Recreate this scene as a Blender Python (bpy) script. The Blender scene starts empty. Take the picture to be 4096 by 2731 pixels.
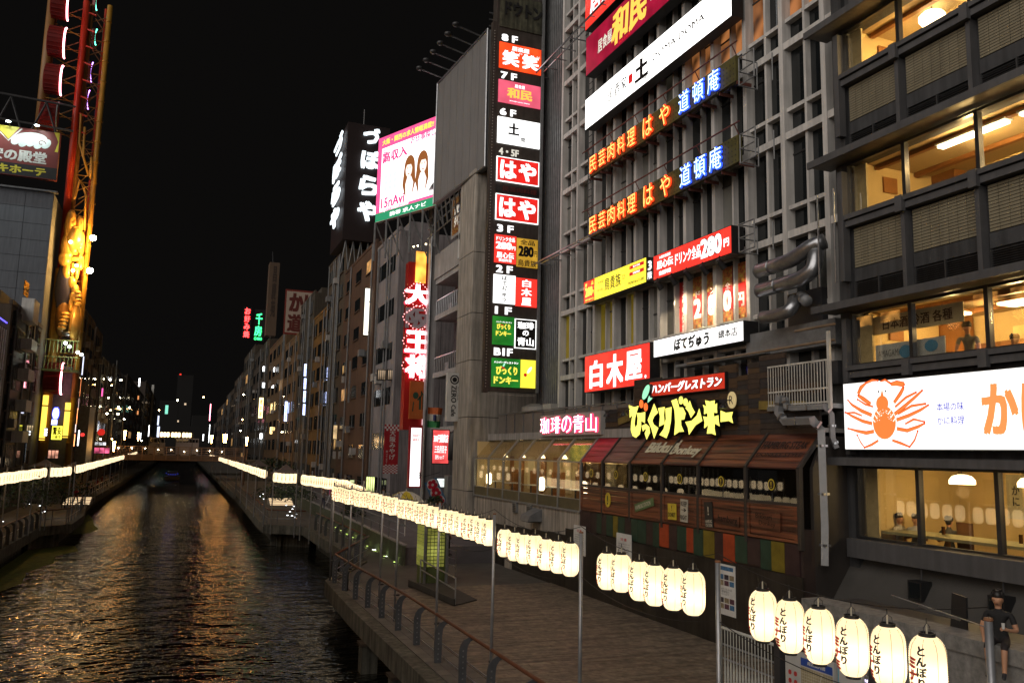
import bpy, bmesh, math, random
from mathutils import Vector, Matrix
R = random.Random(7)
SC = bpy.context.scene
COL = SC.collection

# ---------------------------------------------------------------- camera, world, fill light, exposure
EYE = Vector((0.0, 0.0, 7.0))            # on the bridge, 7 m above the canal
FPX, CX, CY = 3300.0, 2048.0, 1365.5     # focal length and centre in photograph pixels
YAW, PITCH, ROLL = math.radians(21.5216), math.radians(7.7736), math.atan(.022)
_f = Vector((math.sin(YAW)*math.cos(PITCH), math.cos(YAW)*math.cos(PITCH), math.sin(PITCH)))
_r0 = Vector((math.cos(YAW), -math.sin(YAW), 0)); _u0 = _r0.cross(_f)
CAM_R = _r0*math.cos(ROLL) + _u0*math.sin(ROLL)
CAM_U = _u0*math.cos(ROLL) - _r0*math.sin(ROLL)
cam = bpy.data.cameras.new('camera'); cam.sensor_width = 36.0; cam.lens = FPX/4096*36
cam.clip_start = .1; cam.clip_end = 3000
co = bpy.data.objects.new('camera', cam); COL.objects.link(co)
M = Matrix((CAM_R, CAM_U, -_f)).transposed().to_4x4(); M.translation = EYE
co.matrix_world = M; SC.camera = co

W = bpy.data.worlds.new('World'); SC.world = W; W.use_nodes = True
nt = W.node_tree; nt.nodes.clear()
wo = nt.nodes.new('ShaderNodeOutputWorld'); bg = nt.nodes.new('ShaderNodeBackground')
bg.inputs['Color'].default_value = (.60, .55, .52, 1); bg.inputs['Strength'].default_value = .006
nt.links.new(bg.outputs[0], wo.inputs[0])

sun = bpy.data.lights.new('city_glow', 'SUN'); sun.energy = 2.35; sun.angle = math.radians(70)
sun.color = (1.0, .92, .84)
so = bpy.data.objects.new('city_glow', sun); COL.objects.link(so)
so.rotation_euler = Vector((.86, .45, -.42)).normalized().to_track_quat('-Z', 'Y').to_euler()

SC.view_settings.view_transform = 'Standard'; SC.view_settings.look = 'None'
SC.view_settings.exposure = 0; SC.view_settings.gamma = 1
SC.view_settings.use_curve_mapping = False
SC.render.engine = 'CYCLES'
cy = SC.cycles
cy.use_denoising = True; cy.max_bounces = 6; cy.diffuse_bounces = 2; cy.glossy_bounces = 3
cy.transmission_bounces = 3; cy.transparent_max_bounces = 10; cy.sample_clamp_indirect = 6
cy.caustics_reflective = False; cy.caustics_refractive = False
cy.use_light_tree = True

# ---------------------------------------------------------------- turning photograph pixels into points on known planes
def ray(px, py): return _f + CAM_R*((px-CX)/FPX) + CAM_U*((CY-py)/FPX)
def aX(px, py, X): d = ray(px, py); return EYE + d*(X/d.x)
def aY(px, py, Y): d = ray(px, py); return EYE + d*(Y/d.y)
def aZ(px, py, Z): d = ray(px, py); return EYE + d*((Z-EYE.z)/d.z)

# ---------------------------------------------------------------- materials
MATS = {}
def _new(name):
    m = bpy.data.materials.new(name); m.use_nodes = True; t = m.node_tree; t.nodes.clear()
    o = t.nodes.new('ShaderNodeOutputMaterial'); return m, t, o
def paint(name, col, rough=.6, var=.25, scale=1.5, metal=0.0, bump=0.0, bscale=30, streak=0.0, spec=.4):
    """painted / mineral surface: colour broken up by two noises, rain streaks, fine bump"""
    if name in MATS: return MATS[name]
    m, t, o = _new(name); N = t.nodes; L = t.links
    p = N.new('ShaderNodeBsdfPrincipled'); L.new(p.outputs[0], o.inputs[0])
    p.inputs['Roughness'].default_value = rough; p.inputs['Metallic'].default_value = metal
    p.inputs['Specular IOR Level'].default_value = spec
    g = N.new('ShaderNodeNewGeometry'); mp = N.new('ShaderNodeMapping')
    L.new(g.outputs['Position'], mp.inputs[0])
    n = N.new('ShaderNodeTexNoise'); n.inputs['Scale'].default_value = scale; n.inputs['Detail'].default_value = 6
    n.inputs['Roughness'].default_value = .65; L.new(mp.outputs[0], n.inputs['Vector'])
    mr = N.new('ShaderNodeMapRange'); mr.inputs[1].default_value = .3; mr.inputs[2].default_value = .7
    mr.inputs[3].default_value = 1-var; mr.inputs[4].default_value = 1+var*.6
    L.new(n.outputs[0], mr.inputs[0]); val = mr.outputs[0]
    if streak:
        m2 = N.new('ShaderNodeMapping'); m2.inputs['Scale'].default_value = (5, 5, .35)
        L.new(g.outputs['Position'], m2.inputs[0])
        n2 = N.new('ShaderNodeTexNoise'); n2.inputs['Scale'].default_value = 1.2; n2.inputs['Detail'].default_value = 5
        L.new(m2.outputs[0], n2.inputs['Vector'])
        r2 = N.new('ShaderNodeMapRange'); r2.inputs[1].default_value = .35; r2.inputs[2].default_value = .62
        r2.inputs[3].default_value = 1-streak; r2.inputs[4].default_value = 1
        L.new(n2.outputs[0], r2.inputs[0])
        mu = N.new('ShaderNodeMath'); mu.operation = 'MULTIPLY'; L.new(val, mu.inputs[0]); L.new(r2.outputs[0], mu.inputs[1]); val = mu.outputs[0]
    vm = N.new('ShaderNodeVectorMath'); vm.operation = 'SCALE'; vm.inputs[0].default_value = col[:3]
    L.new(val, vm.inputs['Scale']); L.new(vm.outputs[0], p.inputs['Base Color'])
    if bump:
        n3 = N.new('ShaderNodeTexNoise'); n3.inputs['Scale'].default_value = bscale; n3.inputs['Detail'].default_value = 3
        L.new(g.outputs['Position'], n3.inputs['Vector'])
        b = N.new('ShaderNodeBump'); b.inputs['Strength'].default_value = bump; b.inputs['Distance'].default_value = .02
        L.new(n3.outputs[0], b.inputs['Height']); L.new(b.outputs[0], p.inputs['Normal'])
    MATS[name] = m; return m
def glow(name, col, s, base=None, rough=.25, tubes=0.0):
    """a backlit face or tube; tubes > 0 lets the tubes behind a sign face show a little"""
    if name in MATS: return MATS[name]
    m, t, o = _new(name); N = t.nodes; L = t.links
    p = N.new('ShaderNodeBsdfPrincipled'); L.new(p.outputs[0], o.inputs[0])
    p.inputs['Base Color'].default_value = (*(base or [c*.6 for c in col[:3]]), 1)
    p.inputs['Roughness'].default_value = rough
    p.inputs['Emission Color'].default_value = (*col[:3], 1); p.inputs['Emission Strength'].default_value = s
    if tubes:
        tc = N.new('ShaderNodeTexCoord'); n = N.new('ShaderNodeTexNoise'); n.inputs['Scale'].default_value = 1.1
        n.inputs['Detail'].default_value = 1
        L.new(tc.outputs['Object'], n.inputs['Vector'])
        mr = N.new('ShaderNodeMapRange'); mr.inputs[1].default_value = .35; mr.inputs[2].default_value = .65
        mr.inputs[3].default_value = s*(1-tubes); mr.inputs[4].default_value = s*(1+tubes)
        L.new(n.outputs[0], mr.inputs[0]); L.new(mr.outputs[0], p.inputs['Emission Strength'])
    m.cycles.emission_sampling = 'FRONT' if hasattr(m, 'cycles') else None
    MATS[name] = m; return m
def dimglow(name, col, s, **k):
    """same, but so weak that it is found by chance rays instead of being sampled as a lamp"""
    m = glow(name, col, s, **k); m.cycles.emission_sampling = 'NONE'; return m
def glass(name, tint=(.8, .82, .8), rough=.02, refl=1.0):
    """window pane: see-through, mirrors the lights outside"""
    if name in MATS: return MATS[name]
    m, t, o = _new(name); N = t.nodes; L = t.links
    tr = N.new('ShaderNodeBsdfTransparent'); tr.inputs[0].default_value = (*tint, 1)
    gl = N.new('ShaderNodeBsdfGlossy'); gl.inputs['Roughness'].default_value = rough
    fr = N.new('ShaderNodeLayerWeight'); fr.inputs[0].default_value = .5
    pw = N.new('ShaderNodeMath'); pw.operation = 'POWER'; pw.inputs[1].default_value = 4.5; L.new(fr.outputs['Facing'], pw.inputs[0])
    mu = N.new('ShaderNodeMath'); mu.operation = 'MULTIPLY_ADD'; mu.inputs[1].default_value = .9; mu.inputs[2].default_value = .07*refl
    mu.use_clamp = True; L.new(pw.outputs[0], mu.inputs[0])
    mx = N.new('ShaderNodeMixShader'); L.new(mu.outputs[0], mx.inputs[0]); L.new(tr.outputs[0], mx.inputs[1]); L.new(gl.outputs[0], mx.inputs[2])
    L.new(mx.outputs[0], o.inputs[0]); MATS[name] = m; return m

C_BLACK = paint('black_paint', (.012, .012, .013), .5, .3, 3)
C_DARK = paint('dark_metal', (.035, .035, .038), .45, .3, 3, spec=.5)
C_STEEL = paint('galvanised_steel', (.34, .35, .37), .3, .25, 4, metal=.85)
C_GREYMET = paint('grey_painted_steel', (.16, .165, .17), .45, .3, 3)
C_CONC = paint('pale_concrete', (.33, .315, .30), .8, .18, .9, bump=.25, streak=.28)
C_CONC2 = paint('stained_concrete', (.38, .345, .30), .85, .25, .6, bump=.3, streak=.45)
C_WHITEP = paint('white_paint', (.62, .62, .60), .5, .15, 2, streak=.2)
G_DARK = paint('dark_window_glass', (.010, .012, .013), .06, .3, .6, spec=.8)
G_DARK2 = paint('curtained_window', (.06, .062, .058), .12, .6, .7, spec=.6)
G_BLIND = paint('white_blind_behind_glass', (.17, .17, .155), .25, .25, .7, spec=.6)

# ---------------------------------------------------------------- object helpers
WL = {}                                    # world place of every unrotated thing or part
def setp(o, label=None, cat=None, group=None, kind=None):
    if label: o['label'] = label
    if cat: o['category'] = cat
    if group: o['group'] = group
    if kind: o['kind'] = kind
    return o
def link(name, data, parent=None, loc=(0, 0, 0), rot=None):
    o = bpy.data.objects.new(name, data); COL.objects.link(o)
    loc = Vector(loc)
    if parent is not None:
        o.parent = parent
        if parent in WL: WL[o] = loc.copy(); loc = loc-WL[parent]
    elif rot is None: WL[o] = loc.copy()
    o.location = loc
    if rot is not None: o.rotation_euler = rot
    return o
def thing(name, loc, label, cat, group=None, mat4=None):
    o = link(name, None, None, loc); o.empty_display_size = .2
    if mat4 is not None: o.matrix_world = mat4; WL.pop(o, None)
    return setp(o, label, cat, group)
class MB:
    """collects shapes that become ONE mesh"""
    def __init__(s): s.v = []; s.f = []; s.m = []
    def box(s, x0, x1, y0, y1, z0, z1, mi=0):
        if x1 < x0: x0, x1 = x1, x0
        if y1 < y0: y0, y1 = y1, y0
        if z1 < z0: z0, z1 = z1, z0
        b = len(s.v); s.v += [(x0,y0,z0),(x1,y0,z0),(x1,y1,z0),(x0,y1,z0),(x0,y0,z1),(x1,y0,z1),(x1,y1,z1),(x0,y1,z1)]
        for q in ((0,3,2,1),(4,5,6,7),(0,1,5,4),(1,2,6,5),(2,3,7,6),(3,0,4,7)): s.f.append([b+i for i in q]); s.m.append(mi)
        return s
    def prism(s, pts, a, b, mi=0):
        """closed outline pts extruded from offset vector a to b"""
        n = len(pts); k = len(s.v); a = Vector(a); b = Vector(b)
        s.v += [tuple(Vector(p)+a) for p in pts]+[tuple(Vector(p)+b) for p in pts]
        s.f.append([k+i for i in range(n)][::-1]); s.m.append(mi)
        s.f.append([k+n+i for i in range(n)]); s.m.append(mi)
        for i in range(n): j = (i+1) % n; s.f.append([k+i, k+j, k+n+j, k+n+i]); s.m.append(mi)
        return s
    def tube(s, path, r, n=8, mi=0, caps=True):
        path = [Vector(p) for p in path]; rs = r if isinstance(r, (list, tuple)) else [r]*len(path)
        k = len(s.v); up = None
        for i, p in enumerate(path):
            d = (path[min(i+1, len(path)-1)]-path[max(i-1, 0)]).normalized()
            if up is None: up = d.orthogonal().normalized()
            else:
                up = (up-d*up.dot(d))
                up = up.normalized() if up.length > 1e-5 else d.orthogonal().normalized()
            w = d.cross(up)
            for j in range(n):
                a = 2*math.pi*j/n; s.v.append(tuple(p+(up*math.cos(a)+w*math.sin(a))*rs[i]))
        for i in range(len(path)-1):
            for j in range(n):
                j2 = (j+1) % n; s.f.append([k+i*n+j, k+i*n+j2, k+(i+1)*n+j2, k+(i+1)*n+j]); s.m.append(mi)
        if caps:
            s.f.append([k+j for j in range(n)][::-1]); s.m.append(mi)
            e = k+(len(path)-1)*n; s.f.append([e+j for j in range(n)]); s.m.append(mi)
        return s
    def lathe(s, prof, n=16, c=(0, 0, 0), mi=0, sx=1, sy=1):
        k = len(s.v); c = Vector(c)
        for r, z in prof:
            for j in range(n):
                a = 2*math.pi*j/n; s.v.append((c.x+r*math.cos(a)*sx, c.y+r*math.sin(a)*sy, c.z+z))
        for i in range(len(prof)-1):
            for j in range(n):
                j2 = (j+1) % n; s.f.append([k+i*n+j, k+i*n+j2, k+(i+1)*n+j2, k+(i+1)*n+j]); s.m.append(mi)
        s.f.append([k+j for j in range(n)][::-1]); s.m.append(mi)
        e = k+(len(prof)-1)*n; s.f.append([e+j for j in range(n)]); s.m.append(mi)
        return s
    def ball(s, c, r, n=10, mi=0, sc=(1, 1, 1)):
        prof = [(max(.001, math.sin(math.pi*i/(n//2+1))), -math.cos(math.pi*i/(n//2+1))) for i in range(1, n//2+1)]
        k = len(s.v); s.lathe([(a*r, b*r*sc[2]) for a, b in prof], n, c, mi, sc[0], sc[1]); return s
    def quad(s, a, b, c, d, mi=0):
        k = len(s.v); s.v += [tuple(a), tuple(b), tuple(c), tuple(d)]; s.f.append([k, k+1, k+2, k+3]); s.m.append(mi); return s
    def mesh(s, name, mats, origin=(0, 0, 0), smooth=False):
        me = bpy.data.meshes.new(name); o = Vector(origin)
        me.from_pydata([tuple(Vector(v)-o) for v in s.v], [], s.f)
        for m in (mats if isinstance(mats, (list, tuple)) else [mats]): me.materials.append(m)
        if any(s.m): me.polygons.foreach_set('material_index', s.m)
        if smooth: me.polygons.foreach_set('use_smooth', [True]*len(me.polygons))
        me.update(); return me
    def build(s, name, mats, parent=None, loc=None, smooth=False):
        """coordinates are world ones; loc = where the object's origin stands"""
        if loc is None:
            if parent is not None and parent in WL: loc = WL[parent]
            elif parent is not None: loc = (0, 0, 0)
            else:
                xs = [v[0] for v in s.v]; ys = [v[1] for v in s.v]; zs = [v[2] for v in s.v]
                loc = ((min(xs)+max(xs))/2, (min(ys)+max(ys))/2, min(zs))
        return link(name, s.mesh(name, mats, loc, smooth), parent, loc)
_bc = {}
def bx(name, mat, parent, x0, x1, y0, y1, z0, z1):
    """one box as an object of its own; equal boxes share one mesh"""
    if x1 < x0: x0, x1 = x1, x0
    if y1 < y0: y0, y1 = y1, y0
    if z1 < z0: z0, z1 = z1, z0
    key = (mat.name, round(x1-x0, 3), round(y1-y0, 3), round(z1-z0, 3))
    if key not in _bc:
        a, b, c = (x1-x0)/2, (y1-y0)/2, (z1-z0)/2
        _bc[key] = MB().box(-a, a, -b, b, -c, c).mesh(name, mat)
    return link(name, _bc[key], parent, ((x0+x1)/2, (y0+y1)/2, (z0+z1)/2))
def structure(o): o['kind'] = 'structure'; return o
def kids(o): return [c for c in o.children]
def dup(o, parent=None):
    """a thing (or part) with its parts and sub-parts, copied"""
    c = o.copy(); COL.objects.link(c); c.parent = parent
    for ch in kids(o): dup(ch, c)
    return c

# ---------------------------------------------------------------- writing
_tc = {}
def glyphs(s, bold=0.0, ext=0.0, vertical=False, lead=1.0, shear=0.0):
    """string -> (verts, faces) lying in the xy plane, box centred on the origin, unit size"""
    key = (s, bold, ext, vertical, lead, shear)
    if key in _tc: return _tc[key]
    body = '\n'.join(s) if vertical else s
    c = bpy.data.curves.new('t', 'FONT'); c.body = body; c.align_x = 'CENTER' if vertical else 'LEFT'
    c.offset = bold; c.extrude = ext; c.resolution_u = 2; c.space_line = lead; c.shear = shear
    o = bpy.data.objects.new('t', c)
    me = bpy.data.meshes.new_from_object(o)
    vs = [v.co.copy() for v in me.vertices]; fs = [list(p.vertices) for p in me.polygons]
    bpy.data.objects.remove(o); bpy.data.curves.remove(c); bpy.data.meshes.remove(me)
    xs = [v.x for v in vs] or [0]; ys = [v.y for v in vs] or [0]
    cx, cyy = (min(xs)+max(xs))/2, (min(ys)+max(ys))/2
    w, h = max(xs)-min(xs) or 1, max(ys)-min(ys) or 1
    _tc[key] = ([(v.x-cx, v.y-cyy, v.z) for v in vs], fs, w, h); return _tc[key]
class TB(MB):
    def text(s, st, cx, cyy, w, h, z=.004, bold=.012, ext=0, vertical=False, lead=1.0, shear=0, mi=0, rot=0):
        """bold > .014 thickens by overlaying shifted copies (keeps the strokes clean)"""
        b = max(0.0, bold); base = min(bold, 0)
        vs, fs, gw, gh = glyphs(st, base, ext, vertical, lead, shear)
        sh = [(0, 0)] if b < .004 else [(0, 0), (b, b*.6), (-b, b*.6), (b, -b*.6), (-b, -b*.6)]
        sx, sy = w/(gw+2*b), h/(gh+1.2*b); c, sn = math.cos(rot), math.sin(rot)
        for i, (ox, oy) in enumerate(sh):
            k = len(s.v)
            for x, y, zz in vs:
                x = (x+ox)*sx; y = (y+oy)*sy; s.v.append((cx+x*c-y*sn, cyy+x*sn+y*c, z+i*.0008+zz*min(sx, sy)))
            for f in fs: s.f.append([k+i_ for i_ in f]); s.m.append(mi)
        return s
    def rect(s, x0, x1, y0, y1, z=.003, mi=0):
        return s.quad((x0, y0, z), (x1, y0, z), (x1, y1, z), (x0, y1, z), mi)
    def poly(s, pts, z=.004, mi=0):
        k = len(s.v); s.v += [(p[0], p[1], z) for p in pts]
        s.f.append([k+i for i in range(len(pts))]); s.m.append(mi); return s
    def disc(s, cx, cyy, rx, ry, z=.004, n=20, mi=0, rot=0):
        c, sn = math.cos(rot), math.sin(rot); P = []
        for i in range(n):
            a = 2*math.pi*i/n; x, y = rx*math.cos(a), ry*math.sin(a); P.append((cx+x*c-y*sn, cyy+x*sn+y*c))
        return s.poly(P, z, mi)
    def stroke(s, pts, w, z=.005, mi=0):
        """a flat ribbon through pts, width w (number or list)"""
        n = len(pts); ws = w if isinstance(w, (list, tuple)) else [w]*n; k = len(s.v)
        for i in range(n):
            a = Vector(pts[max(i-1, 0)]); b = Vector(pts[min(i+1, n-1)]); d = (b-a).normalized(); nn = Vector((-d.y, d.x))
            p = Vector(pts[i]); q = p+nn*ws[i]/2; r = p-nn*ws[i]/2
            s.v += [(q.x, q.y, z), (r.x, r.y, z)]
        for i in range(n-1): s.f.append([k+2*i, k+2*i+1, k+2*i+3, k+2*i+2]); s.m.append(mi)
        return s
def frame(kind, o):
    """local axes of a sign: x to the reader's right, y up, z towards the reader"""
    u, v, n = {'R': ((0, -1, 0), (0, 0, 1), (-1, 0, 0)), 'F': ((1, 0, 0), (0, 0, 1), (0, -1, 0)),
               'L': ((0, 1, 0), (0, 0, 1), (1, 0, 0))}[kind]
    m = Matrix((u, v, n)).transposed().to_4x4(); m.translation = Vector(o); return m
def sign(name, label, cat, kind, o, w, h, d, face, case=None, group=None, rim=.03, mat4=None):
    """sign box: reader's lower left corner at o; case, face (proud of it) as parts; returns the thing"""
    t = thing(name, o, label, cat, group, mat4=mat4 or frame(kind, o))
    b = MB().box(0, w, 0, h, -d, 0); link('case', b.mesh('case', case or C_BLACK), t)
    if face is not None:
        b = MB().box(rim, w-rim, rim, h-rim, .001, .02); link('face', b.mesh('face', face), t)
    return t
def put(t, name, tb, mats, loc=(0, 0, .021)):
    return link(name, tb.mesh(name, mats), t, loc)
def rectR(X, TL, BR, TR=None, BL=None):
    """facade rectangle on the plane X from photograph corners -> (Ynear-right, Yfar-left, z0, z1)"""
    a, b = aX(*TL, X), aX(*BR, X); zt = [a.z]; zb = [b.z]; yl = [a.y]; yr = [b.y]
    if TR: c = aX(*TR, X); zt.append(c.z); yr.append(c.y)
    if BL: c = aX(*BL, X); zb.append(c.z); yl.append(c.y)
    av = lambda q: sum(q)/len(q)
    return av(yr), av(yl), av(zb), av(zt)

# ================================================================= PEOPLE (body meshes are grown before anything else is in the scene)
def grow(J, E, root, cls, sub=2):
    """joints {name:(x,y,z,r)} and bones -> one continuous skinned surface; cls maps bone -> material index"""
    names = list(J); idx = {n: i for i, n in enumerate(names)}
    me = bpy.data.meshes.new('body'); me.from_pydata([J[n][:3] for n in names], [(idx[a], idx[b]) for a, b in E], [])
    o = bpy.data.objects.new('body', me); COL.objects.link(o)
    sk = o.modifiers.new('s', 'SKIN'); sk.use_smooth_shade = True; sk.branch_smoothing = .6
    for i, n in enumerate(names):
        v = me.skin_vertices[0].data[i]; r = J[n][3]; v.radius = (r, J[n][4]) if len(J[n]) > 4 else (r, r); v.use_root = (n == root)
    ss = o.modifiers.new('u', 'SUBSURF'); ss.levels = sub; ss.render_levels = sub
    dg = bpy.context.evaluated_depsgraph_get(); dg.update()
    out = bpy.data.meshes.new_from_object(o.evaluated_get(dg)); bpy.data.objects.remove(o)
    B = [(Vector(J[a][:3]), Vector(J[b][:3]), cls.get((a, b), 0), (J[a][3]+J[b][3])/2) for a, b in E]
    mi = []
    for p in out.polygons:
        c = p.center; best = None
        for a, b, m, r in B:
            ab = b-a; t = max(0, min(1, (c-a).dot(ab)/max(1e-9, ab.length_squared))); d = (c-(a+ab*t)).length-r*.5
            if best is None or d < best[0]: best = (d, m, t)
        mi.append(best[1])
    out.materials.clear()
    for _ in range(4): out.materials.append(None)
    out.polygons.foreach_set('material_index', mi); out.polygons.foreach_set('use_smooth', [True]*len(mi)); out.update(); return out
def figure(pose='stand', fingers=False, sub=2):
    """adult 1.70 m facing -Y, origin under the pelvis on the ground (or on the seat)"""
    J = {}; E = []; C = {}
    def j(n, x, y, z, r, r2=None): J[n] = (x, y, z, r) if r2 is None else (x, y, z, r, r2)
    def e(a, b, m): E.append((a, b)); C[(a, b)] = m
    hz = {'stand': .90, 'walk': .89, 'photo': .90, 'back': .90, 'sit': .09, 'lean': .90}[pose]
    lean = {'lean': .42, 'sit': .04}.get(pose, 0.02)
    def up(h, y=0): return (y-math.sin(lean)*h, hz+math.cos(lean)*h)
    y, z = up(0); j('pel', 0, y, z, .135, .105)
    y, z = up(.17); j('waist', 0, y, z, .115, .09)
    y, z = up(.36); j('chest', 0, y, z, .145, .10)
    y, z = up(.47); j('nb', 0, y, z, .065); 
    y, z = up(.55, -.01); j('neck', 0, y, z, .05)
    y, z = up(.64, -.03); j('hd', 0, y, z, .092, .108); y, z = up(.725, -.015); j('crown', 0, y, z, .092, .108)
    e('pel', 'waist', 1); e('waist', 'chest', 1); e('chest', 'nb', 1); e('nb', 'neck', 0); e('neck', 'hd', 0); e('hd', 'crown', 0)
    y, z = up(.585, -.075); j('chin', 0, y, z, .045); e('hd', 'chin', 0)
    y, z = up(.63, -.118); j('nose', 0, y, z, .015); e('hd', 'nose', 0)
    for s, n in ((-1, 'l'), (1, 'r')):
        y, z = up(.635, -.01); j('ear'+n, s*.088, y, z, .014); e('hd', 'ear'+n, 0)
        y, z = up(.43); j('sh'+n, s*.18, y, z, .058); e('chest', 'sh'+n, 1)
        if pose == 'photo': el = (s*.26, y-.18, z-.20); wr = (s*.07, y-.36, z+.12); hd = (s*.05, y-.38, z+.19)
        elif pose == 'lean': el = (s*.24, y-.10, z-.27); wr = (s*.22, y-.24, z-.50); hd = (s*.20, y-.28, z-.58)
        elif pose == 'sit': el = (s*.27, y-.02 if s < 0 else y-.03, z-.27); wr = (s*.25, y-.02, z-.44) if s < 0 else (s*.17, y-.25, z-.24); hd = (s*.25, y-.03, z-.51) if s < 0 else (s*.12, y-.31, z-.22)
        elif pose == 'walk': el = (s*.23, y+s*.08, z-.27); wr = (s*.24, y-.06+s*.12, z-.49); hd = (s*.24, y-.10+s*.13, z-.57)
        else: el = (s*.23, y+.02, z-.28); wr = (s*.24, y-.04, z-.52); hd = (s*.235, y-.07, z-.60)
        j('el'+n, *el, .042); j('wr'+n, *wr, .029); j('ha'+n, *hd, .036, .018)
        m = tuple((Vector(J['sh'+n][:3])*.45+Vector(el)*.55)); j('sl'+n, *m, .052)
        e('sh'+n, 'sl'+n, 1); e('sl'+n, 'el'+n, 0); e('el'+n, 'wr'+n, 0); e('wr'+n, 'ha'+n, 0)
        if fingers:
            d = (Vector(hd)-Vector(wr)).normalized(); side = d.cross(Vector((s, 0, .2))).normalized(); w_ = d.cross(side).normalized()
            for q in range(4):
                b0 = Vector(hd)+side*(q-1.5)*.018; ln = (.034, .040, .037, .028)[q]
                p1 = b0+d*ln; p2 = p1+(d*.5+w_*(.8 if s > 0 else -.5)*s).normalized()*ln*.8
                j('f%d%s' % (q, n), *p1, .009); j('g%d%s' % (q, n), *p2, .008); e('ha'+n, 'f%d%s' % (q, n), 0); e('f%d%s' % (q, n), 'g%d%s' % (q, n), 0)
            p1 = Vector(hd)*.6+Vector(wr)*.4+side*.04; p2 = p1+(d+side*.3).normalized()*.03; j('t1'+n, *p1, .011); j('t2'+n, *p2, .009); e('wr'+n, 't1'+n, 0); e('t1'+n, 't2'+n, 0)
        j('hip'+n, s*.095, 0, hz-.05, .09)
        if pose == 'sit': kn = (s*.13, -.42, .02); an = (s*.12, -.40 if s < 0 else -.46, -.40); to = (s*.13, an[1]-.16, -.47)
        elif pose == 'walk': kn = (s*.09, -.16*s-.04, .48); an = (s*.09, -.24*s+.06*(s < 0), .09 if s > 0 else .14); to = (s*.10, an[1]-.16, .03 if s > 0 else .05)
        else: kn = (s*.11, -.02, .48); an = (s*.12, .0, .09); to = (s*.14, -.17, .03)
        j('kn'+n, *kn, .058); j('an'+n, *an, .038); j('to'+n, *to, .036, .025)
        e('pel', 'hip'+n, 2); e('hip'+n, 'kn'+n, 2); e('kn'+n, 'an'+n, 2 if pose != 'sit' else 0); e('an'+n, 'to'+n, 3)
    me = grow(J, E, 'pel', C, sub)
    hy, hz_ = J['hd'][1], J['hd'][2]; me['head'] = [0.0, hy, hz_]
    return me
FIG = {p: figure(p, p == 'sit', 2) for p in ('stand', 'walk', 'photo', 'sit', 'lean')}
SKIN = paint('skin', (.42, .22, .13), .5, .08, 8); HAIR = paint('black_hair', (.012, .010, .009), .45, .3, 20)
def person(loc, yaw, label, pose='stand', shirt=(.1, .1, .1), pants=(.03, .03, .05), size=1.0, shoes=(.02, .02, .02), hair=HAIR, long_hair=False, group=None, skin=SKIN):
    t = thing('person', loc, label, 'person', group); t.rotation_euler.z = yaw; t.scale = (size,)*3
    if t in WL: WL.pop(t)
    me = FIG[pose].copy()
    nm = lambda c: '_'.join('%d' % int(v*1000) for v in c)
    for i, m in enumerate((skin, paint('cloth_'+nm(shirt), shirt, .8, .2, 14, bump=.3, bscale=40), paint('cloth_'+nm(pants), pants, .8, .2, 14), paint('cloth_'+nm(shoes), shoes, .5))): me.materials[i] = m
    b = link('body', me, t)
    h = me['head']; hx = MB()
    hx.ball((0, h[1]+.028, h[2]+.088), .101, 14, 0, (.94, 1, .95)); hx.ball((0, h[1]+.045, h[2]+.03), .082, 12)
    rr = random.Random(int(loc[1]*100))
    for q in range(60): a = rr.uniform(-.9, 4.04); zz = rr.uniform(.05, .175); k_ = math.sqrt(max(.05, 1-((zz-.088)/.1)**2)); c = Vector((math.cos(a)*.085*k_, h[1]+.028+math.sin(a)*.09*k_, h[2]+zz)); d_ = Vector((c.x, c.y-h[1], .07)).normalized(); hx.tube([c, c+d_*.022, c+d_*.036+Vector((0, 0, -.014))], [.02, .014, .003], 5)

    if long_hair: hx.ball((0, h[1]+.07, h[2]-.06), .10, 12, 0, (.95, .6, 1.7))
    hm = hx.mesh('hair', hair, smooth=True)
    link('hair', hm, t)
    if pose in ('sit', 'lean', 'photo'):
        fm = MB()
        for s in (-1, 1): fm.ball((s*.032, h[1]-.080, h[2]+.014), .008, 6, 0, (1.3, .6, .6))
        fm.box(-.022, .022, h[1]-.088, h[1]-.07, h[2]-.052, h[2]-.044)
        link('face_feature', fm.mesh('face_feature', paint('face_dark', (.12, .05, .03), .6)), t)['kind'] = 'stuff'
    return t

# ================================================================= SETTING
def water():
    m, t, o = _new('canal_water'); N = t.nodes; L = t.links
    p = N.new('ShaderNodeBsdfPrincipled'); L.new(p.outputs[0], o.inputs[0])
    p.inputs['Base Color'].default_value = (.006, .0065, .005, 1); p.inputs['Roughness'].default_value = .03
    p.inputs['IOR'].default_value = 1.33; p.inputs['Specular IOR Level'].default_value = .5
    g = N.new('ShaderNodeNewGeometry')
    mp = N.new('ShaderNodeMapping'); mp.inputs['Scale'].default_value = (.55, 1.0, 1); mp.inputs['Rotation'].default_value = (0, 0, .12)
    L.new(g.outputs['Position'], mp.inputs[0])
    def nz(sc, det, rough=.55):
        n = N.new('ShaderNodeTexNoise'); n.inputs['Scale'].default_value = sc; n.inputs['Detail'].default_value = det
        n.inputs['Roughness'].default_value = rough; L.new(mp.outputs[0], n.inputs['Vector']); return n.outputs[0]
    a, b, c = nz(.8, 1), nz(3.3, 2, .5), nz(9.0, 2, .5)
    def mad(x, k, y=None):
        q = N.new('ShaderNodeMath'); q.operation = 'MULTIPLY_ADD'; q.inputs[1].default_value = k; L.new(x, q.inputs[0])
        if y is None: q.inputs[2].default_value = 0
        else: L.new(y, q.inputs[2])
        return q.outputs[0]
    h = mad(a, .15, mad(b, .085, mad(c, .012)))
    bp = N.new('ShaderNodeBump'); bp.inputs['Strength'].default_value = 1; bp.inputs['Distance'].default_value = 1.0
    L.new(h, bp.inputs['Height']); L.new(bp.outputs[0], p.inputs['Normal']); return m
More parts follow.
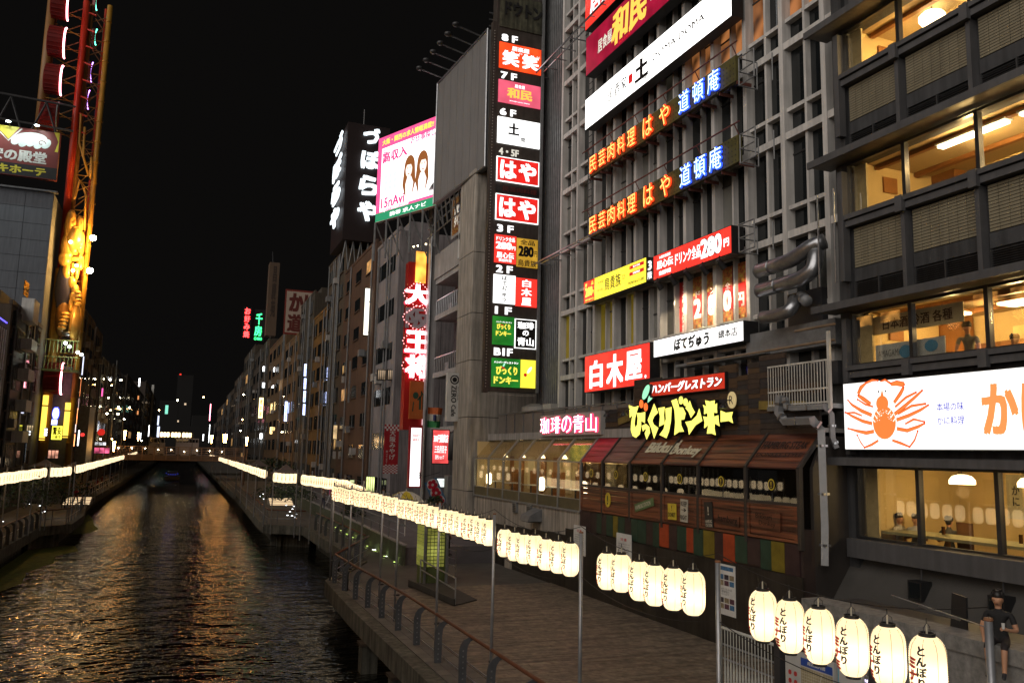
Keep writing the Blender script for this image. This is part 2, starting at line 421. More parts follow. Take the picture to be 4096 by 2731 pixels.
WATER = water()
structure(MB().quad((-40, -40, 0), (40, -40, 0), (40, 900, 0), (-40, 900, 0)).build('canal_water', WATER))

ALG = paint('algae_scum', (.11, .14, .012), .8, .5, 2.5, bump=.4, bscale=6)
am = TB()
for i, (P) in enumerate(([(-8.9, 30), (-7.9, 34), (-8.1, 38), (-7.5, 42), (-7.9, 45), (-7.0, 49), (-7.4, 53), (-6.6, 57), (-6.9, 60), (-5.9, 63), (-6.4, 66), (-9, 66)],
                         [(-7.6, 74), (-6.3, 75.5), (-6.0, 79), (-6.7, 83), (-7.3, 89), (-8.4, 96)])):
    am.poly(P, .006)
setp(am.build('floating_algae', ALG), 'green algae scum floating along the quay', 'algae', kind='stuff')

# lower walkways: top z 1.5
DECKM = paint('walkway_paving', (.10, .092, .08), .75, .35, .8, bump=.35, bscale=14)
RE = [(5.9, -6), (5.9, 30), (6.05, 36.2), (8.7, 42.2), (8.5, 61.5), (5.95, 63.4), (5.9, 68), (6.3, 100), (6.35, 420)]
LE = [(-8.3, -6), (-8.3, 63.5), (-6.7, 65.2), (-6.7, 73), (-7.7, 86), (-8.2, 100), (-8.6, 420)]
def deck(edge, xo, name):
    P = [(x, y, 0) for x, y in edge]+[(xo, edge[-1][1], 0), (xo, edge[0][1], 0)]
    if xo < edge[0][0]: P = P[::-1]
    structure(MB().prism(P, (0, 0, 1.1), (0, 0, 1.5)).build(name, DECKM))
deck(RE, 60, 'walkway'); deck(LE, -60, 'walkway')
QM = paint('quay_concrete', (.13, .125, .10), .85, .5, 1.2, bump=.5, bscale=9, streak=.6)
for edge, s, nm in ((RE, 1, 'quay_wall'), (LE, -1, 'quay_wall')):
    q = MB(); cap = MB()
    for (x0, y0), (x1, y1) in zip(edge, edge[1:]):
        d = Vector((x1-x0, y1-y0, 0)).normalized(); n = Vector((d.y, -d.x, 0))*s
        # set-back wall in the water, fascia beam, kerb on top
        a = Vector((x0, y0, 0))+n*1.0; b = Vector((x1, y1, 0))+n*1.0; k = n*.3
        q.prism([a, b, b+k, a+k] if s > 0 else [a, a+k, b+k, b], (0, 0, -.5), (0, 0, 1.1))
        a = Vector((x0, y0, 0))-n*.03; b = Vector((x1, y1, 0))-n*.03; k = n*.42
        cap.prism([a, b, b+k, a+k] if s > 0 else [a, a+k, b+k, b], (0, 0, .95), (0, 0, 1.56))
    structure(q.build(nm, QM)); structure(cap.build('quay_kerb', QM))
# kerb stones and piles along the near right edge
y = 12.0
g = 'piles under the right walkway edge'
for i in range(4):
    t = thing('pile', (6.0, 15+i*4.1, -.6), 'square concrete pile under the walkway edge, %s from the bridge' % ('first second third fourth'.split()[i]), 'pile', g)
    MB().box(5.78, 6.3, 15+i*4.1-.25, 15+i*4.1+.25, -.6, .86).build('shaft', QM, t)
    MB().box(5.72, 6.3, 15+i*4.1-.32, 15+i*4.1+.32, .86, .94).build('cap', paint('rusty_cap', (.07, .05, .035), .8, .4, 3), t)
# wooden deck: real boards across the near right walkway
WOOD = []
for i, c in enumerate(((.215, .17, .125), (.18, .145, .108), (.24, .195, .145), (.155, .12, .092))):
    WOOD.append(paint('deck_board_%d' % i, c, .62, .5, 3.5, bump=.3, bscale=20, streak=.4))
wd = MB(); y = 9.0
while y < 33.5:
    x = 7.35-R.random()*1.5
    xl = 7.35
    while xl < 15.35:
        L_ = 1.7 if xl > 7.4 else R.uniform(.6, 1.7)
        xr = min(15.35, xl+L_)
        dz = R.uniform(0, .006)
        wd.box(xl+.004, xr-.004, y+.006, y+.134, 1.49, 1.535+dz, R.choice((0, 0, 1, 2, 2, 3)))
        xl = xr
    y += .14
o = wd.build('wooden_deck_boards', WOOD); o['kind'] = 'structure'
tb = MB(); y = 9.0
while y < 36:
    for k in range(3): tb.box(6.36+k*.33+.005, 6.36+(k+1)*.33-.005, y+.005, y+.455, 1.49, 1.525+R.uniform(0, .004), R.choice((0, 1)))
    y += .46
o = tb.build('edge_paving_tiles', [paint('paver_a', (.15, .135, .115), .7, .3, 2), paint('paver_b', (.125, .115, .10), .7, .3, 2)]); o['kind'] = 'structure'

# ground behind the buildings and upper streets
GR = paint('street_asphalt', (.05, .05, .05), .85, .2, .4)
structure(MB().box(17.4, 400, -60, 900, -.5, 1.49).build('ground', GR))
structure(MB().box(-400, -15.2, -60, 900, -.5, 4.2).build('street', GR))
structure(MB().box(-40, 40, 420, 900, -.5, 3.0).build('ground', GR))

# ================================================================= CRAB RESTAURANT (near right)
KX = 17.0
KW = paint('charcoal_render', (.046, .047, .050), .7, .25, .8, bump=.2, streak=.45)
KW2 = paint('charcoal_trim', (.075, .074, .077), .6, .2, 1.2, streak=.2)
KE = paint('bronze_eave', (.12, .11, .09), .5, .25, 1.0, streak=.3)
KT = paint('tan_lattice_tile', (.19, .165, .11), .6, .18, 1.0, streak=.15)
kani = thing('restaurant_building', (KX, 13, 1.5), 'dark charcoal restaurant building with lit yellow dining rooms and a crab sign', 'restaurant')
YL = 17.9; YR = 6.0; ORD0 = 'first second third fourth'.split()
MU = [17.5, 15.5, 13.35, 11.2, 9.1, 7.0]
zones = [(5.0, 6.9), (9.6, 11.1), (13.82, 15.35), (17.97, 19.35)]
# solid wall bands between the window strips, and the left pier and side
bands = [(4.45, 5.0), (6.9, 9.6), (11.1, 13.82), (15.35, 17.97), (19.35, 23.0)]
for a, b in bands: bx('wall', KW, kani, KX+.12, KX+.5, YR, MU[0], a, b)
bx('pier', KW, kani, KX-.02, KX+.5, MU[0], YL, 3.0, 23)
bx('side_wall', KW, kani, KX+.5, 24, YL-.3, YL, 1.5, 23)
bx('pier_strip', KW2, kani, KX-.22, KX-.02, MU[0]+.0, MU[0]+.16, 7.2, 10.9)
for a, b in ((11.6, 15.1), (15.8, 19.2)):
    bx('pier_strip', KW2, kani, KX-.25, KX-.02, MU[0]-.05, MU[0]+.13, a+.35, b)
# sloping skirt under the lowest windows
sk = MB(); sk.prism([(KX+.15, 0, 4.45), (KX+.5, 0, 4.45), (KX+.5, 0, 1.5), (KX-2.0, 0, 1.5)], (0, YR, 0), (0, YL, 0)); sk.build('skirt', paint('skirt_panel', (.055, .052, .048), .8, .25, .7, bump=.3), kani)
bx('sill_beam', KW2, kani, KX-.30, KX+.12, YR, MU[0]+.15, 4.5, 4.98)
FR = paint('window_frame_dark', (.02, .02, .021), .35, .2, 3)
PG = glass('dining_room_glass', (.93, .91, .86), .015, 2.2)
warm = (1.0, .70, .32)
def zone(i, z0, z1, room):
    # frames, panes
    for k, ym in enumerate(MU):
        bx('mullion', FR, kani, KX-.05, KX+.1, ym-.055, ym+.055, z0, z1)
    for k in range(len(MU)-1):
        p = bx('window', PG, kani, KX+.03, KX+.036, MU[k+1]+.055, MU[k]-.055, z0, z1)
    bx('window_head', FR, kani, KX-.04, KX+.1, YR, MU[0], z1-.07, z1-.002)
    bx('window_sill', FR, kani, KX-.04, KX+.1, YR, MU[0], z0+.002, z0+.05)
    # eave over the strip
    bx('eave', KE, kani, KX-.62, KX+.12, YR, YL+.35, z1+.03, z1+.12)
    bx('eave_edge', KW2, kani, KX-.70, KX-.62, YR, YL+.42, z1+.0, z1+.20)
    bx('eave_top', KW, kani, KX-.62, KX+.12, YR, YL+.35, z1+.12, z1+.22)
for i, (z0, z1) in enumerate(zones): zone(i, z0, z1, None)
for zt in (9.6, 13.82, 17.97):
    bx('sill_rail', KW2, kani, KX-.24, KX+.12, YR, MU[0]+.05, zt-.14, zt-.01)
    bx('sill_rail', KW2, kani, KX-.17, KX+.12, YR, MU[0]+.05, zt-.34, zt-.17)
    for ym in MU[1:]:
        bx('bracket', KW2, kani, KX-.30, KX-.17, ym-.12, ym+.10, zt-.42, zt-.005)
# spandrels: louvres, plain panel, tiled lattice, fins
LV = paint('louvre_blade', (.03, .03, .031), .5, .2, 3)
for zb, zt in ((11.32, 13.82), (15.57, 17.97)):
    for k in range(len(MU)-1):
        y0, y1 = MU[k+1]+.14, MU[k]-.12
        bx('plain_panel', KW, kani, KX+.04, KX+.118, y0, y1, zb+.62, zb+.98)
        lm = MB()
        for q in range(9): lm.prism([(KX+.02, 0, zb+.10+q*.055), (KX+.10, 0, zb+.125+q*.055), (KX+.10, 0, zb+.135+q*.055), (KX+.02, 0, zb+.11+q*.055)], (0, y0, 0), (0, y1, 0))
        lm.box(KX+.0, KX+.11, (y0+y1)/2-.02, (y0+y1)/2+.02, zb+.08, zb+.62)
        o = lm.build('louvre', LV, kani); o['kind'] = 'stuff'
        bx('lattice_backing', C_BLACK, kani, KX+.06, KX+.118, y0, y1, zb+.98, zt-.36)
        gm = MB(); nc = 7; nr = 14; w = (y1-y0-.04)/nc; h = (zt-.38-(zb+1.0))/nr
        for c in range(nc):
            for r in range(nr): gm.box(KX+.035, KX+.06, y0+.02+c*w+.006, y0+.02+(c+1)*w-.006, zb+1.0+r*h+.008, zb+1.0+(r+1)*h-.008)
        o = gm.build('lattice_tiles', KT, kani); o['kind'] = 'stuff'
        bx('fin', KW2, kani, KX-.14, KX+.118, MU[k+1]-.05, MU[k+1]+.07, zb+.02, zt-.36)
# top storey spandrel above the uppermost window strip
bx('upper_panel', KW2, kani, KX-.02, KX+.118, YR, 17.2, 19.7, 20.4)
# ---- rooms
RW = paint('room_wall_cream', (.66, .50, .24), .8, .1, .5)
RWD = paint('room_timber', (.30, .13, .035), .55, .35, 1.5)
RC = paint('room_ceiling', (.50, .38, .20), .8, .12, .6)
RF = paint('room_floor', (.30, .22, .10), .7, .2, 1)
SHO = paint('shoji_paper', (.72, .62, .40), .9, .08, .8)
SHW = paint('shoji_rail', (.10, .045, .018), .6, .2, 2)
rooms = [(4.2, 7.1), (8.75, 11.14), (12.9, 15.42), (17.1, 19.42)]
for i, (zf, zc) in enumerate(rooms):
    xb = KX+3.6
    bx('room_back_wall', RW, kani, xb, xb+.1, YR, 17.5, zf, zc)
    bx('room_side_wall', RW, kani, KX+.5, xb, 17.4, 17.5, zf, zc)
    bx('room_ceiling', RC, kani, KX+.14, xb, YR, 17.4, zc, zc+.06)
    bx('room_floor', RF, kani, KX+.14, xb, YR, 17.4, zf-.06, zf)
    bx('curtain', paint('cream_curtain', (.55, .45, .25), .8, .25, 4), kani, KX+.2, KX+.26, 17.0, 17.42, zf+.3, zc-.15)
    if i:   # timber cornice, shoji screens
        bx('timber_rail', RWD, kani, xb-.06, xb-.001, YR, 17.4, zc-.95, zc-.80)
        bx('timber_column', RWD, kani, xb-.5, xb-.07, 16.6, 17.38, zf, zc)
        for k in range(5):
            y1 = 16.3-k*1.55; y0 = y1-1.4
            bx('shoji_screen', SHO, kani, xb-.05, xb-.01, y0, y1, zf+.05, zc-.97)
            for q in range(5): bx('shoji_rail', SHW, kani, xb-.07, xb-.052, y0, y1, zf+.35+q*.27, zf+.37+q*.27)
            bx('shoji_post', RWD, kani, xb-.10, xb-.051, y0-.14, y0-.02, zf, zc-.97)
        bx('air_conditioner', paint('ac_cream', (.6, .55, .42), .5), kani, xb-.9, xb-.55, 15.2, 15.7, zf+.55, zf+1.35) if i == 2 else None
        for q in range(2): bx('ceiling_beam', RWD, kani, KX+.9+q*1.5, KX+1.05+q*1.5, YR, 17.35, zc-.13, zc-.004)
    else:
        bx('counter', paint('counter_top', (.35, .34, .2), .35, .2, 1), kani, KX+.35, KX+1.5, YR, 17.2, zf+.95, zf+1.02)
        bx('framed_scroll', paint('scroll_paper', (.45, .42, .3), .9), kani, xb-.04, xb-.005, 14.6, 15.9, 5.6, 6.75)
        sc = TB()
        for j, w_ in enumerate(('かに', 'ぴちぴち', 'とれとれ')):
            sc.text(w_, .27+j*.4, .6-.02*j, .22, .26*len(w_), 0, .02, vertical=True)
        m4 = frame('R', (xb-.05, 15.9, 5.6)); o = link('scroll_lettering', sc.mesh('scroll_lettering', C_BLACK), None); o.matrix_world = m4
        o.parent = kani; o.matrix_parent_inverse = Matrix.Translation(-Vector(WL[kani]))
        bx('red_strip', paint('scroll_red', (.4, .05, .03), .8), kani, xb-.05, xb-.006, 14.35, 14.5, 6.0, 6.8)
LAMPW = glow('lamp_opal', (1, .84, .52), 9); LAMPF = glow('fluorescent_warm', (1, .9, .68), 12)
def plight(name, loc, e, col=(1, .66, .30), r=.15, parent=None):
    if loc[0] > KX: e *= 1.6; col = (1, .68, .29)
    l = bpy.data.lights.new(name, 'POINT'); l.energy = e; l.color = col; l.shadow_soft_size = r
    o = bpy.data.objects.new(name, l); COL.objects.link(o)
    if parent is not None: o.parent = parent; o.location = Vector(loc)-WL[parent]
    else: o.location = loc
    return o
def room_lamp(loc, r, label, h=.2, e=90):
    t = thing('ceiling_lamp', loc, label, 'lamp')
    MB().lathe([(r*.6, 0), (r, h*.35), (r, h*.75), (r*.55, h)], 8, loc).build('shade', LAMPW, t)
    MB().tube([(loc[0], loc[1], loc[2]+h), (loc[0], loc[1], loc[2]+h+.14)], .02, 6).build('stem', C_DARK, t)
    fm = MB()
    for k in range(8):
        a = math.pi*2*k/8; fm.tube([(loc[0]+math.cos(a)*r*1.01, loc[1]+math.sin(a)*r*1.01, loc[2]+h*.3), (loc[0]+math.cos(a)*r*1.01, loc[1]+math.sin(a)*r*1.01, loc[2]+h*.8)], .008, 4)
    fm.build('lamp_frame', SHW, t)
    plight('lamp_light', (loc[0], loc[1], loc[2]-.12), e, parent=t); return t
room_lamp((KX+1.3, 15.55, 18.85), .34, 'eight-sided glowing lamp behind the topmost window mullion', .42, 230)
room_lamp((KX+1.3, 12.6, 19.02), .34, 'glowing lamp at the top edge of the uppermost dining room', .3, 210)
room_lamp((KX+1.7, 12.5, 14.5), .42, 'boxy glowing shade lamp in the third floor dining room', .34, 100)
for y_, nm in ((14.3, 'long white strip light in the middle window of the third floor'), (12.0, 'long white strip light in the window left of the shade lamp')):
    t = thing('strip_light', (KX+1.0, y_, 15.25), nm, 'lamp')
    bx('tube', LAMPF, t, KX+.9, KX+1.12, y_-.95, y_+.95, 15.20, 15.26)
    bx('tray', C_WHITEP, t, KX+.86, KX+1.16, y_-1.0, y_+1.0, 15.27, 15.32)
    plight('strip_glow', (KX+1.0, y_, 15.0), 130, (1, .74, .42), parent=t)
for y_, nm in ((15.9, 'flat paper ceiling lamp behind the second floor banner'), (14.0, 'flat paper ceiling lamp above the leaning man'), (11.9, 'flat paper ceiling lamp above the seated woman')):
    t = thing('panel_light', (KX+1.9, y_, 10.98), nm, 'lamp')
    bx('diffuser', LAMPW, t, KX+1.6, KX+2.2, y_-.35, y_+.35, 10.93, 10.99)
    bx('lamp_rim', RWD, t, KX+1.56, KX+2.24, y_-.39, y_+.39, 11.0, 11.04)
    plight('panel_glow', (KX+1.9, y_, 10.7), 85, parent=t)
for y_, nm in ((15.35, 'white glowing pendant behind the first floor mullion'), (13.5, 'white glowing pendant in the middle of the first floor'), (11.6, 'white glowing pendant at the right end of the first floor')):
    t = thing('pendant_lamp', (KX+1.3, y_, 6.55), nm, 'lamp')
    MB().lathe([(.30, 0), (.30, .1), (.22, .2), (.08, .24)], 8, (KX+1.3, y_, 6.5)).build('shade', LAMPW, t)
    MB().tube([(KX+1.3, y_, 6.74), (KX+1.3, y_, 7.08)], .012, 5).build('cord', C_DARK, t)
    plight('pendant_glow', (KX+1.3, y_, 6.3), 42, (1, .74, .36), parent=t)
# banner and poster seen in the second floor window
t = sign('banner', 'pale hanging banner with brush lettering at the top of the second floor window', 'banner', 'R', (KX+.5, 17.3, 10.45), 2.9, .5, .02, None, SHO)
put(t, 'lettering', TB().text('日本酒 冷酒 各種', 1.5, .25, 2.2, .3, 0, .02), SHW, (0, 0, .01))
t = sign('notice_board', 'white poster board standing inside the second floor window', 'poster', 'R', (KX+.25, 16.95, 9.62), 2.2, .5, .02, None, paint('poster_white', (.6, .64, .66), .7))
put(t, 'picture', TB().disc(1.0, .24, .2, .17, 0).disc(1.8, .3, .2, .15, 0), paint('poster_blue', (.12, .35, .6), .6), (0, 0, .01))
put(t, 'lettering', TB().text('AMAGAMI', .45, .25, .7, .18, 0, -.01), C_DARK, (0, 0, .012))

for i, (zf, zc) in enumerate(rooms):   # furniture seen through the panes
    for k in range(4):
        y_ = 15.6-k*2.1; t = thing('dining_table', (KX+.9, y_, zf), 'dining table with dishes, %s from the alley in the %s floor dining room' % (ORD0[k], ORD0[i]), 'table')
        zt_ = zf+(.75 if i else .98); bx('table_top', RWD, t, KX+.5, KX+1.35, y_-.6, y_+.5, zt_-.04, zt_); bx('table_leg', RWD, t, KX+.9, KX+.98, y_-.1, y_, zf, zt_-.04)
        for q in range(4): MB().lathe([(.05, 0), (.09, .04)], 10, (KX+.65+.16*q, y_-.4+.25*(q % 3), zt_)).build('dish', C_WHITEP, t)
        bx('bottle', paint('bottle_brown', (.06, .02, .005), .2), t, KX+1.1, KX+1.16, y_+.2, y_+.26, zt_, zt_+.24)
        bx('chair_back', SHW, t, KX+1.55, KX+1.6, y_-.25, y_+.2, zf+.1, zt_+.35)
    if i: bx('wall_scroll', SHO, kani, KX+3.5, KX+3.53, 12.1, 12.8, zc-2.0, zc-1.1); bx('wall_vent', RWD, kani, KX+1.2, KX+1.7, 17.33, 17.39, zc-.75, zc-.3)
# ---- crab sign
a = aX(3372, 1536, KX-.45); y0s = a.y; z1s = 9.1; z0s = 7.3
sgn = sign('crab_sign', 'large backlit white sign with an orange crab beside blue lettering', 'sign', 'R', (KX-.45, y0s, z0s), 8.5, z1s-z0s, .35, glow('sign_white_crab', (1, .99, .95), 1.25, tubes=.06))
CR = dimglow('crab_orange', (.92, .22, .05), .95); CRD = dimglow('crab_dark', (.75, .10, .02), .8); CRW = glow('crab_white', (1, .9, .8), 1.1)
cb = TB(); H = z1s-z0s
def cp(px, py):   # crab picture coordinates measured on the sign face: 0..1 across 3.0 m, 0..1 up
    return (px*2.62, py*H)
cb.disc(*cp(.53, .39), .37, .42, 0, 24); cb.disc(*cp(.515, .66), .20, .20, .001, 18); cb.poly([cp(.49, .74), cp(.54, .74), cp(.52, .86)], .001)
ce = TB()
def leg(pts, w):
    cb.stroke([cp(*p) for p in pts], w, .002)
    q = [Vector(cp(*p)) for p in pts]; ce.stroke([(v.x, v.y+w[min(i, len(w)-1)]*.42) for i, v in enumerate(q)], .02, 0); ce.stroke([(v.x+.015, v.y-w[min(i, len(w)-1)]*.42) for i, v in enumerate(q)], .012, 0)
    ce.disc(q[-1].x, q[-1].y, .03, .03, 0, 8)
leg([(.66, .50), (.78, .60), (.93, .74), (.99, .80)], [.10, .10, .07, .03]); leg([(.67, .60), (.80, .72), (.92, .78)], [.05, .06, .04])
leg([(.68, .42), (.82, .47), (.96, .54), (1.05, .60)], [.09, .09, .07, .03]); leg([(.70, .50), (.86, .60), (1.02, .62)], [.04, .06, .04])
leg([(.68, .30), (.80, .27), (.93, .32), (1.0, .36)], [.09, .09, .07, .03]); leg([(.78, .36), (.88, .42), (1.0, .38)], [.03, .05, .03])
leg([(.62, .14), (.72, .10), (.82, .05)], [.06, .07, .04]); leg([(.82, .05), (.88, .14), (.92, .26)], [.03, .04, .02])
leg([(.38, .50), (.25, .57), (.12, .67), (.07, .74)], [.10, .10, .07, .03]); leg([(.40, .62), (.30, .66), (.2, .74)], [.04, .05, .03])
leg([(.38, .38), (.26, .42), (.12, .50), (.03, .56)], [.09, .09, .07, .03]); leg([(.25, .5), (.15, .55), (.05, .55)], [.04, .05, .03])
leg([(.40, .27), (.30, .25), (.18, .28), (.06, .32)], [.09, .10, .07, .03])
leg([(.45, .14), (.36, .08), (.27, .04)], [.05, .06, .03]); leg([(.27, .04), (.22, .12), (.18, .22)], [.03, .04, .02])
leg([(.37, .66), (.28, .74), (.21, .80)], [.10, .12, .09]); leg([(.21, .82), (.25, .91), (.32, .97)], [.10, .12, .05]); leg([(.32, .97), (.40, 1.0), (.47, .99)], [.05, .06, .02])
leg([(.66, .66), (.74, .78), (.78, .86)], [.09, .11, .09]); leg([(.63, .92), (.70, .93), (.79, .90)], [.09, .14, .13]); leg([(.50, .97), (.56, .99), (.63, .93)], [.02, .05, .06])
put(sgn, 'crab_picture', cb, CR)
c2 = TB()
for i in range(30):
    a_ = R.uniform(0, 3.2); r_ = R.uniform(.5, 1)
    x_, y_ = cp(.53, .40); c2.disc(x_+math.cos(a_)*r_*.27, y_+math.sin(a_)*r_*.30+.02, R.uniform(.006, .018), R.uniform(.006, .014), 0, 8)
for s_ in (-1, 1):
    for k in range(3): c2.stroke([cp(.53+s_*.05+s_*k*.03, .50-k*.05), cp(.53+s_*.09+s_*k*.03, .56-k*.05)], .03, .001)
o = put(sgn, 'shell_line', ce, CRD, (0, 0, .0245)); o['kind'] = 'stuff'
put(sgn, 'shell_highlight', c2, CRW, (0, 0, .024))
put(sgn, 'crab_eye', TB().disc(*cp(.475, .83), .022, .03, 0, 10).disc(*cp(.565, .83), .022, .03, 0, 10), C_BLACK, (0, 0, .026))
put(sgn, 'blue_lettering', TB().text('本場の味', 3.35, 1.02, .74, .20, 0, .006).text('かに料理', 3.35, .70, .74, .20, 0, .006), dimglow('ink_blue', (.05, .07, .55), .8))
put(sgn, 'orange_lettering', TB().text('かに道楽', 5.95, .92, 3.55, 1.25, 0, .045), dimglow('ink_orange', (1.0, .30, .09), .95))
# two floodlight boxes hanging under the lowest sill
for y_, lb in ((15.35, 'black floodlight box hanging under the window sill nearer the alley'), (13.2, 'black floodlight box hanging under the sill above the seated person')):
    t = thing('floodlight', (KX-.2, y_, 3.9), lb, 'floodlight')
    MB().box(KX-.45, KX-.1, y_-.2, y_+.2, 3.75, 4.2).build('housing', C_BLACK, t)
    MB().tube([(KX-.2, y_, 4.2), (KX-.2, y_, 4.5)], .02, 6).build('bracket', C_DARK, t)
    MB().quad((KX-.455, y_-.16, 3.79), (KX-.455, y_+.16, 3.79), (KX-.455, y_+.16, 4.16), (KX-.455, y_-.16, 4.16)).build('lens', G_DARK, t)

# ================================================================= WHITE GRID OFFICE BUILDING
GX = 17.6
grid = thing('office_building', (GX, 28, 1.5), 'pale concrete office building with a grid of deep fins covered in restaurant signs', 'building')
CG = paint('grid_concrete', (.50, .485, .465), .8, .16, 1.0, bump=.25, streak=.25)
P0 = 18.93; PT = 1.9085
MJ = [P0+PT*k for k in range(0, 11)]
BZ = [7.4, 10.74, 14.04, 17.34, 20.45, 23.5, 26.45, 29.5, 32.6, 35.6]
bx('core_wall', C_DARK, grid, GX+.62, GX+8, P0-1.0, MJ[-1]+.3, 1.5, 36)
for i, z in enumerate(BZ): bx('floor_beam', CG, grid, GX+.02, GX+.62, P0-1.0, MJ[-1]+.14, z, z+.24)
for k, y in enumerate(MJ):
    bx('fin', CG, grid, GX-.02, GX+.62, y-.10, y+.10, 7.4, 35.8)
lit = {(4, 0): 1, (4, 1): 1, (4, 2): 1, (4, -1): 1, (3, 4): 1}
GW = dimglow('room_behind_glass_amber', (.9, .33, .10), .26, base=(.02, .01, .01), rough=.08, tubes=.9)
GW2 = dimglow('dim_room_behind_glass', (.35, .3, .2), .035, base=(.015, .015, .014), rough=.08, tubes=.8)
GY = dimglow('yellow_window_print', (.55, .40, .03), .10, base=(.2, .15, .01), tubes=.2)
for i in range(len(BZ)-1):
    za, zb = BZ[i]+.24, BZ[i+1]
    zl = za+.72
    for k in range(-1, len(MJ)-1):
        ya = MJ[k] if k >= 0 else P0-1.0
        yb = MJ[k+1]
        ym = yb-PT/2
        if k >= 0:
            bx('mullion', CG, grid, GX+.12, GX+.62, ym-.05, ym+.05, za, zb)
            bx('ledge', CG, grid, GX+.10, GX+.61, ya+.10, ym-.05, zl, zl+.13)
            bx('ledge', CG, grid, GX+.10, GX+.61, ym+.05, yb-.10, zl, zl+.13)
        cells = [(ya+.1, ym-.05), (ym+.05, yb-.1)] if k >= 0 else [(ya, yb-.1)]
        for (c0, c1) in cells:
            r = R.random()
            if i == 4 and k in (-1, 0, 1, 2, 3): m = GW if r < .8 else G_DARK
            elif i == 1 and 6 <= k: m = GY if r < .45 else G_DARK
            elif r < .16: m = G_BLIND
            elif r < .34: m = G_DARK2
            elif r < .42: m = GW2
            else: m = G_DARK
            top = zb
            if m is G_BLIND or R.random() < .45:
                # sash bar splits the pane
                s_ = zl+.13+(zb-zl)*R.choice((.45, .62, .75))
                bx('window', m, grid, GX+.33, GX+.35, c0, c1, zl+.13, s_-.03)
                bx('window', G_DARK2 if m is G_BLIND and R.random() < .5 else m, grid, GX+.33, GX+.35, c0, c1, s_+.03, zb)
                bx('sash', FR, grid, GX+.30, GX+.36, c0, c1, s_-.03, s_+.03)
            else:
                bx('window', m, grid, GX+.33, GX+.35, c0, c1, zl+.13, zb)
            bx('window', G_DARK, grid, GX+.33, GX+.35, c0, c1, za, zl)
# dark ribbed strip beside the tower sign
rs = thing('ribbed_screen', (GX, 39, 7), 'tall dark ribbed screen between the floor directory sign and the grid building', 'screen')
bx('backing', C_DARK, rs, GX+.12, GX+.3, MJ[-1]+.14, 41.2, 7, 36)
for q in range(11):
    y_ = MJ[-1]+.26+q*.24
    bx('rib', C_GREYMET, rs, GX-.04, GX+.12, y_, y_+.07, 8.2, 35.5)
# thin projecting gutters along the facade
for z_, lb, ya_, yb_ in ((27.75, 'rusty thin bracket rail projecting from the fins above the blank white sign', 31.6, 40.2), (16.95, 'pale slatted bracket rail running left of the yellow sign', 31.6, 40.6)):
    t = thing('bracket_rail', (GX-.5, 36, z_), lb, 'rail')
    bx('bar', C_STEEL, t, GX-.95, GX-.88, ya_, yb_, z_, z_+.07); bx('bar', C_STEEL, t, GX-.5, GX-.45, ya_, yb_, z_+.1, z_+.16)
    for q in range(8):
        y_ = ya_+.3+q*(yb_-ya_-.6)/7
        bx('arm', C_STEEL, t, GX-.88, GX, y_, y_+.05, z_+.01, z_+.06)

# ---- facade signs.  rectR(plane, TL, BR, TR, BL)
SX = 16.95
G_RED = glow('face_red', (1, .045, .03), .95, tubes=.12)
G_RED2 = glow('face_deep_red', (.85, .02, .015), .8, tubes=.25)
G_WHI = glow('face_white', (1, .99, .96), 2.6)
G_YEL = glow('face_yellow', (1, .85, .06), 1.15, tubes=.08)
G_MAG = dimglow('face_maroon', (.50, .012, .055), .42, tubes=.35)
L_WHI = dimglow('letter_white', (1, 1, 1), 1.5); L_BLK = paint('letter_black', (.004, .004, .005), .5)
L_DIM = dimglow('letter_cream', (.8, .78, .68), .75)
L_RED = dimglow('letter_red', (.8, .02, .02), .6); L_GOLD = dimglow('letter_gold', (1, .62, .10), .95); L_YEL = dimglow('letter_yellow', (1, .86, .1), 1.1)
def fsign(name, label, cat, TL, BR, TR, BL, face, X=SX, d=.5, case=None, rim=.03):
    y0, y1, z0, z1 = rectR(X, TL, BR, TR, BL)
    t = sign(name, label, cat, 'R', (X, y1, z0), y1-y0, z1-z0, d, face, case, rim=rim)
    # two brackets back to the fins
    m = MB()
    for q in (.2, .8): m.box((y1-y0)*q-.05, (y1-y0)*q+.05, (z1-z0)*.5-.05, (z1-z0)*.5+.05, -(GX-X), -d)
    link('bracket', m.mesh('bracket', C_DARK), t)
    return t, y1-y0, z1-z0
# top red sign (bottom only in view)
t, w, h = fsign('restaurant_sign', 'red backlit sign cut off by the top edge of the view', 'sign', (2340, -110), (2660, -120), (2660, -330), (2346, 55), G_RED)
put(t, 'lettering', TB().text('居楽屋 笑笑', w*.5, h*.5, w*.86, h*.6, 0, .03), L_WHI)
# maroon sign
t, w, h = fsign('restaurant_sign', 'maroon sign with golden brush characters above the blank white sign', 'sign', (2346, 165), (2925, -180), (2925, -440), (2344, 278), G_MAG)
put(t, 'lettering', TB().text('居食屋', w*.17, h*.47, w*.12, h*.34, 0, .025), L_DIM)
put(t, 'gold_lettering', TB().text('和民', w*.36, h*.52, w*.27, h*.82, 0, .05, shear=.1), L_GOLD)
put(t, 'small_lettering', TB().text('WATAMI', w*.33, h*.08, w*.09, h*.07, 0, .02), L_RED)
put(t, 'caption', TB().text('JAPANESE\nCASUAL\nDINING', w*.56, h*.56, w*.08, h*.36, 0, .01), L_DIM)
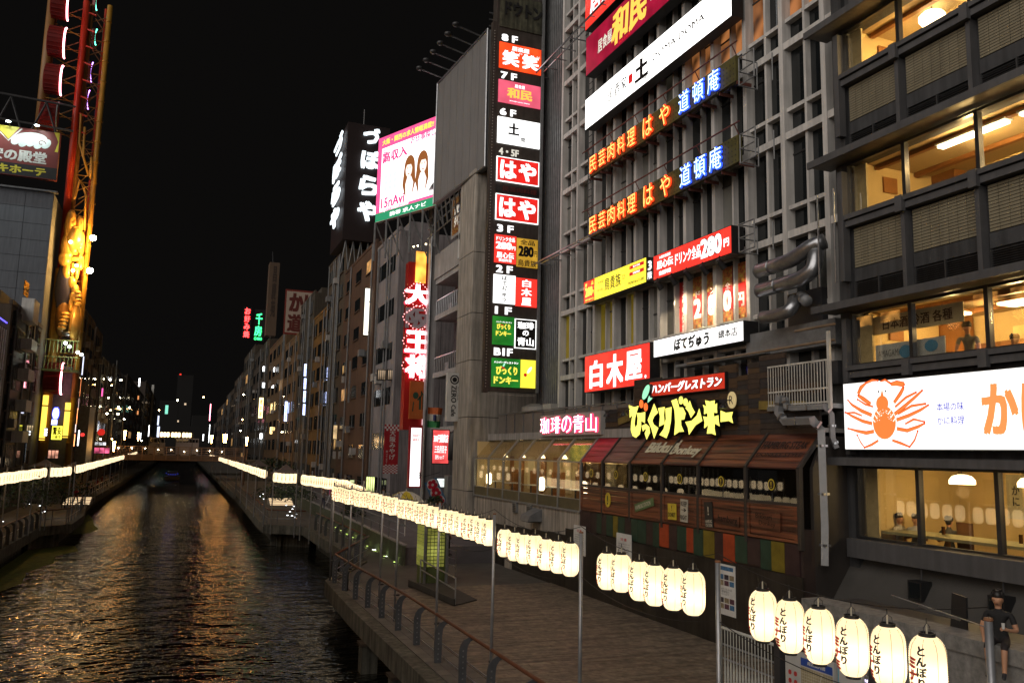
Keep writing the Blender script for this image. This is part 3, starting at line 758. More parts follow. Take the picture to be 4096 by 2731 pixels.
# white DOMA-DOMA
t, w, h = fsign('restaurant_sign', 'long blank white backlit sign with thin grey letters and a black brush mark', 'sign', (2343, 386), (2925, 80), (2925, -70), (2343, 507), G_WHI, rim=.0)
put(t, 'lettering', TB().text('居酒家', w*.27, h*.5, w*.16, h*.42, 0, .018), paint('letter_grey', (.05, .05, .05), .6))
put(t, 'latin_lettering', TB().text('DOMA-DOMA', w*.70, h*.55, w*.32, h*.20, 0, .018), paint('letter_pale_grey', (.10, .10, .10), .6))
put(t, 'seal', TB().rect(w*.365, w*.395, h*.34, h*.62, 0), L_RED)
bk = TB().text('土', w*.46, h*.52, w*.10, h*.66, 0, .07).text('間', w*.485, h*.2, w*.03, h*.16, 0, .03)
put(t, 'brush_mark', bk, L_BLK)
# neon character signs on perforated boards
NR = glow('neon_orange', (1, .055, .01), 1.6); NRC = dimglow('neon_core', (1, .42, .10), 2.6); NB = dimglow('neon_blue_white', (.55, .80, 1), 2.6); NBB = glow('neon_blue', (.03, .10, 1), 1.5)
PF = paint('perforated_olive_board', (.085, .075, .02), .6, .35, 2.5)
def neonsign(lb, TLy, zoff):
    y0, y1, z0, z1 = rectR(SX-.1, *TLy)
    t = thing('neon_sign', (SX-.1, y1, z0), lb, 'neon sign', mat4=frame('R', (SX-.1, y1, z0)))
    w, h = y1-y0, z1-z0
    link('board', MB().box(0, w, 0, h, -.22, -.05).mesh('board', PF), t)
    dm = MB()
    for a_ in range(int(w/.19)):
        for b_ in range(int(h/.19)): dm.box(a_*.19+.07, a_*.19+.12, b_*.19+.07, b_*.19+.12, -.05, -.045)
    o = link('perforation', dm.mesh('perforation', C_BLACK), t); o['kind'] = 'stuff'
    fr = MB(); fr.tube([(-.5, h+.35, .1), (w+.3, h+.35, .1)], .03, 6)
    for q in range(6): fr.tube([(q*w/5.0, h, -.1), (q*w/5.0, h+.35, .1)], .02, 5)
    for q in range(12): fr.box(q*w/11-.02, q*w/11+.02, -.12, -.0, -.7, -.1)
    link('rail_frame', fr.mesh('rail_frame', paint('red_rusted_tube', (.12, .04, .03), .6, .3, 3)), t)
    hh = h*.98
    def ch(s, cx, sz, outer, core, rot=0):
        o = TB().text(s, 0, 0, sz*.86, sz, 0, .036, ext=.03); c = TB().text(s, 0, 0, sz*.80, sz*.94, 0, -.004)
        a_ = link('character', o.mesh('character', outer), t, (cx, h*.5, .02), (0, 0, 0))
        link('neon_tube', c.mesh('neon_tube', core), a_, (0, 0, .05), (0, 0, 0))
    xs = [.045, .125, .205, .285, .365]
    for s, q in zip('民芸肉料理', xs): ch(s, w*q, hh*.86, NR, NRC)
    ch('は', w*.485, hh*.95, NR, NRC); ch('や', w*.60, hh*.95, NR, NRC)
    for s, q in zip('道頓庵', (.725, .81, .895)): ch(s, w*q, hh*.92, NBB, NB)
    return t
neonsign('upper orange and blue neon character sign on a perforated olive board', ((2360, 610), (2940, 340), (2935, 245), (2352, 695)), 0)
neonsign('lower orange and blue neon character sign on a perforated olive board', ((2360, 855), (2950, 655), (2945, 555), (2350, 945)), 0)
# yellow sign
def outlined(t, name, st, cx, cy_, w, h, fill, edge, b0=.02, b1=.07, **k):
    put(t, name+'_outline', TB().text(st, cx, cy_, w*1.02, h*1.05, 0, b1, **k), edge, (0, 0, .022))
    put(t, name, TB().text(st, cx, cy_, w, h, 0, b0, **k), fill, (0, 0, .027))
t, w, h = fsign('restaurant_sign', 'yellow backlit sign with a red 280 yen panel at its left end', 'sign', (2336, 1122), (2586, 1130), (2586, 1035), (2335, 1218), G_YEL)
put(t, 'price_panel', TB().rect(.03, w*.20, .03, h-.03, 0), G_RED2, (0, 0, .022))
put(t, 'price_lettering', TB().text('全', w*.05, h*.82, w*.04, h*.16, 0, .02).text('品', w*.16, h*.82, w*.04, h*.16, 0, .02).text('280', w*.10, h*.48, w*.13, h*.42, 0, .05).text('円', w*.18, h*.42, w*.025, h*.14, 0, .02).text('(税込み294円)', w*.11, h*.13, w*.15, h*.10, 0, .01), L_YEL, (0, 0, .027))
put(t, 'lettering', TB().text('じゃんぼ', w*.29, h*.72, w*.13, h*.16, 0, .012).text('焼鳥', w*.29, h*.38, w*.11, h*.16, 0, 0).text('鳥貴族', w*.50, h*.52, w*.26, h*.55, 0, .012).text('TORIKIZOKU', w*.45, h*.12, w*.42, h*.07, 0, -.01).text('国産', w*.675, h*.55, w*.05, h*.2, 0, 0).text('PHONE 06-6213-3003', w*.86, h*.20, w*.23, h*.13, 0, .014), L_BLK)
put(t, 'red_bar', TB().rect(w*.76, w*.97, h*.74, h*.88, 0).rect(w*.76, w*.97, h*.48, h*.62, 0), L_RED)
put(t, 'bar_lettering', TB().text('第35号店', w*.865, h*.81, w*.10, h*.08, 0, .01).text('道頓堀店', w*.865, h*.55, w*.10, h*.08, 0, .01), L_WHI, (0, 0, .025))
# third floor marker
t, w, h = fsign('floor_sign', 'small black plate reading 3 and the character for floor, between yellow and red signs', 'sign', (2588, 1040), (2612, 1115), (2612, 1025), (2588, 1130), None)
put(t, 'lettering', TB().text('3', w*.5, h*.68, w*.62, h*.42, 0, .04).text('階', w*.5, h*.24, w*.7, h*.32, 0, .01), L_WHI, (0, 0, .01))
# red 280 sign
t, w, h = fsign('restaurant_sign', 'red backlit sign with big outlined white 280 yen lettering', 'sign', (2614, 1022), (2928, 1016), (2926, 904), (2615, 1120), G_RED)
outlined(t, 'price_lettering', '280', w*.77, h*.52, w*.25, h*.72, L_WHI, L_BLK, .05, .085)
outlined(t, 'lettering', 'ドリンク全品', w*.48, h*.52, w*.33, h*.50, L_WHI, L_BLK, .03, .07)
put(t, 'small_lettering', TB().text('円', w*.945, h*.45, w*.06, h*.3, 0, .04).text('居心伝', w*.17, h*.55, w*.23, h*.34, 0, .03).text('お値打居酒屋', w*.17, h*.84, w*.16, h*.12, 0, .02).text('鉄板料理', w*.17, h*.2, w*.17, h*.18, 0, .03), L_WHI)
y0, y1, z0, z1 = rectR(SX, (2614, 1022), (2928, 1016), (2926, 904), (2615, 1120))
for q in range(5):
    yq = y1-(q+.5)*(y1-y0)/5
    t2 = thing('spotlight', (SX-.1, yq, z0-.4), 'black spotlight under the red 280 yen sign, number %s from the left' % ('one two three four five'.split()[q]), 'spotlight')
    MB().tube([(SX-.15, yq, z0), (SX-.15, yq, z0-.16)], .03, 6).build('stem', C_BLACK, t2)
    MB().tube([(SX-.22, yq, z0-.14), (SX+.05, yq, z0-.42)], [.07, .12], 10).build('housing', C_BLACK, t2)
    l = bpy.data.lights.new('spot_beam', 'SPOT'); l.energy = 300; l.color = (1, .78, .5); l.spot_size = math.radians(105); l.spot_blend = .6; l.shadow_soft_size = .08
    lo = link('spot_beam', l, t2, (SX+.02, yq, z0-.46)); lo.rotation_euler = Vector((.55, 0, -1)).to_track_quat('-Z', 'Y').to_euler()
# food posters between the fins, lit by the spots
G_FOOD = []
def foodmat():
    m, t_, o_ = _new('food_photo_print'); N = t_.nodes; L = t_.links
    p = N.new('ShaderNodeBsdfPrincipled'); L.new(p.outputs[0], o_.inputs[0]); p.inputs['Roughness'].default_value = .4
    tc = N.new('ShaderNodeTexCoord'); v = N.new('ShaderNodeTexVoronoi'); v.inputs['Scale'].default_value = 9; L.new(tc.outputs['Object'], v.inputs['Vector'])
    n = N.new('ShaderNodeTexNoise'); n.inputs['Scale'].default_value = 5; n.inputs['Detail'].default_value = 8; L.new(tc.outputs['Object'], n.inputs['Vector'])
    cr = N.new('ShaderNodeValToRGB'); L.new(n.outputs[0], cr.inputs[0]); e = cr.color_ramp.elements
    e[0].position = .35; e[0].color = (.05, .015, .005, 1); e[1].position = .68; e[1].color = (.75, .48, .15, 1)
    q = e.new(.5); q.color = (.42, .12, .03, 1); q = e.new(.58); q.color = (.25, .22, .04, 1)
    L.new(cr.outputs[0], p.inputs['Base Color']); return m
FOOD = foodmat(); PRED = paint('poster_red', (.42, .012, .012), .4, .1)
yb0 = MJ[1]; posters = []
for j, (px_, st) in enumerate(((2742, 'お3心伝'), (2797, 'ド2'), (2855, 'ン8'), (2917, '全0'), (2970, '円'))):
    yc = aX(px_+6, 1250, GX+.4).y; z0_, z1_ = 11.65, 13.85
    y0_, y1_ = yc-.30, yc+.30
    t = sign('food_poster', ['narrow red poster with small white characters, first from the left under the red sign', 'food poster with a white digit two, beside the narrow red poster', 'food poster with a white digit eight, in the middle of the row', 'food poster with a white digit zero, next to the yen poster', 'food poster with the yen character beside the steel ducts'][j], 'poster', 'R', (GX+.28, y1_, z0_), .6, 2.2, .03, PRED, rim=0)
    if j: put(t, 'photo', TB().rect(.0, .6, 1.5, 2.2, 0).rect(0, .6, 0, .62, 0), FOOD, (0, 0, .022))
    tb_ = TB()
    if j == 0: tb_.text('3お心伝鉄', .3, 1.1, .24, 1.9, 0, .03, vertical=True)
    elif j == 4: tb_.text('円', .3, .9, .44, .5, 0, .06)
    else: tb_.text(st[1], .3, .98, .5, .78, 0, .06); tb_.text(st[0], .34, 1.52, .3, .24, 0, .03)
    put(t, 'lettering', tb_, paint('poster_white_ink', (.8, .8, .78), .5), (0, 0, .027))
# white bottejyu sign
t, w, h = fsign('restaurant_sign', 'white backlit sign with black brush lettering beside the food posters', 'sign', (2615, 1360), (2975, 1358), (2975, 1282), (2616, 1438), glow('face_white_b', (1, .99, .97), 1.5), d=.6)
put(t, 'brush_lettering', TB().text('ぼてぢゅう', w*.46, h*.5, w*.40, h*.70, 0, .06, shear=.12), L_BLK)
put(t, 'lettering', TB().text('總本店', w*.85, h*.55, w*.19, h*.42, 0, .022), L_BLK)
put(t, 'small_lettering', TB().text('元祖', w*.12, h*.66, w*.10, h*.15, 0, 0).text('お好み焼の店', w*.13, h*.36, w*.17, h*.16, 0, 0), paint('ink_mid_grey', (.25, .25, .25), .6))
# red shirokiya
t, w, h = fsign('restaurant_sign', 'square red backlit sign with three bold white characters', 'sign', (2340, 1423), (2600, 1540), (2600, 1370), (2340, 1568), G_RED, d=.45)
put(t, 'lettering', TB().text('白', w*.2, h*.46, w*.22, h*.74, 0, .045).text('木', w*.5, h*.47, w*.26, h*.84, 0, .045).text('屋', w*.78, h*.52, w*.24, h*.72, 0, .045).disc(w*.945, h*.2, .07, .07, 0, 12), L_WHI)
sm = TB()
for q in range(1, 4): sm.rect(w*q/4-.006, w*q/4+.006, .05, h-.05, 0)
put(t, 'panel_joint', sm, G_RED2, (0, 0, .0205))
# ---- sign zone junk: lattice brackets at the sign ends
for (px_, pyt, pyb, lb) in ((2955, 235, 345, 'open steel bracket frame at the end of the upper neon sign'), (2960, 540, 655, 'open steel bracket frame at the end of the lower neon sign'), (2955, 900, 1010, 'open black steel frame at the end of the red 280 yen sign')):
    a = aX(px_, pyt, SX-.1); b = aX(px_, pyb, SX-.1)
    t = thing('sign_bracket', (SX, a.y, b.z), lb, 'bracket')
    m = MB(); r = .025
    for zz in (b.z, (a.z+b.z)/2, a.z): m.tube([(SX-.1, a.y, zz), (GX, a.y, zz)], r, 5); m.tube([(SX-.1, a.y-.8, zz), (SX-.1, a.y, zz)], r, 5)
    for yy in (a.y, a.y-.8): m.tube([(SX-.1, yy, b.z), (SX-.1, yy, a.z)], r, 5); m.tube([(GX, yy, b.z), (GX, yy, a.z)], r, 5)
    m.build('frame', C_GREYMET, t)
# ladder left of the neon signs
t = thing('ladder', (GX-.1, 37, 20), 'thin black ladder behind the left ends of the neon signs', 'ladder')
yl_ = aX(2352, 800, GX-.12).y
m = MB()
for dy in (0, .4): m.tube([(GX-.12, yl_-dy, 17.5), (GX-.12, yl_-dy, 26.5)], .025, 5)
m.build('stile', C_BLACK, t)
for q in range(26): MB().tube([(GX-.12, yl_, 17.7+q*.34), (GX-.12, yl_-.4, 17.7+q*.34)], .018, 5).build('rung', C_BLACK, t)

# ---- ducts between the grid building and the restaurant
def duct(lb, pts, r, x=16.9, smooth=True, cat='duct'):
    P = [aX(px_, py_, xx) for px_, py_, xx in pts]
    t = thing('duct', P[0], lb, cat)
    # rounded path
    path = []
    for i, p in enumerate(P):
        if 0 < i < len(P)-1:
            a, b = P[i-1], P[i+1]; d0 = (a-p); d1 = (b-p); k = min(r*1.6, d0.length*.45, d1.length*.45)
            q0 = p+d0.normalized()*k; q1 = p+d1.normalized()*k
            for s in (0, .33, .66, 1): path.append(q0*(1-s)*(1-s)+p*2*s*(1-s)+q1*s*s)
        else: path.append(p)
    MB().tube(path, r, 18).build('pipe', C_STEEL, t, smooth=True)
    cm = []
    for a, b in zip(path, path[1:]):
        L_ = (b-a).length
        n_ = max(1, int(L_/1.1))
        for s in range(n_ if L_ > .5 else 0):
            c = a.lerp(b, (s+.5)/n_); d = (b-a).normalized()*.02
            MB().tube([c-d, c+d], r*1.05, 18, caps=True).build('collar', C_STEEL, t, smooth=True)
    MB().tube([path[0]-(path[1]-path[0]).normalized()*.02, path[0]], r*1.04, 18).build('end_cap', C_GREYMET, t, smooth=True)
    return t
duct('upper fat steel duct rising to the right', [(3035, 1085, 16.7), (3170, 1040, 16.7), (3245, 985, 16.8), (3300, 965, 17.0)], .23)
duct('middle fat steel duct with an upward elbow', [(3040, 1163, 16.6), (3205, 1115, 16.6), (3255, 1080, 16.7), (3262, 1030, 16.8), (3269, 990, 17.0)], .23)
duct('short steel duct nearest the cage, curving up to a round mouth', [(3052, 1270, 16.6), (3110, 1262, 16.6), (3165, 1240, 16.6), (3180, 1200, 16.9)], .20)
duct('small round duct mouth facing out beside the elbows', [(3225, 1203, 16.3), (3205, 1185, 17.3)], .16)
bd = thing('duct_rack', (17.2, 20.3, 11), 'grey sheet metal air box and shelves below the steel ducts', 'machinery')
for (a_, b_, x_, mt) in (((2985, 1430), (3340, 1270), 17.2, C_GREYMET), ((2700, 1470), (3060, 1400), 17.0, C_GREYMET), ((3060, 1560), (3350, 1440), 16.9, C_DARK), ((3150, 1180), (3290, 1290), 17.5, C_DARK)):
    p, q = aX(*a_, x_), aX(*b_, x_)
    bx('air_box', mt, bd, x_, x_+.55, q.y, p.y, min(p.z, q.z), max(p.z, q.z))
for (a_, b_) in (((2750, 1455), (3340, 1430)), ((3180, 1325), (3340, 1300))):
    p, q = aX(*a_, 16.6), aX(*b_, 16.6); MB().tube([p, (q.x, q.y, p.z)], .04, 6).build('pipe', paint('brown_pipe', (.2, .14, .09), .5), bd)
for xx, py_ in ((3275, 990), (3340, 960)):
    p = aX(xx, py_, 16.55); MB().tube([(p.x, p.y, 11.9), (p.x, p.y, 14.6)], .03, 6).build('upright', C_STEEL, bd)
# white cage balcony and square white downpipes
cg = thing('cage_balcony', (16.4, 19.6, 8.6), 'white barred cage balcony between grid building and restaurant', 'balcony')
pA, pB = aX(3078, 1560, 16.2), aX(3315, 1560, 16.2)
z0_, z1_ = 8.55, 9.75; ya_, yb_ = pB.y-.1, pA.y
bx('platform', C_GREYMET, cg, 16.1, 17.5, ya_, yb_, z0_-.12, z0_)
BW = paint('cage_white', (.55, .53, .48), .5, .2, 3, streak=.3)
for zz in (z0_+.02, z0_+.4, z1_-.04): bx('rail', BW, cg, 16.13, 16.17, ya_, yb_, zz, zz+.045)
q = ya_
while q < yb_+.01: MB().tube([(16.15, q, z0_), (16.15, q, z1_)], .013, 6).build('bar', BW, cg); q += .115
for xx in (16.5, 16.85, 17.2): MB().tube([(xx, yb_, z0_), (xx, yb_, z1_)], .016, 6).build('bar', BW, cg)
for zz in (z0_+.4, z1_-.04): MB().tube([(16.15, yb_, zz), (17.5, yb_, zz)], .018, 6).build('side_rail', BW, cg)
post_p = aX(3322, 1700, 16.1); bx('post', BW, cg, 16.08, 16.16, post_p.y-.04, post_p.y+.04, 8.4, 10.5)
DP = paint('white_downpipe', (.22, .225, .235), .35, .15, 3, spec=.6)
def dpipe(lb, pts, w):
    P = [aX(px_, py_, 16.0) if px_ < 3200 else aY(px_, py_, 17.55) for px_, py_ in pts]; t = thing('downpipe', P[-1], lb, 'pipe')
    MB().tube(P, w, 4).build('pipe', DP, t)
    for a_, b_ in zip(P, P[1:]):
        c = a_.lerp(b_, .5); d = (b_-a_).normalized()*.03; MB().tube([c-d, c+d], w*1.15, 4).build('collar', C_STEEL, t)
dpipe('thick white square downpipe that doglegs beside the awnings', [(3120, 1580), (3115, 1650), (3140, 1685), (3250, 1680), (3285, 1715), (3290, 1850), (3300, 2100), (3300, 2260)], .13)
dpipe('thin white downpipe to the right of the thick one', [(3140, 1590), (3145, 1625), (3170, 1632), (3300, 1625), (3325, 1655), (3330, 1750), (3345, 1790)], .09)

# ================================================================= GLASS-FRONTED LOW BUILDING (coffee house + hamburger restaurant)
CXF = 15.4; YA, YB, YM = 17.85, 44.3, 30.95
zs, zg, zr = 5.2, 6.75, 7.78; XR = 16.25
low = thing('cafe_building', (CXF, 30, 1.5), 'long low building with a glazed coffee house and a timber-clad hamburger restaurant', 'building')
MF = paint('grey_glazing_bar', (.20, .20, .20), .4, .2, 3)
MFD = paint('dark_glazing_bar', (.035, .03, .027), .5, .2, 3)
bx('lower_wall', C_CONC2, low, CXF+.02, CXF+.4, YM, YB, 2.4, zs-.02)
bx('lower_wall', paint('dark_brown_wall', (.035, .022, .018), .7, .3, 2), low, CXF+.02, CXF+.4, YA, YM, 1.5, zs-.02)
bx('end_wall', MFD, low, CXF+.4, XR+1.4, YA, YA+.12, 1.5, zg+.02)
MB().prism([(CXF+.4, YA, zg+.02), (XR+1.4, YA, zg+.02), (XR+1.4, YA, zr), (XR, YA, zr)], (0, 0, 0), (0, .12, 0)).build('end_gable', MFD, low)
bx('back_wall', paint('cafe_interior', (.55, .42, .22), .8, .15, 1), low, XR+1.3, XR+1.36, YM, YB, zs-1, zr)
bx('back_wall', paint('dark_interior', (.03, .025, .02), .8), low, XR+1.3, XR+1.36, YA+.12, YM, zs-1, zr)
bx('far_wall', paint('cafe_interior', (.55, .42, .22), .8, .15, 1), low, CXF+.1, XR+1.3, YB-.1, YB, zs-.4, zr-.1)
for k in range(4): bx('partition', RWD, low, XR+.2, XR+.9, YM+2.6+k*2.6, YM+2.7+k*2.6, zs-.3, zs+1.0)
bx('floor', paint('cafe_floor', (.2, .14, .08), .6), low, CXF+.4, XR+1.3, YA+.12, YB, zs-.35, zs-.3)
bx('flat_roof', C_CONC, low, XR, GX-.02, YA, YB, zr-.1, zr+.12)
bx('eave_band', C_CONC, low, XR-.12, XR+.02, YM-3.6, YB, zr-.03, zr+.32)
yy = [YM+(YB-YM)*k/6 for k in range(7)]
GC = glass('cafe_glass', (.93, .93, .9), .02, .8); GS = glass('cafe_sloped_glass', (.82, .80, .74), .08, 1.2)
def slope(name, mat, ya, yb, t=.012, x0=CXF, z0=zg, x1=XR, z1=zr-.04, off=0.0):
    n = Vector((-(z1-z0), 0, x1-x0)).normalized()
    a = Vector((x0, 0, z0))+n*off; b = Vector((x1, 0, z1))+n*off
    return MB().prism([a, b, b+n*t, a+n*t], (0, ya, 0), (0, yb, 0)).build(name, mat, low)
for k in range(7):
    slope('rafter', MF, yy[k]-.045, yy[k]+.045, .09, off=-.01); bx('mullion', MF, low, CXF-.05, CXF+.05, yy[k]-.045, yy[k]+.045, zs-.45, zg+.03)
for k in range(6):
    bx('window', GC, low, CXF, CXF+.012, yy[k]+.045, yy[k+1]-.045, zs+.02, zg-.04)
    bx('kick_panel', paint('olive_kick_panel', (.10, .085, .045), .5), low, CXF-.01, CXF+.02, yy[k]+.045, yy[k+1]-.045, zs-.44, zs)
    slope('roof_pane', GS, yy[k]+.045, yy[k+1]-.045)
bx('rail', MF, low, CXF-.04, CXF+.04, YM, YB, zg-.04, zg+.02); bx('rail', MF, low, CXF-.04, CXF+.04, YM, YB, zs-.0, zs+.03); bx('rail', MF, low, CXF-.06, CXF+.04, YM, YB, zs-.52, zs-.44)
# inside the coffee house
for k in range(5):
    y_ = YM+1.2+k*2.5
    t = thing('cafe_lamp', (CXF+1.0, y_, 6.9), 'small cone pendant lamp %s inside the coffee house' % ['nearest the hamburger restaurant', 'second from the red awning', 'over the middle bay', 'fourth from the red awning', 'at the far end bay'][k], 'lamp')
    MB().lathe([(.13, 0), (.05, .14), (.015, .17)], 10, (CXF+1.0, y_, 6.85)).build('shade', LAMPW, t); MB().tube([(CXF+1, y_, 7.0), (CXF+1, y_, 7.55)], .01, 4).build('cord', C_DARK, t)
    plight('lamp_glow', (CXF+1.0, y_, 6.7), 26, (1, .72, .36), .1, t)
    t = thing('cafe_table', (CXF+.75, y_+.9, 4.9), 'small white cafe table inside the glazed front, %s bay' % ['first', 'second', 'third', 'fourth', 'fifth'][k], 'table')
    bx('table_top', C_WHITEP, t, CXF+.5, CXF+1.15, y_+.5, y_+1.4, 5.5, 5.54); MB().tube([(CXF+.8, y_+.95, 4.9), (CXF+.8, y_+.95, 5.5)], .04, 6).build('table_leg', C_DARK, t)
for k, y_ in enumerate((43.2, 36.0, 31.6)):
    t = thing('table_lamp', (CXF+.5, y_, 5.3), ['glowing rounded table lamp at the far end of the coffee house', 'glowing rounded table lamp in the middle of the coffee house', 'glowing rounded table lamp next to the hamburger restaurant'][k], 'lamp')
    MB().lathe([(.10, 0), (.15, .1), (.15, .5), (.08, .6)], 12, (CXF+.45, y_, 5.35)).build('shade', LAMPW, t, smooth=True); MB().lathe([(.1, 0), (.1, .05)], 10, (CXF+.45, y_, 5.3)).build('foot', C_DARK, t)
for k in range(9):
    y_ = YM+.8+k*1.5; bx('wall_panel', RWD if k % 3 else SHO, low, XR+1.22, XR+1.29, y_, y_+R.uniform(.4, .9), 5.2, 6.9)
# hamburger restaurant front
AW = []
def plank_mat(nm, c1, c2):
    m, t_, o_ = _new(nm); N = t_.nodes; L = t_.links
    p = N.new('ShaderNodeBsdfPrincipled'); L.new(p.outputs[0], o_.inputs[0]); p.inputs['Roughness'].default_value = .42
    g = N.new('ShaderNodeNewGeometry'); mp = N.new('ShaderNodeMapping'); mp.inputs['Scale'].default_value = (1, .22, 6.5); L.new(g.outputs['Position'], mp.inputs[0])
    n = N.new('ShaderNodeTexNoise'); n.inputs['Scale'].default_value = 1.6; n.inputs['Detail'].default_value = 5; L.new(mp.outputs[0], n.inputs['Vector'])
    cr = N.new('ShaderNodeValToRGB'); L.new(n.outputs[0], cr.inputs[0]); e = cr.color_ramp.elements
    e[0].position = .38; e[0].color = (*c1, 1); e[1].position = .64; e[1].color = (*c2, 1); L.new(cr.outputs[0], p.inputs['Base Color']); return m
PB = plank_mat('printed_planks_brown', (.035, .011, .007), (.19, .06, .026)); PR = plank_mat('printed_planks_red', (.20, .006, .016), (.42, .02, .04)); PGY = plank_mat('printed_planks_grey', (.06, .022, .02), (.20, .11, .085))
ex = [aX(p, 1870, CXF).y for p in (3209, 2985, 2795, 2650, 2522, 2412)]+[YM]
ex[0] = YA+.05
for k in range(6):
    y0, y1 = ex[k], ex[k+1]
    slope('rafter', MFD, y0-.05, y0+.05, .10, off=-.01)
    bx('post', MFD, low, CXF-.06, CXF+.06, y0-.06, y0+.06, zs-.55, zg+.04)
    slope('awning_panel', (PB, PB, PB, PB, PGY, PR)[k], y0+.05, y1-.05, .03)
    n = 5
    for q in range(n):   # the printed boards stand proud one by one
        a = q/n; b = (q+.93)/n
        slope('board', (PB, PB, PB, PB, PGY, PR)[k], y0+.06, y1-.06, .015, CXF+(XR-CXF)*a+.02, zg+(zr-.04-zg)*a+.02, CXF+(XR-CXF)*b, zg+(zr-.04-zg)*b, off=.03)
    bx('window', glass('bar_glass', (.5, .5, .5), .02, 1.6), low, CXF, CXF+.012, y0+.06, y1-.06, zs+.65, zg-.04)
    bx('transom', MFD, low, CXF-.04, CXF+.04, y0, y1, zs+.58, zs+.66)
    for q in range(4): bx('panel_board', PB, low, CXF-.04, CXF+.02, y0+.2, y1-.2, zs-.28+q*.20, zs-.28+q*.20+.185)
    bx('panel_frame', PB, low, CXF-.06, CXF+.02, y0+.07, y0+.19, zs-.30, zs+.56); bx('panel_frame', PB, low, CXF-.06, CXF+.02, y1-.19, y1-.07, zs-.30, zs+.56)
    bx('panel_frame', PB, low, CXF-.055, CXF+.02, y0+.07, y1-.07, zs-.38, zs-.30); bx('panel_frame', PB, low, CXF-.055, CXF+.02, y0+.07, y1-.07, zs+.52, zs+.575)
# coloured boards under the panels
cols = {'o': (.30, .045, .012), 'g': (.018, .045, .028), 'd': (.035, .018, .018), 'y': (.16, .12, .012), 'b': (.03, .012, .012)}
seq = 'dydgdoodgyogdodgodgdygdyd'
y_ = YA+.1; i_ = 0; seq2 = 'dygdgodygogdogdggdgygdgddd'
while y_ < YM-.1 and i_ < 60:
    c = seq2[i_ % len(seq2)]; w_ = R.uniform(.38, .62)
    bx('cladding_board', paint('board_'+c, cols[c], .55, .35, 3), low, CXF-.03-R.uniform(0, .012), CXF+.02, y_, min(YM, y_+w_-.012), 3.98+R.uniform(-.02, .05), zs-.42)
    y_ += w_; i_ += 1
# painted words on awnings and panels
def awtext(name, lab, s, k, fx, fz, w, h, mat, bold=.03, cat='lettering'):
    y0, y1 = ex[k], ex[k+1]; n = Vector((-(zr-.04-zg), 0, XR-CXF)).normalized(); up = Vector((XR-CXF, 0, zr-.04-zg)).normalized()
    o_ = Vector((CXF, 0, zg))+up*(1.33*fz)+n*.075; o_.y = y1-(y1-y0)*fx
    m = Matrix(((0, -1, 0), up, n)).transposed().to_4x4(); m.translation = o_
    ob = link(name, TB().text(s, 0, 0, w, h, 0, bold).mesh(name, mat), None); ob.matrix_world = m
    ob.parent = low; ob.matrix_parent_inverse = Matrix.Translation(-Vector(WL[low]))
PWH = paint('painted_cream', (.5, .46, .36), .6, .3, 6); PBK = paint('burnt_lettering', (.02, .012, .01), .6)
awtext('painted_word', '', 'Bikku', 3, .62, .55, 1.6, .5, PWH, .05); awtext('painted_word', '', 'ri', 2, .06, .62, .35, .5, PWH, .05)
awtext('painted_word', '', 'Donkey', 2, .42, .42, 1.75, .5, PWH, .05)
awtext('painted_word', '', 'HAMBURG STEAK', 0, .5, .62, 1.9, .28, PBK, .02); awtext('painted_word', '', 'DONKEY STYLE', 0, .5, .35, 1.9, .14, PBK, .01)
def plaque(name, lb, k, fx, z, w, h, mat, words, wm, rot=0, round_=False, shape=None):
    y0, y1 = ex[k], ex[k+1]; yc = y1-(y1-y0)*fx
    m = frame('R', (CXF-.075, yc, z)) @ Matrix.Rotation(rot, 4, 'Z')
    t = thing(name, (CXF-.075, yc, z), lb, 'sign', mat4=m)
    b = MB()
    if round_: b.lathe([(w/2, -.012), (w/2, .012)], 24, (0, 0, 0), 0, 1, h/w)
    else: b.box(-w/2, w/2, -h/2, h/2, -.012, .012)
    link('plate', b.mesh('plate', mat), t)
    tb_ = TB()
    for (s, cx, cy_, ww, hh, bo) in words: tb_.text(s, cx, cy_, ww, hh, 0, bo)
    link('lettering', tb_.mesh('lettering', wm), t, (0, 0, .016)); return t
YP = paint('plaque_yellow', (.55, .42, .04), .5, .2, 5); GP = paint('plaque_green', (.10, .16, .06), .5, .2, 5); WP = paint('plaque_white', (.45, .42, .34), .5, .25, 5); KP = paint('plaque_black', (.02, .02, .02), .5)
zc = zs+.13
plaque('round_plaque', 'round yellow and green plaque with an exclamation mark on timber panel', 4, .26, zc+.02, .42, .55, YP, [('!', 0, 0, .08, .34, .04)], paint('plaque_dark_green', (.02, .07, .03), .5), 0, True)
plaque('street_sign', 'slanted green arrow sign reading HAMBURG STATION', 3, .5, zc, 1.3, .28, GP, [('HAMBURG STATION', -.06, 0, 1.05, .15, .02)], PWH, .24)
plaque('shop_plaque', 'yellow and white plaque with one black word and an exclamation mark', 2, .33, zc-.1, .5, .52, YP, [('DONKEY', 0, -.1, .44, .15, .02), ('!', 0, .12, .04, .16, .02)], PBK, .03)
plaque('shop_plaque', 'rusty white plaque reading KEEP RIGHT with an arrow', 2, .66, zc-.02, .42, .72, WP, [('KEEP', 0, .22, .34, .15, .02), ('→', 0, .02, .3, .12, .03), ('RIGHT', 0, -.22, .36, .15, .02)], PBK, -.03)
plaque('shop_plaque', 'black and white plaque reading HAMBURG STATION on timber panel', 1, .26, zc-.05, .42, .78, KP, [('HAMBURG', 0, -.2, .34, .1, .015), ('STATION', 0, -.32, .34, .1, .015), ('!', 0, .12, .06, .26, .03)], PWH, .08)
plaque('painted_words', 'dark word hamburg burnt into the timber panel near the black plaque', 1, .66, zc-.14, 1.1, .3, PB, [('hamburg', 0, 0, .95, .26, .03)], PBK, -.03)
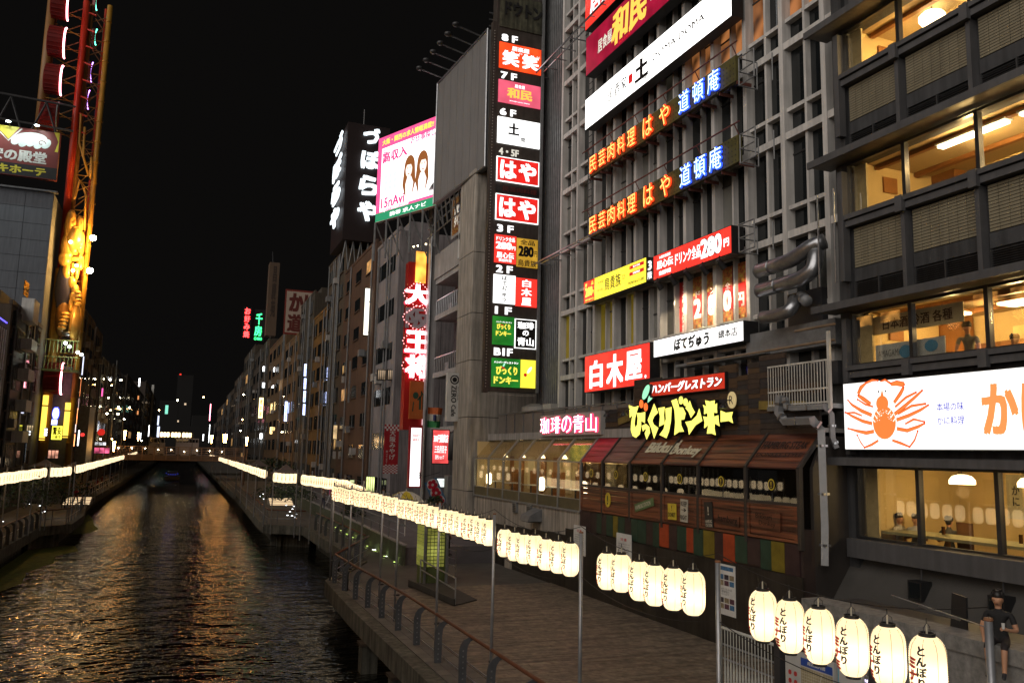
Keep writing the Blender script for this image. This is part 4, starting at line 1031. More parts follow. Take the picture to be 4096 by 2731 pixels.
plaque('painted_words', 'two dark slanted words burnt into the last timber panel by the alley', 0, .42, zc, 1.2, .5, PB, [('Bikkuri', -.1, .1, .7, .16, .01), ('Donkey', .05, -.1, .7, .16, .01)], PBK, -.03)
for k in range(6):
    y0, y1 = ex[k], ex[k+1]
    m4 = frame('R', (CXF-.02, (y0+y1)/2, zs+1.12)); t = thing('window_emblem', m4.translation, 'round cream emblem on the window %s of the hamburger restaurant' % ['beside the alley', 'over the black plaque', 'over the KEEP RIGHT plaque', 'over the green arrow sign', 'over the round plaque', 'under the red awning'][k], 'sign', mat4=m4)
    link('plate', MB().lathe([(.14, 0), (.14, .006)], 20, sy=1.15).mesh('plate', YP), t); link('emblem', TB().disc(0, 0, .11, .125, 0).mesh('emblem', PBK), t, (0, 0, .008)); link('mark', TB().text('!', 0, 0, .04, .18, 0, .03).mesh('mark', YP), t, (0, 0, .011))

# terrace railing and roof things above the coffee house
tr = thing('roof_railing', (XR+.2, 36, zr), 'grey panelled railing along the roof of the coffee house', 'railing')
RP = paint('brown_grey_panel', (.16, .14, .125), .6, .2, 1)
y_ = 26.2
while y_ < 43.6:
    bx('railing_panel', RP, tr, XR+.27, XR+.29, y_+.03, y_+1.22, zr+.2, zr+1.35); bx('railing_post', C_STEEL, tr, XR+.22, XR+.27, y_-.025, y_+.025, zr+.12, zr+1.42); y_ += 1.25
bx('top_rail', C_STEEL, tr, XR+.20, XR+.27, 26.2, y_, zr+1.38, zr+1.44)
t = thing('air_conditioner', (XR+1.0, 38.0, zr+.12), 'cream fan unit on the roof beside the tower sign', 'air conditioner')
MB().box(XR+.6, XR+1.0, 37.3, 38.3, zr+.9, zr+1.75).build('casing', paint('unit_cream', (.4, .39, .36), .5), t); MB().lathe([(.3, 0), (.3, .02)], 20).build('fan_grille', C_DARK, t).matrix_local = Matrix.Translation((XR+.59-XR-1.0, -.2, 1.2)) @ Matrix.Rotation(math.pi/2, 4, 'Y')
MB().box(XR+.62, XR+.98, 37.35, 38.25, zr+.12, zr+.9).build('stand', C_GREYMET, t)
t = thing('vent_cowl', (XR+1.2, 40.5, zr+.12), 'low round vent cowl on the roof beneath the tower sign', 'vent')
MB().lathe([(.5, 0), (.5, 1.3), (.75, 1.35), (.75, 1.6), (.3, 1.8)], 20, (XR+1.2, 40.6, zr+.12)).build('cowl', paint('unit_cream', (.4,.39,.36), .5), t, smooth=False)
# coffee house neon sign
ya, yb, z0, z1 = rectR(XR-.25, (2165, 1655), (2385, 1735), (2420, 1650), (2160, 1745))
t = sign('neon_sign', 'grey sign box with pink neon outlined characters over the coffee house', 'neon sign', 'R', (XR-.25, yb, z0), yb-ya, z1-z0, .3, None, paint('box_grey', (.30, .30, .29), .6, .1))
w, h = yb-ya, z1-z0
PK = glow('neon_pink', (1, .035, .12), 2.4); PKC = glow('neon_pink_core', (1, .62, .66), 5)
for s, q in zip('珈琲の青山', (.10, .30, .49, .68, .88)):
    a_ = link('character', TB().text(s, 0, 0, w*.17, h*.8, 0, .05, ext=.03).mesh('character', PK), t, (w*q, h*.5, .03)); link('neon_tube', TB().text(s, 0, 0, w*.165, h*.78, 0, -.004).mesh('neon_tube', PKC), a_, (0, 0, .04))
# timber backboard of the hamburger restaurant sign
bb = thing('sign_backboard', (XR, 24, zr), 'ragged dark timber board wall behind the yellow katakana letters', 'board')
BBM = [paint('backboard_%d' % i, c, .7, .3, 4) for i, c in enumerate(((.035, .025, .02), (.05, .032, .022), (.028, .024, .024), (.07, .04, .02)))]
y_ = 18.0
while y_ < 29.6:
    w_ = R.uniform(.5, 1.4)
    zt = zr+1.9+R.uniform(-.2, .35) if y_ < 27 else zr+1.0
    zz = zr-.05
    while zz < zt: hh = R.uniform(.13, .2); bx('plank', R.choice(BBM), bb, XR-.02-R.uniform(0, .02), XR+.05, y_, y_+w_-.01, zz, zz+hh-.008); zz += hh
    y_ += w_
for (ya_, yb_, zz, rr) in ((27.3, 29.2, zr+.75, .16), (18.4, 20.6, zr+.8, -.05)):
    m4 = frame('R', (XR-.06, (ya_+yb_)/2, zz)) @ Matrix.Rotation(rr, 4, 'Z'); o = link('slanting_plank', MB().box(-1.0, 1.0, -.13, .13, 0, .03).mesh('slanting_plank', paint('ochre_plank', (.18, .13, .03), .6, .3, 4)), None); o.matrix_world = m4; o.parent = bb; o.matrix_parent_inverse = Matrix.Translation(-Vector(WL[bb]))
for q, y_ in enumerate((29.3, 27.9, 21.6)):
    t = thing('gooseneck_lamp', (XR-.1, y_, zr+.9), ['unlit black gooseneck lamp next to the pink neon characters', 'unlit black gooseneck lamp left of the yellow letters', 'unlit black gooseneck lamp right of the yellow letters'][q], 'lamp')
    MB().tube([(XR, y_, zr+1.0), (XR-.4, y_, zr+1.05), (XR-.55, y_, zr+.95)], .018, 6).build('arm', C_BLACK, t); MB().lathe([(.14, 0), (.11, .08), (.03, .16)], 12, (XR-.57, y_, zr+.78)).build('shade', C_BLACK, t)
# red katakana banner sign
t, w, h = fsign('restaurant_sign', 'long red sign of white slanted katakana above the yellow letters', 'sign', (2598, 1526), (2902, 1557), (2900, 1487), (2600, 1588), glow('face_brick_red', (.72, .045, .02), .55, tubes=.1), X=16.1, d=.3)
outlined(t, 'lettering', 'ハンバーグレストラン', w*.5, h*.5, w*.94, h*.62, L_WHI, L_BLK, .05, .075, shear=.2)
# yellow channel letters, one part each, drawn from the photograph
ys = thing('channel_letters', (16.0, 24, 7.6), 'big glowing yellow rounded kana letters over the timber awnings', 'lettering')
YLW = glow('channel_yellow', (1, .93, .16), 1.35, tubes=.04); YRM = paint('channel_rim', (.01, .01, .008), .5)
o0 = (2300, 1480); sc_ = 700/2352
def Q(x, y): return aX(o0[0]+x*sc_, o0[1]+y*sc_, 15.95)
letters = {
 'hi': [(725, 470), (800, 497), (858, 478), (830, 560), (810, 640), (800, 720), (815, 775), (840, 730), (845, 640), (832, 575), (885, 575), (945, 560), (940, 710), (890, 680), (890, 760), (870, 860), (820, 908), (775, 880), (752, 800), (758, 700), (775, 600), (738, 640), (735, 540)],
 'tsu': [(900, 745), (955, 722), (1000, 760), (1008, 840), (965, 930), (940, 850), (958, 800), (945, 785), (915, 820)],
 'ku': [(1065, 450), (1117, 570), (1065, 620), (1040, 680), (1060, 730), (1122, 775), (1065, 918), (1030, 790), (980, 670), (1020, 570)],
 'ri': [(1120, 510), (1208, 493), (1195, 600), (1205, 720), (1135, 757), (1145, 620)],
 'ri_b': [(1218, 515), (1300, 495), (1290, 680), (1265, 820), (1230, 912), (1138, 868), (1195, 790), (1225, 650)],
 'do': [(1297, 410), (1368, 383), (1395, 470), (1400, 500), (1450, 500), (1488, 580), (1470, 660), (1425, 668), (1428, 740), (1465, 825), (1400, 828), (1338, 872), (1350, 700), (1340, 540)],
 'n': [(1545, 410), (1575, 500), (1613, 565), (1560, 640), (1530, 560), (1487, 510)],
 'n_b': [(1485, 695), (1570, 680), (1640, 610), (1672, 515), (1690, 590), (1712, 680), (1620, 740), (1535, 865), (1520, 770)],
 'ki': [(1752, 405), (1815, 420), (1880, 406), (1875, 470), (1910, 445), (1908, 520), (1912, 575), (1862, 570), (1870, 625), (1928, 605), (1932, 680), (1945, 752), (1880, 715), (1875, 780), (1893, 872), (1840, 850), (1775, 852), (1795, 735), (1740, 780), (1745, 700), (1725, 620), (1785, 630), (1782, 575), (1737, 592), (1740, 520), (1722, 465), (1770, 490)],
 'bar': [(1960, 542), (2030, 572), (2123, 560), (2105, 625), (2125, 712), (2070, 680), (1960, 695)],
}
def chan(name, pts, mat, rim=True, x=15.95, parent=ys, grow=.03):
    P = [Q(*p) for p in pts]; c = sum((p for p in P), Vector())/len(P)
    a_ = (P[1]-P[0]).cross(P[2]-P[1])
    area = sum((P[i].y*P[(i+1) % len(P)].z-P[(i+1) % len(P)].y*P[i].z) for i in range(len(P)))
    if area > 0: P = P[::-1]
    n = len(P); big = []
    for i in range(n):
        d = (P[(i+1) % n]-P[i-1]); d.x = 0; d.normalize(); big.append(P[i]+Vector((0, d.z, -d.y))*grow)
    # P runs clockwise seen from -x ; choose growth that enlarges
    A = lambda L: abs(sum((L[i].y*L[(i+1) % n].z-L[(i+1) % n].y*L[i].z) for i in range(n)))
    if A(big) < A(P):
        big = []
        for i in range(n):
            d = (P[(i+1) % n]-P[i-1]); d.x = 0; d.normalize(); big.append(P[i]-Vector((0, d.z, -d.y))*grow)
    o = MB().prism(big, (.0, 0, 0), (.16, 0, 0)).build('letter', YRM, parent)
    MB().prism(P, (-.012, 0, 0), (-.001, 0, 0)).build('letter_face', mat, o)
    return o
for k_, p_ in letters.items(): chan(k_, p_, YLW)
def ell(cx, cy_, rx, ry, n=18, rot=0): return [(cx+rx*math.cos(2*math.pi*i/n)*math.cos(rot)-ry*math.sin(2*math.pi*i/n)*math.sin(rot), cy_+rx*math.cos(2*math.pi*i/n)*math.sin(rot)+ry*math.sin(2*math.pi*i/n)*math.cos(rot)) for i in range(n)]
chan('dot', ell(1426, 405, 29, 54), YLW); chan('dot', ell(1488, 430, 29, 52), YLW)
ORG = glow('cherry_orange', (1, .16, .03), 1.3); MNT = glow('leaf_mint', (.40, 1, .62), .9)
chan('cherry', ell(893, 453, 26, 56), ORG); chan('cherry', ell(953, 495, 26, 55), ORG)
chan('leaf', ell(955, 295, 105, 36, 18, math.radians(-70)), MNT); chan('leaf', [(978, 438), (985, 380), (1000, 345), (1012, 370), (1043, 375), (1010, 410)], MNT)
t = thing('registered_mark', Q(2105, 400), 'small round cream disc with a letter R right of the yellow letters', 'sign'); P = Q(2105, 400)
m4 = frame('R', (15.98, P.y, P.z)); t.matrix_world = m4; WL.pop(t, None)
link('plate', MB().lathe([(.21, 0), (.21, .04)], 24, sy=1.25).mesh('plate', dimglow('cream_disc', (.8, .62, .3), .45)), t); link('lettering', TB().text('R', 0, 0, .2, .26, 0, 0).mesh('lettering', C_DARK), t, (0, 0, .05))

# ================================================================= BLACK SITE FENCE along the walkway
bf = thing('hoarding', (CXF-.12, 30, 1.5), 'long black panelled hoarding at the back of the wooden walkway', 'fence')
BFM = paint('black_hoarding_panel', (.028, .023, .018), .55, .5, 1.1, bump=.2, streak=.5)
y_ = YA-.1; FT = 3.97
while y_ < 45:
    bx('fence_panel', BFM, bf, CXF-.12-R.uniform(0, .01), CXF-.07, y_, y_+1.79, 1.5, FT if y_ < YM-.5 else FT-.25-(y_-YM)*.03)
    y_ += 1.8
for lb, pl in (('white notice board on the black hoarding, behind the second lantern pole', ((2295, 2097), (2340, 2190))), ('white notice board on the black hoarding, left of the large lanterns', ((2466, 2128), (2524, 2235)))):
    a, b = aX(*pl[0], CXF-.16), aX(*pl[1], CXF-.16)
    w, h = a.y-b.y, 1.15
    t = sign('notice_board', lb, 'notice', 'R', (CXF-.16, a.y, a.z-h), w, h, .03, None, paint('notice_white', (.62, .62, .6), .5))
    tb_ = TB().text('注 意', w/2, h*.82, w*.42, h*.09, 0, .02); put(t, 'heading', tb_, paint('notice_red', (.5, .02, .02), .5), (0, 0, .004))
    tb_ = TB()
    for q in range(8): tb_.text('火気使用禁止立入注意飲食物販売禁止'[q:q+9], w/2, h*(.68-q*.075), w*.8, h*.035, 0, 0)
    put(t, 'lettering', tb_, C_DARK, (0, 0, .004))
a, b = aX(2871, 2250, CXF-.16), aX(2942, 2435, CXF-.16); w, h = a.y-b.y, 1.45
t = sign('event_poster', 'white event poster with small photographs on the hoarding beside the third lantern pole', 'poster', 'R', (CXF-.16, a.y, a.z-h), w, h, .02, None, paint('notice_white', (.62,.62,.6), .5))
PH = [paint('photo_'+n_, c_, .5, .6, 9) for n_, c_ in (('blue', (.05, .15, .3)), ('dark', (.04, .03, .04)), ('tan', (.25, .2, .12)), ('plum', (.10, .04, .06)))]
pm = TB(); pm.rect(w*.1, w*.9, h*.88, h*.96, 0, 0)
for q in range(3):
    for r_ in range(2): pm.rect(w*(.08+q*.3), w*(.34+q*.3), h*(.70-r_*.12), h*(.80-r_*.12), 0, (q+r_*2) % 4); pm.rect(w*(.08+q*.3), w*(.34+q*.3), h*(.24-r_*.12), h*(.34-r_*.12), 0, (q+r_+1) % 4)
put(t, 'photo_print', pm, PH, (0, 0, .004)); put(t, 'timetable', TB().text('8月1日-31日\n道頓堀川\nとんぼり', w/2, h*.46, w*.6, h*.14, 0, 0), C_DARK, (0, 0, .004))
# pale concrete blocks at the foot of the fence
for k, (px_, py_) in enumerate(((1985, 2235), (2010, 2255), (2040, 2275))):
    p = aZ(px_, py_, 1.5); t = thing('concrete_block', p, ['leftmost of three pale concrete blocks on the walkway by the hoarding', 'middle of three pale concrete blocks on the walkway by the hoarding', 'rightmost of three pale concrete blocks on the walkway by the hoarding'][k], 'block', 'concrete blocks by the hoarding')
    MB().box(p.x, p.x+.8, p.y, p.y+.75, 1.5, 2.15).build('block', C_CONC2, t); MB().box(p.x+.1, p.x+.7, p.y+.1, p.y+.65, 2.15, 2.19).build('lid', C_GREYMET, t)
# wall vents and conduit on the concrete base of the coffee house
for k, (px_, py_) in enumerate(((2063, 2028), (2120, 2040), (2150, 2055))):
    p = aX(px_, py_, CXF); t = thing('wall_vent', p, ['small louvred wall vent left of the two hoods', 'louvred wall vent beside the sloping hood', 'sloping metal hood on the coffee house base'][k], 'vent')
    if k < 2: 
        MB().box(CXF-.08, CXF+.02, p.y-.25, p.y+.25, p.z-.25, p.z+.25).build('vent_case', C_GREYMET, t)
        for q in range(5): bx('louvre', C_DARK, t, CXF-.1, CXF-.08, p.y-.2, p.y+.2, p.z-.2+q*.08, p.z-.16+q*.08)
    else:
        MB().prism([(CXF+.01, 0, p.z+.25), (CXF+.01, 0, p.z-.3), (CXF-.7, 0, p.z-.3), (CXF-.6, 0, p.z-.05)], (0, p.y-.5, 0), (0, p.y+.5, 0)).build('hood', C_GREYMET, t); MB().box(CXF-.62, CXF-.1, p.y-.42, p.y+.42, p.z-.34, p.z-.301).build('hood_mouth', C_BLACK, t)

# ================================================================= FLOOR DIRECTORY TOWER SIGN (faces the bridge)
TY = 39.6
def tw(px, py): p = aY(px, py, TY); return p.x, p.z
tx0, tz0 = 14.50, 10.30
tower = thing('directory_sign', (tx0, TY, tz0), 'tall vertical floor directory sign with stacked restaurant panels from B1F to 8F', 'sign', mat4=frame('F', (tx0, TY, tz0)))
TW = 2.50; TC = paint('sign_brown_metal', (.055, .045, .038), .5, .3, 2, streak=.3)
link('case', MB().box(-.12, TW+.14, -.1, 26, -.75, -.06).mesh('case', TC), tower)
link('side_edge', MB().box(TW+.02, TW+.16, -.1, 26, -.06, .03).mesh('side_edge', C_GREYMET), tower)
def tp(pyt_l, pyb_l):   # z limits (local) from left-edge pixel rows, along the tilted left edge
    f = lambda py: aY(1999-(py-169)*.0250, py, TY).z-tz0
    return f(pyb_l), f(pyt_l)
def panel(name, zz, x0, x1, face, txts, extra=None):
    z0, z1 = zz; w, h = x1-x0, z1-z0
    p = link(name, MB().box(0, w, 0, h, -.05, 0).mesh(name, face), tower, (x0, z0, .0), (0, 0, 0))
    i = 0
    for (mat, lst) in txts:
        tb_ = TB()
        for s, cx, cy_, ww, hh, bo, *vt in lst: tb_.text(s, w*cx, h*cy_, w*ww, h*hh, 0, bo, vertical=bool(vt))
        link('lettering', tb_.mesh('lettering', mat), p, (0, 0, .006+i*.004), (0, 0, 0)); i += 1
    if extra: extra(p, w, h)
    return p
G_GRN = glow('face_green', (.02, .28, .03), .55, tubes=.3); G_ORED = glow('face_orange_red', (1, .07, .012), 1.1, tubes=.3); G_PINK = glow('face_pink', (.85, .12, .20), .9, tubes=.2)
G_W2 = glow('face_white_tower', (1, 1, .98), 1.7); G_GOLD = glow('face_gold', (.75, .42, .04), .6, tubes=.3)
TBK = paint('face_unlit_black', (.012, .011, .010), .4)
W_ = L_WHI
x0, x1 = .02, TW-.02
panel('panel', tp(166, 269), x0, x1, G_ORED, [(W_, [('居楽屋', .5, .83, .42, .18, .03), ('笑', .27, .42, .40, .58, .06), ('笑', .74, .42, .40, .58, .06), ('わら', .5, .68, .08, .07, .01), ('わら', .93, .68, .08, .07, .01)])])
panel('panel', tp(316, 406), x0, x1, G_PINK, [(W_, [('居食屋', .5, .82, .24, .16, .02), ('JAPANESE CASUAL DINING', .5, .12, .48, .06, .01)]), (L_GOLD, [('和民', .5, .48, .60, .46, .05)])])
panel('panel', tp(464, 569), x0, x1, G_W2, [(L_BLK, [('土', .38, .60, .26, .46, .06), ('間', .60, .24, .10, .16, .03)]), (paint('ink_faint', (.3, .3, .3), .5), [('DOMA DOMA', .5, .08, .5, .07, .0)])])
def redp(zz):
    panel('panel', zz, x0, x1, G_W2, [], None)
    z0, z1 = zz; panel('panel', (z0+.05, z1-.05), x0+.05, x1-.05, G_RED2, [(W_, [('は', .26, .5, .40, .80, .05), ('や', .73, .5, .44, .80, .05)])]).location.z = .012
redp(tp(623, 722)); redp(tp(772, 877))
panel('panel', tp(736, 762), x0, x1, TBK, [(paint('letter_unlit_red', (.12, .02, .015), .5), [('民芸肉料理', .55, .5, .8, .8, .02)])])
panel('panel', tp(936, 1048), x0, TW/2-.01, G_RED, [(W_, [('ドリンク全品', .5, .86, .86, .16, .03), ('280', .42, .62, .74, .26, .06), ('円', .88, .56, .16, .14, .03), ('居心伝', .5, .28, .8, .22, .03), ('鉄板料理', .5, .10, .6, .11, .02)])])
panel('panel', tp(940, 1055), TW/2+.03, x1, G_GOLD, [(L_BLK, [('全品', .5, .87, .7, .18, .02), ('280', .44, .55, .74, .38, .06), ('円', .9, .5, .14, .2, .02), ('鳥貴族', .5, .14, .9, .24, .01)])])
panel('panel', tp(1095, 1210), x0, TW/2-.01, G_W2, [(L_BLK, [('ぼてぢゅう', .5, .52, .26, .92, .03, 1)]), (paint('ink_mid_grey', (.25, .25, .25), .6), [('總本店', .15, .5, .1, .4, 0, 1)])])
panel('panel', tp(1100, 1215), TW/2+.02, x1, G_RED, [(W_, [('白', .5, .82, .42, .26, .04), ('木', .5, .51, .50, .28, .04), ('屋', .5, .18, .46, .28, .04)])])
def cherry(p, w, h):
    link('cherry', TB().disc(w*.40, h*.70, w*.035, w*.03, 0).disc(w*.47, h*.69, w*.035, w*.03, 0).mesh('cherry', L_RED), p, (0, 0, .012), (0, 0, 0))
panel('panel', tp(1262, 1376), x0, TW/2-.02, G_GRN, [(W_, [('ハンバーグレストラン', .52, .80, .72, .06, .03)]), (L_YEL, [('びっくり', .5, .64, .62, .20, .06), ('ドンキー', .5, .40, .70, .18, .06)])], cherry)
panel('panel', tp(1266, 1385), TW/2+.01, x1, G_W2, []); z_ = tp(1266, 1385)
panel('panel', (z_[0]+.04, z_[1]-.04), TW/2+.06, x1-.05, TBK, [(W_, [('珈琲', .5, .80, .84, .26, .04), ('の', .5, .53, .32, .2, .03), ('青山', .5, .22, .84, .30, .04)])]).location.z = .012
def cherry2(p, w, h):
    link('cherry', TB().disc(w*.36, h*.68, w*.035, w*.03, 0).disc(w*.42, h*.66, w*.035, w*.03, 0).mesh('cherry', L_RED), p, (0, 0, .012), (0, 0, 0))
    link('leaf', TB().disc(w*.42, h*.77, w*.03, w*.07, 0, 12, rot=-.5).mesh('leaf', dimglow('mint', (.4, 1, .7), .9)), p, (0, 0, .013), (0, 0, 0))
z_ = tp(1430, 1545)
panel('panel', z_, x0, TW*.65, G_GRN, [(W_, [('ハンバーグレストラン', .5, .86, .84, .08, .04)]), (L_YEL, [('びっくり', .52, .58, .74, .30, .06), ('ドンキー', .5, .24, .84, .26, .06)])], cherry2)
def blob(p, w, h):
    link('dot', TB().disc(w*.3, h*.46, w*.11, w*.11, 0).mesh('dot', L_RED), p, (0, 0, .008), (0, 0, 0)); link('leaf', TB().disc(w*.58, h*.64, w*.10, w*.26, 0, 14, rot=-.6).mesh('leaf', dimglow('pale_mint', (.75, 1, .9), 1.0)), p, (0, 0, .009), (0, 0, 0))
panel('panel', (z_[0]+.02, z_[1]), TW*.66, x1, G_YEL, [], blob)
# floor names between the panels
lab = [('8F', 143, W_), ('7F', 294, W_), ('6F', 440, W_), ('4・5F', 599, L_DIM), ('3F', 907, W_), ('2F', 1070, W_), ('1F', 1236, W_), ('B1F', 1402, W_)]
for s, py_, mt in lab:
    z0 = aY(1999-(py_-169)*.025, py_, TY).z-tz0
    n = len(s); w_ = .95 if n == 2 else 1.05 if n == 3 else 1.15
    ss = s if n > 2 else s[0]+' '+s[1]
    link('floor_name', TB().text(ss, .12+w_/2+.02, z0-.02, w_, .40, 0, .05).mesh('floor_name', mt), tower, (0, 0, -.052), (0, 0, 0))
# unlit sign above 8F with broken katakana
zt = aY(2003, 105, TY).z-tz0
u = link('unlit_panel', MB().box(0, TW, 0, 1.9, -.04, 0).mesh('unlit_panel', paint('mouldy_sheet_metal', (.09, .09, .06), .5, .6, 2, streak=.6)), tower, (.0, zt, 0), (0, 0, 0))
link('lettering', TB().text('ドウトン', TW*.55, 1.15, 2.2, .8, 0, .05, ext=.03).mesh('lettering', C_BLACK), u, (0, 0, .03), (0, 0, 0))
zt2 = zt+2.25; panel('panel', (zt2, zt2+1.6), x0, x1, G_W2, [(L_BLK, [('道頓堀', .5, .3, .9, .5, .03)])])
# little bulbs down the left side and under the bottom
bm = MB(); n_ = 118
for k in range(n_): bm.ball((-.28, .1+k*.165, .0), .035, 6)
for k in range(17): bm.ball((-.15+k*.16, -.28, -.05), .035, 6)
o = link('bulb_row', bm.mesh('bulb_row', paint('unlit_bulb', (.30, .29, .26), .25, .3, 5)), tower); o['kind'] = 'stuff'
link('bulb_channel', MB().box(-.36, -.13, -.2, 20, -.4, -.06).mesh('bulb_channel', TC), tower)

# ================================================================= CONCRETE PIER BUILDING behind the tower sign
pier = thing('concrete_building', (15.0, 44.5, 1.5), 'bare stained concrete building with a rounded corner pier and wide joints', 'building')
zt = 23.7; jz = [1.5, 4.9, 9.05, 12.3, 15.05, 18.65, zt]
for a, b in zip(jz, jz[1:]):
    m = MB(); P = [(15.16, 44.5, 0), (22, 44.5, 0), (22, 47.2, 0), (15.0, 47.2, 0), (15.0, 44.66, 0), (15.04, 44.54, 0)]
    m.prism(P, (0, 0, a+.02), (0, 0, b-.02)).build('concrete_section', C_CONC2, pier)
bx('joint', C_BLACK, pier, 15.06, 21.9, 44.56, 47.1, 1.5, zt-.05)
# grey blank billboard seen from the front on top of it
A = aX(1955, 118, 15.2); B = aX(1945, 665, 15.2); C_ = aZ(1755, 335, A.z); D = aZ(1748, 805, B.z)
bl = thing('blank_billboard', (15.2, 43.3, 23), 'large blank grey billboard panel with a row of lamp arms along its top', 'billboard')
GB = paint('billboard_grey', (.165, .16, .158), .7, .08, .5, bump=.1, streak=.12)
d = (C_-A); d.z = 0; d.normalize(); nrm = Vector((d.y, -d.x, 0)); nrm = nrm if nrm.x < 0 else -nrm
TL_, TR_, BR_, BL_ = C_+Vector((0, 0, -.0)), A, B, Vector((C_.x, C_.y, B.z))
npan = 7
for k in range(npan):
    f0, f1 = k/npan, (k+1)/npan-.004
    a0, a1 = TR_.lerp(TL_, f0), TR_.lerp(TL_, f1); b0 = Vector((a0.x, a0.y, B.z)); b1 = Vector((a1.x, a1.y, B.z))
    MB().prism([a0, a1, b1, b0], (0, 0, 0), nrm*.03).build('sheet', GB, bl)
MB().prism([TR_, TL_, BL_, BR_], -nrm*.02, -nrm*.3).build('backing', C_GREYMET, bl)
MB().tube([TL_+nrm*.06, TR_+nrm*.06, BR_+nrm*.06, BL_+nrm*.06, TL_+nrm*.06], .07, 6).build('rim', C_STEEL, bl)
for k in range(6):
    p = TR_.lerp(TL_, .12+k*.155); t = thing('billboard_lamp', p, 'unlit billboard lamp on a long arm, %s along the top of the blank billboard' % ('first second third fourth fifth sixth'.split()[k]), 'lamp', 'lamp arms over the blank billboard')
    e = p+nrm*1.7+Vector((0, 0, .3)); MB().tube([p, e], .045, 6).build('arm', C_STEEL, t)
    MB().lathe([(.12, -.1), (.24, 0), (.22, .1), (.08, .16)], 10, e).build('lamp_head', C_DARK, t, smooth=True)
# right-hand ladder-like edge of the billboard
m = MB(); 
for k in range(24): m.box(A.x+.1, A.x+.9, A.y+.2, A.y+.26, B.z+k*.42, B.z+k*.42+.07)
m.box(A.x+.1, A.x+.18, A.y+.1, A.y+.2, B.z, A.z); o = m.build('side_lattice', C_STEEL, bl); o['kind'] = 'stuff'

# ================================================================= BALCONY BUILDING
BX = 17.0
bal = thing('balcony_building', (BX, 53, 1.5), 'dark narrow building with open service balconies between the concrete pier and the white post', 'building')
ya_, yb_ = 47.2, 59.2
bx('back_wall', paint('balcony_back', (.05, .05, .05), .8, .3, 1), bal, BX+1.6, BX+6, ya_, yb_, 1.5, 25)
bx('right_wall', C_CONC2, bal, BX-.6, BX+1.6, ya_, ya_+.3, 1.5, 22)
def bz(py, px=1800): return aX(px, py, BX).z
for k, (pt, pb) in enumerate(((1030, 1100), (1210, 1250), (1455, 1490), (1695, 1720))):
    zt_, zb_ = bz(pt), bz(pb)
    bx('floor_slab', C_CONC, bal, BX-.05, BX+1.6, ya_, yb_-.3, zb_-.1, zb_+.28)
    if k in (1, 2):
        for q in range(26):
            y_ = ya_+.4+q*.44
            if y_ < yb_-.5: MB().tube([(BX, y_, zb_+.3), (BX, y_, zb_+1.35)], .022, 5).build('baluster', C_STEEL, bal)
        bx('handrail', C_STEEL, bal, BX-.04, BX+.04, ya_+.3, yb_-.4, zb_+1.35, zb_+1.41)
    for q in range(3):
        y_ = ya_+1.5+q*3.6+R.uniform(0, 1)
        bx('fan_unit', paint('unit_cream', (), .5) if 0 else C_GREYMET, bal, BX+.5, BX+1.0, y_, y_+.9, zb_+.3, zb_+1.0)
bx('parapet', C_CONC, bal, BX-.15, BX+.1, ya_, yb_-.2, bz(1085), bz(985))
for y_ in (ya_+.9, ya_+5.5): MB().tube([(BX+.1, y_, 3), (BX+.1, y_, 24)], .1, 8).build('pipe', C_GREYMET, bal)
bx('sliding_door', G_DARK, bal, BX+1.55, BX+1.59, ya_+2, ya_+5, bz(1225), bz(1110)); bx('sliding_door', G_DARK, bal, BX+1.55, BX+1.59, ya_+2, ya_+5, bz(1470), bz(1280))
wp = thing('white_post', (16.6, 59.6, 1.5), 'tall pale metal-clad post between the balconies and the red neon tower', 'post')
bx('cladding', paint('post_cladding', (.36, .35, .36), .4, .15, 1, streak=.3), wp, 16.68, 17.2, 59.3, 60.2, 1.5, 26.3)
MB().tube([(16.62, 59.2, 1.5), (16.62, 59.2, 26)], .07, 8).build('pipe', C_STEEL, wp)
# floodlights and truss above the balconies
tr = thing('roof_truss', (17, 53, 26), 'open steel truss on the roof of the balcony building', 'truss')
pa, pb = aX(1850, 695, 15.9), aX(1700, 830, 15.9)
m = MB(); nb = 9; E1 = Vector((15.9, pa.y, pa.z)); E2 = Vector((15.9, pb.y, pb.z*.5+pa.z*.5)); 
E2.z = E1.z
MB().tube([E1, E2], .13, 8).build('top_chord', C_STEEL, tr)
for k in range(nb):
    p = E1.lerp(E2, k/nb)
    MB().tube([p, p+Vector((.3, 0, -2.2))], .06, 5).build('strut', C_STEEL, tr)
for zz in (-.8, -1.5, -2.2): MB().tube([E1+Vector((.3, 0, zz)), E2+Vector((.3, 0, zz))], .05, 5).build('chord', C_STEEL, tr)
for k in range(6):
    p = E1.lerp(E2, .05+k*.17); t = thing('floodlight', p, 'unlit grey box floodlight on the roof truss, %s from the concrete pier' % ('first second third fourth fifth sixth'.split()[k]), 'floodlight', 'floodlights on the roof truss')
    MB().prism([(-.5, 0, .35), (.35, 0, .55), (.35, 0, .75), (-.3, 0, .8)], p+Vector((-.3, -.32, 0)), p+Vector((-.3, .32, 0))).build('housing', C_GREYMET, t); MB().tube([p, p+Vector((-.2, 0, .5))], .04, 5).build('bracket', C_DARK, t)
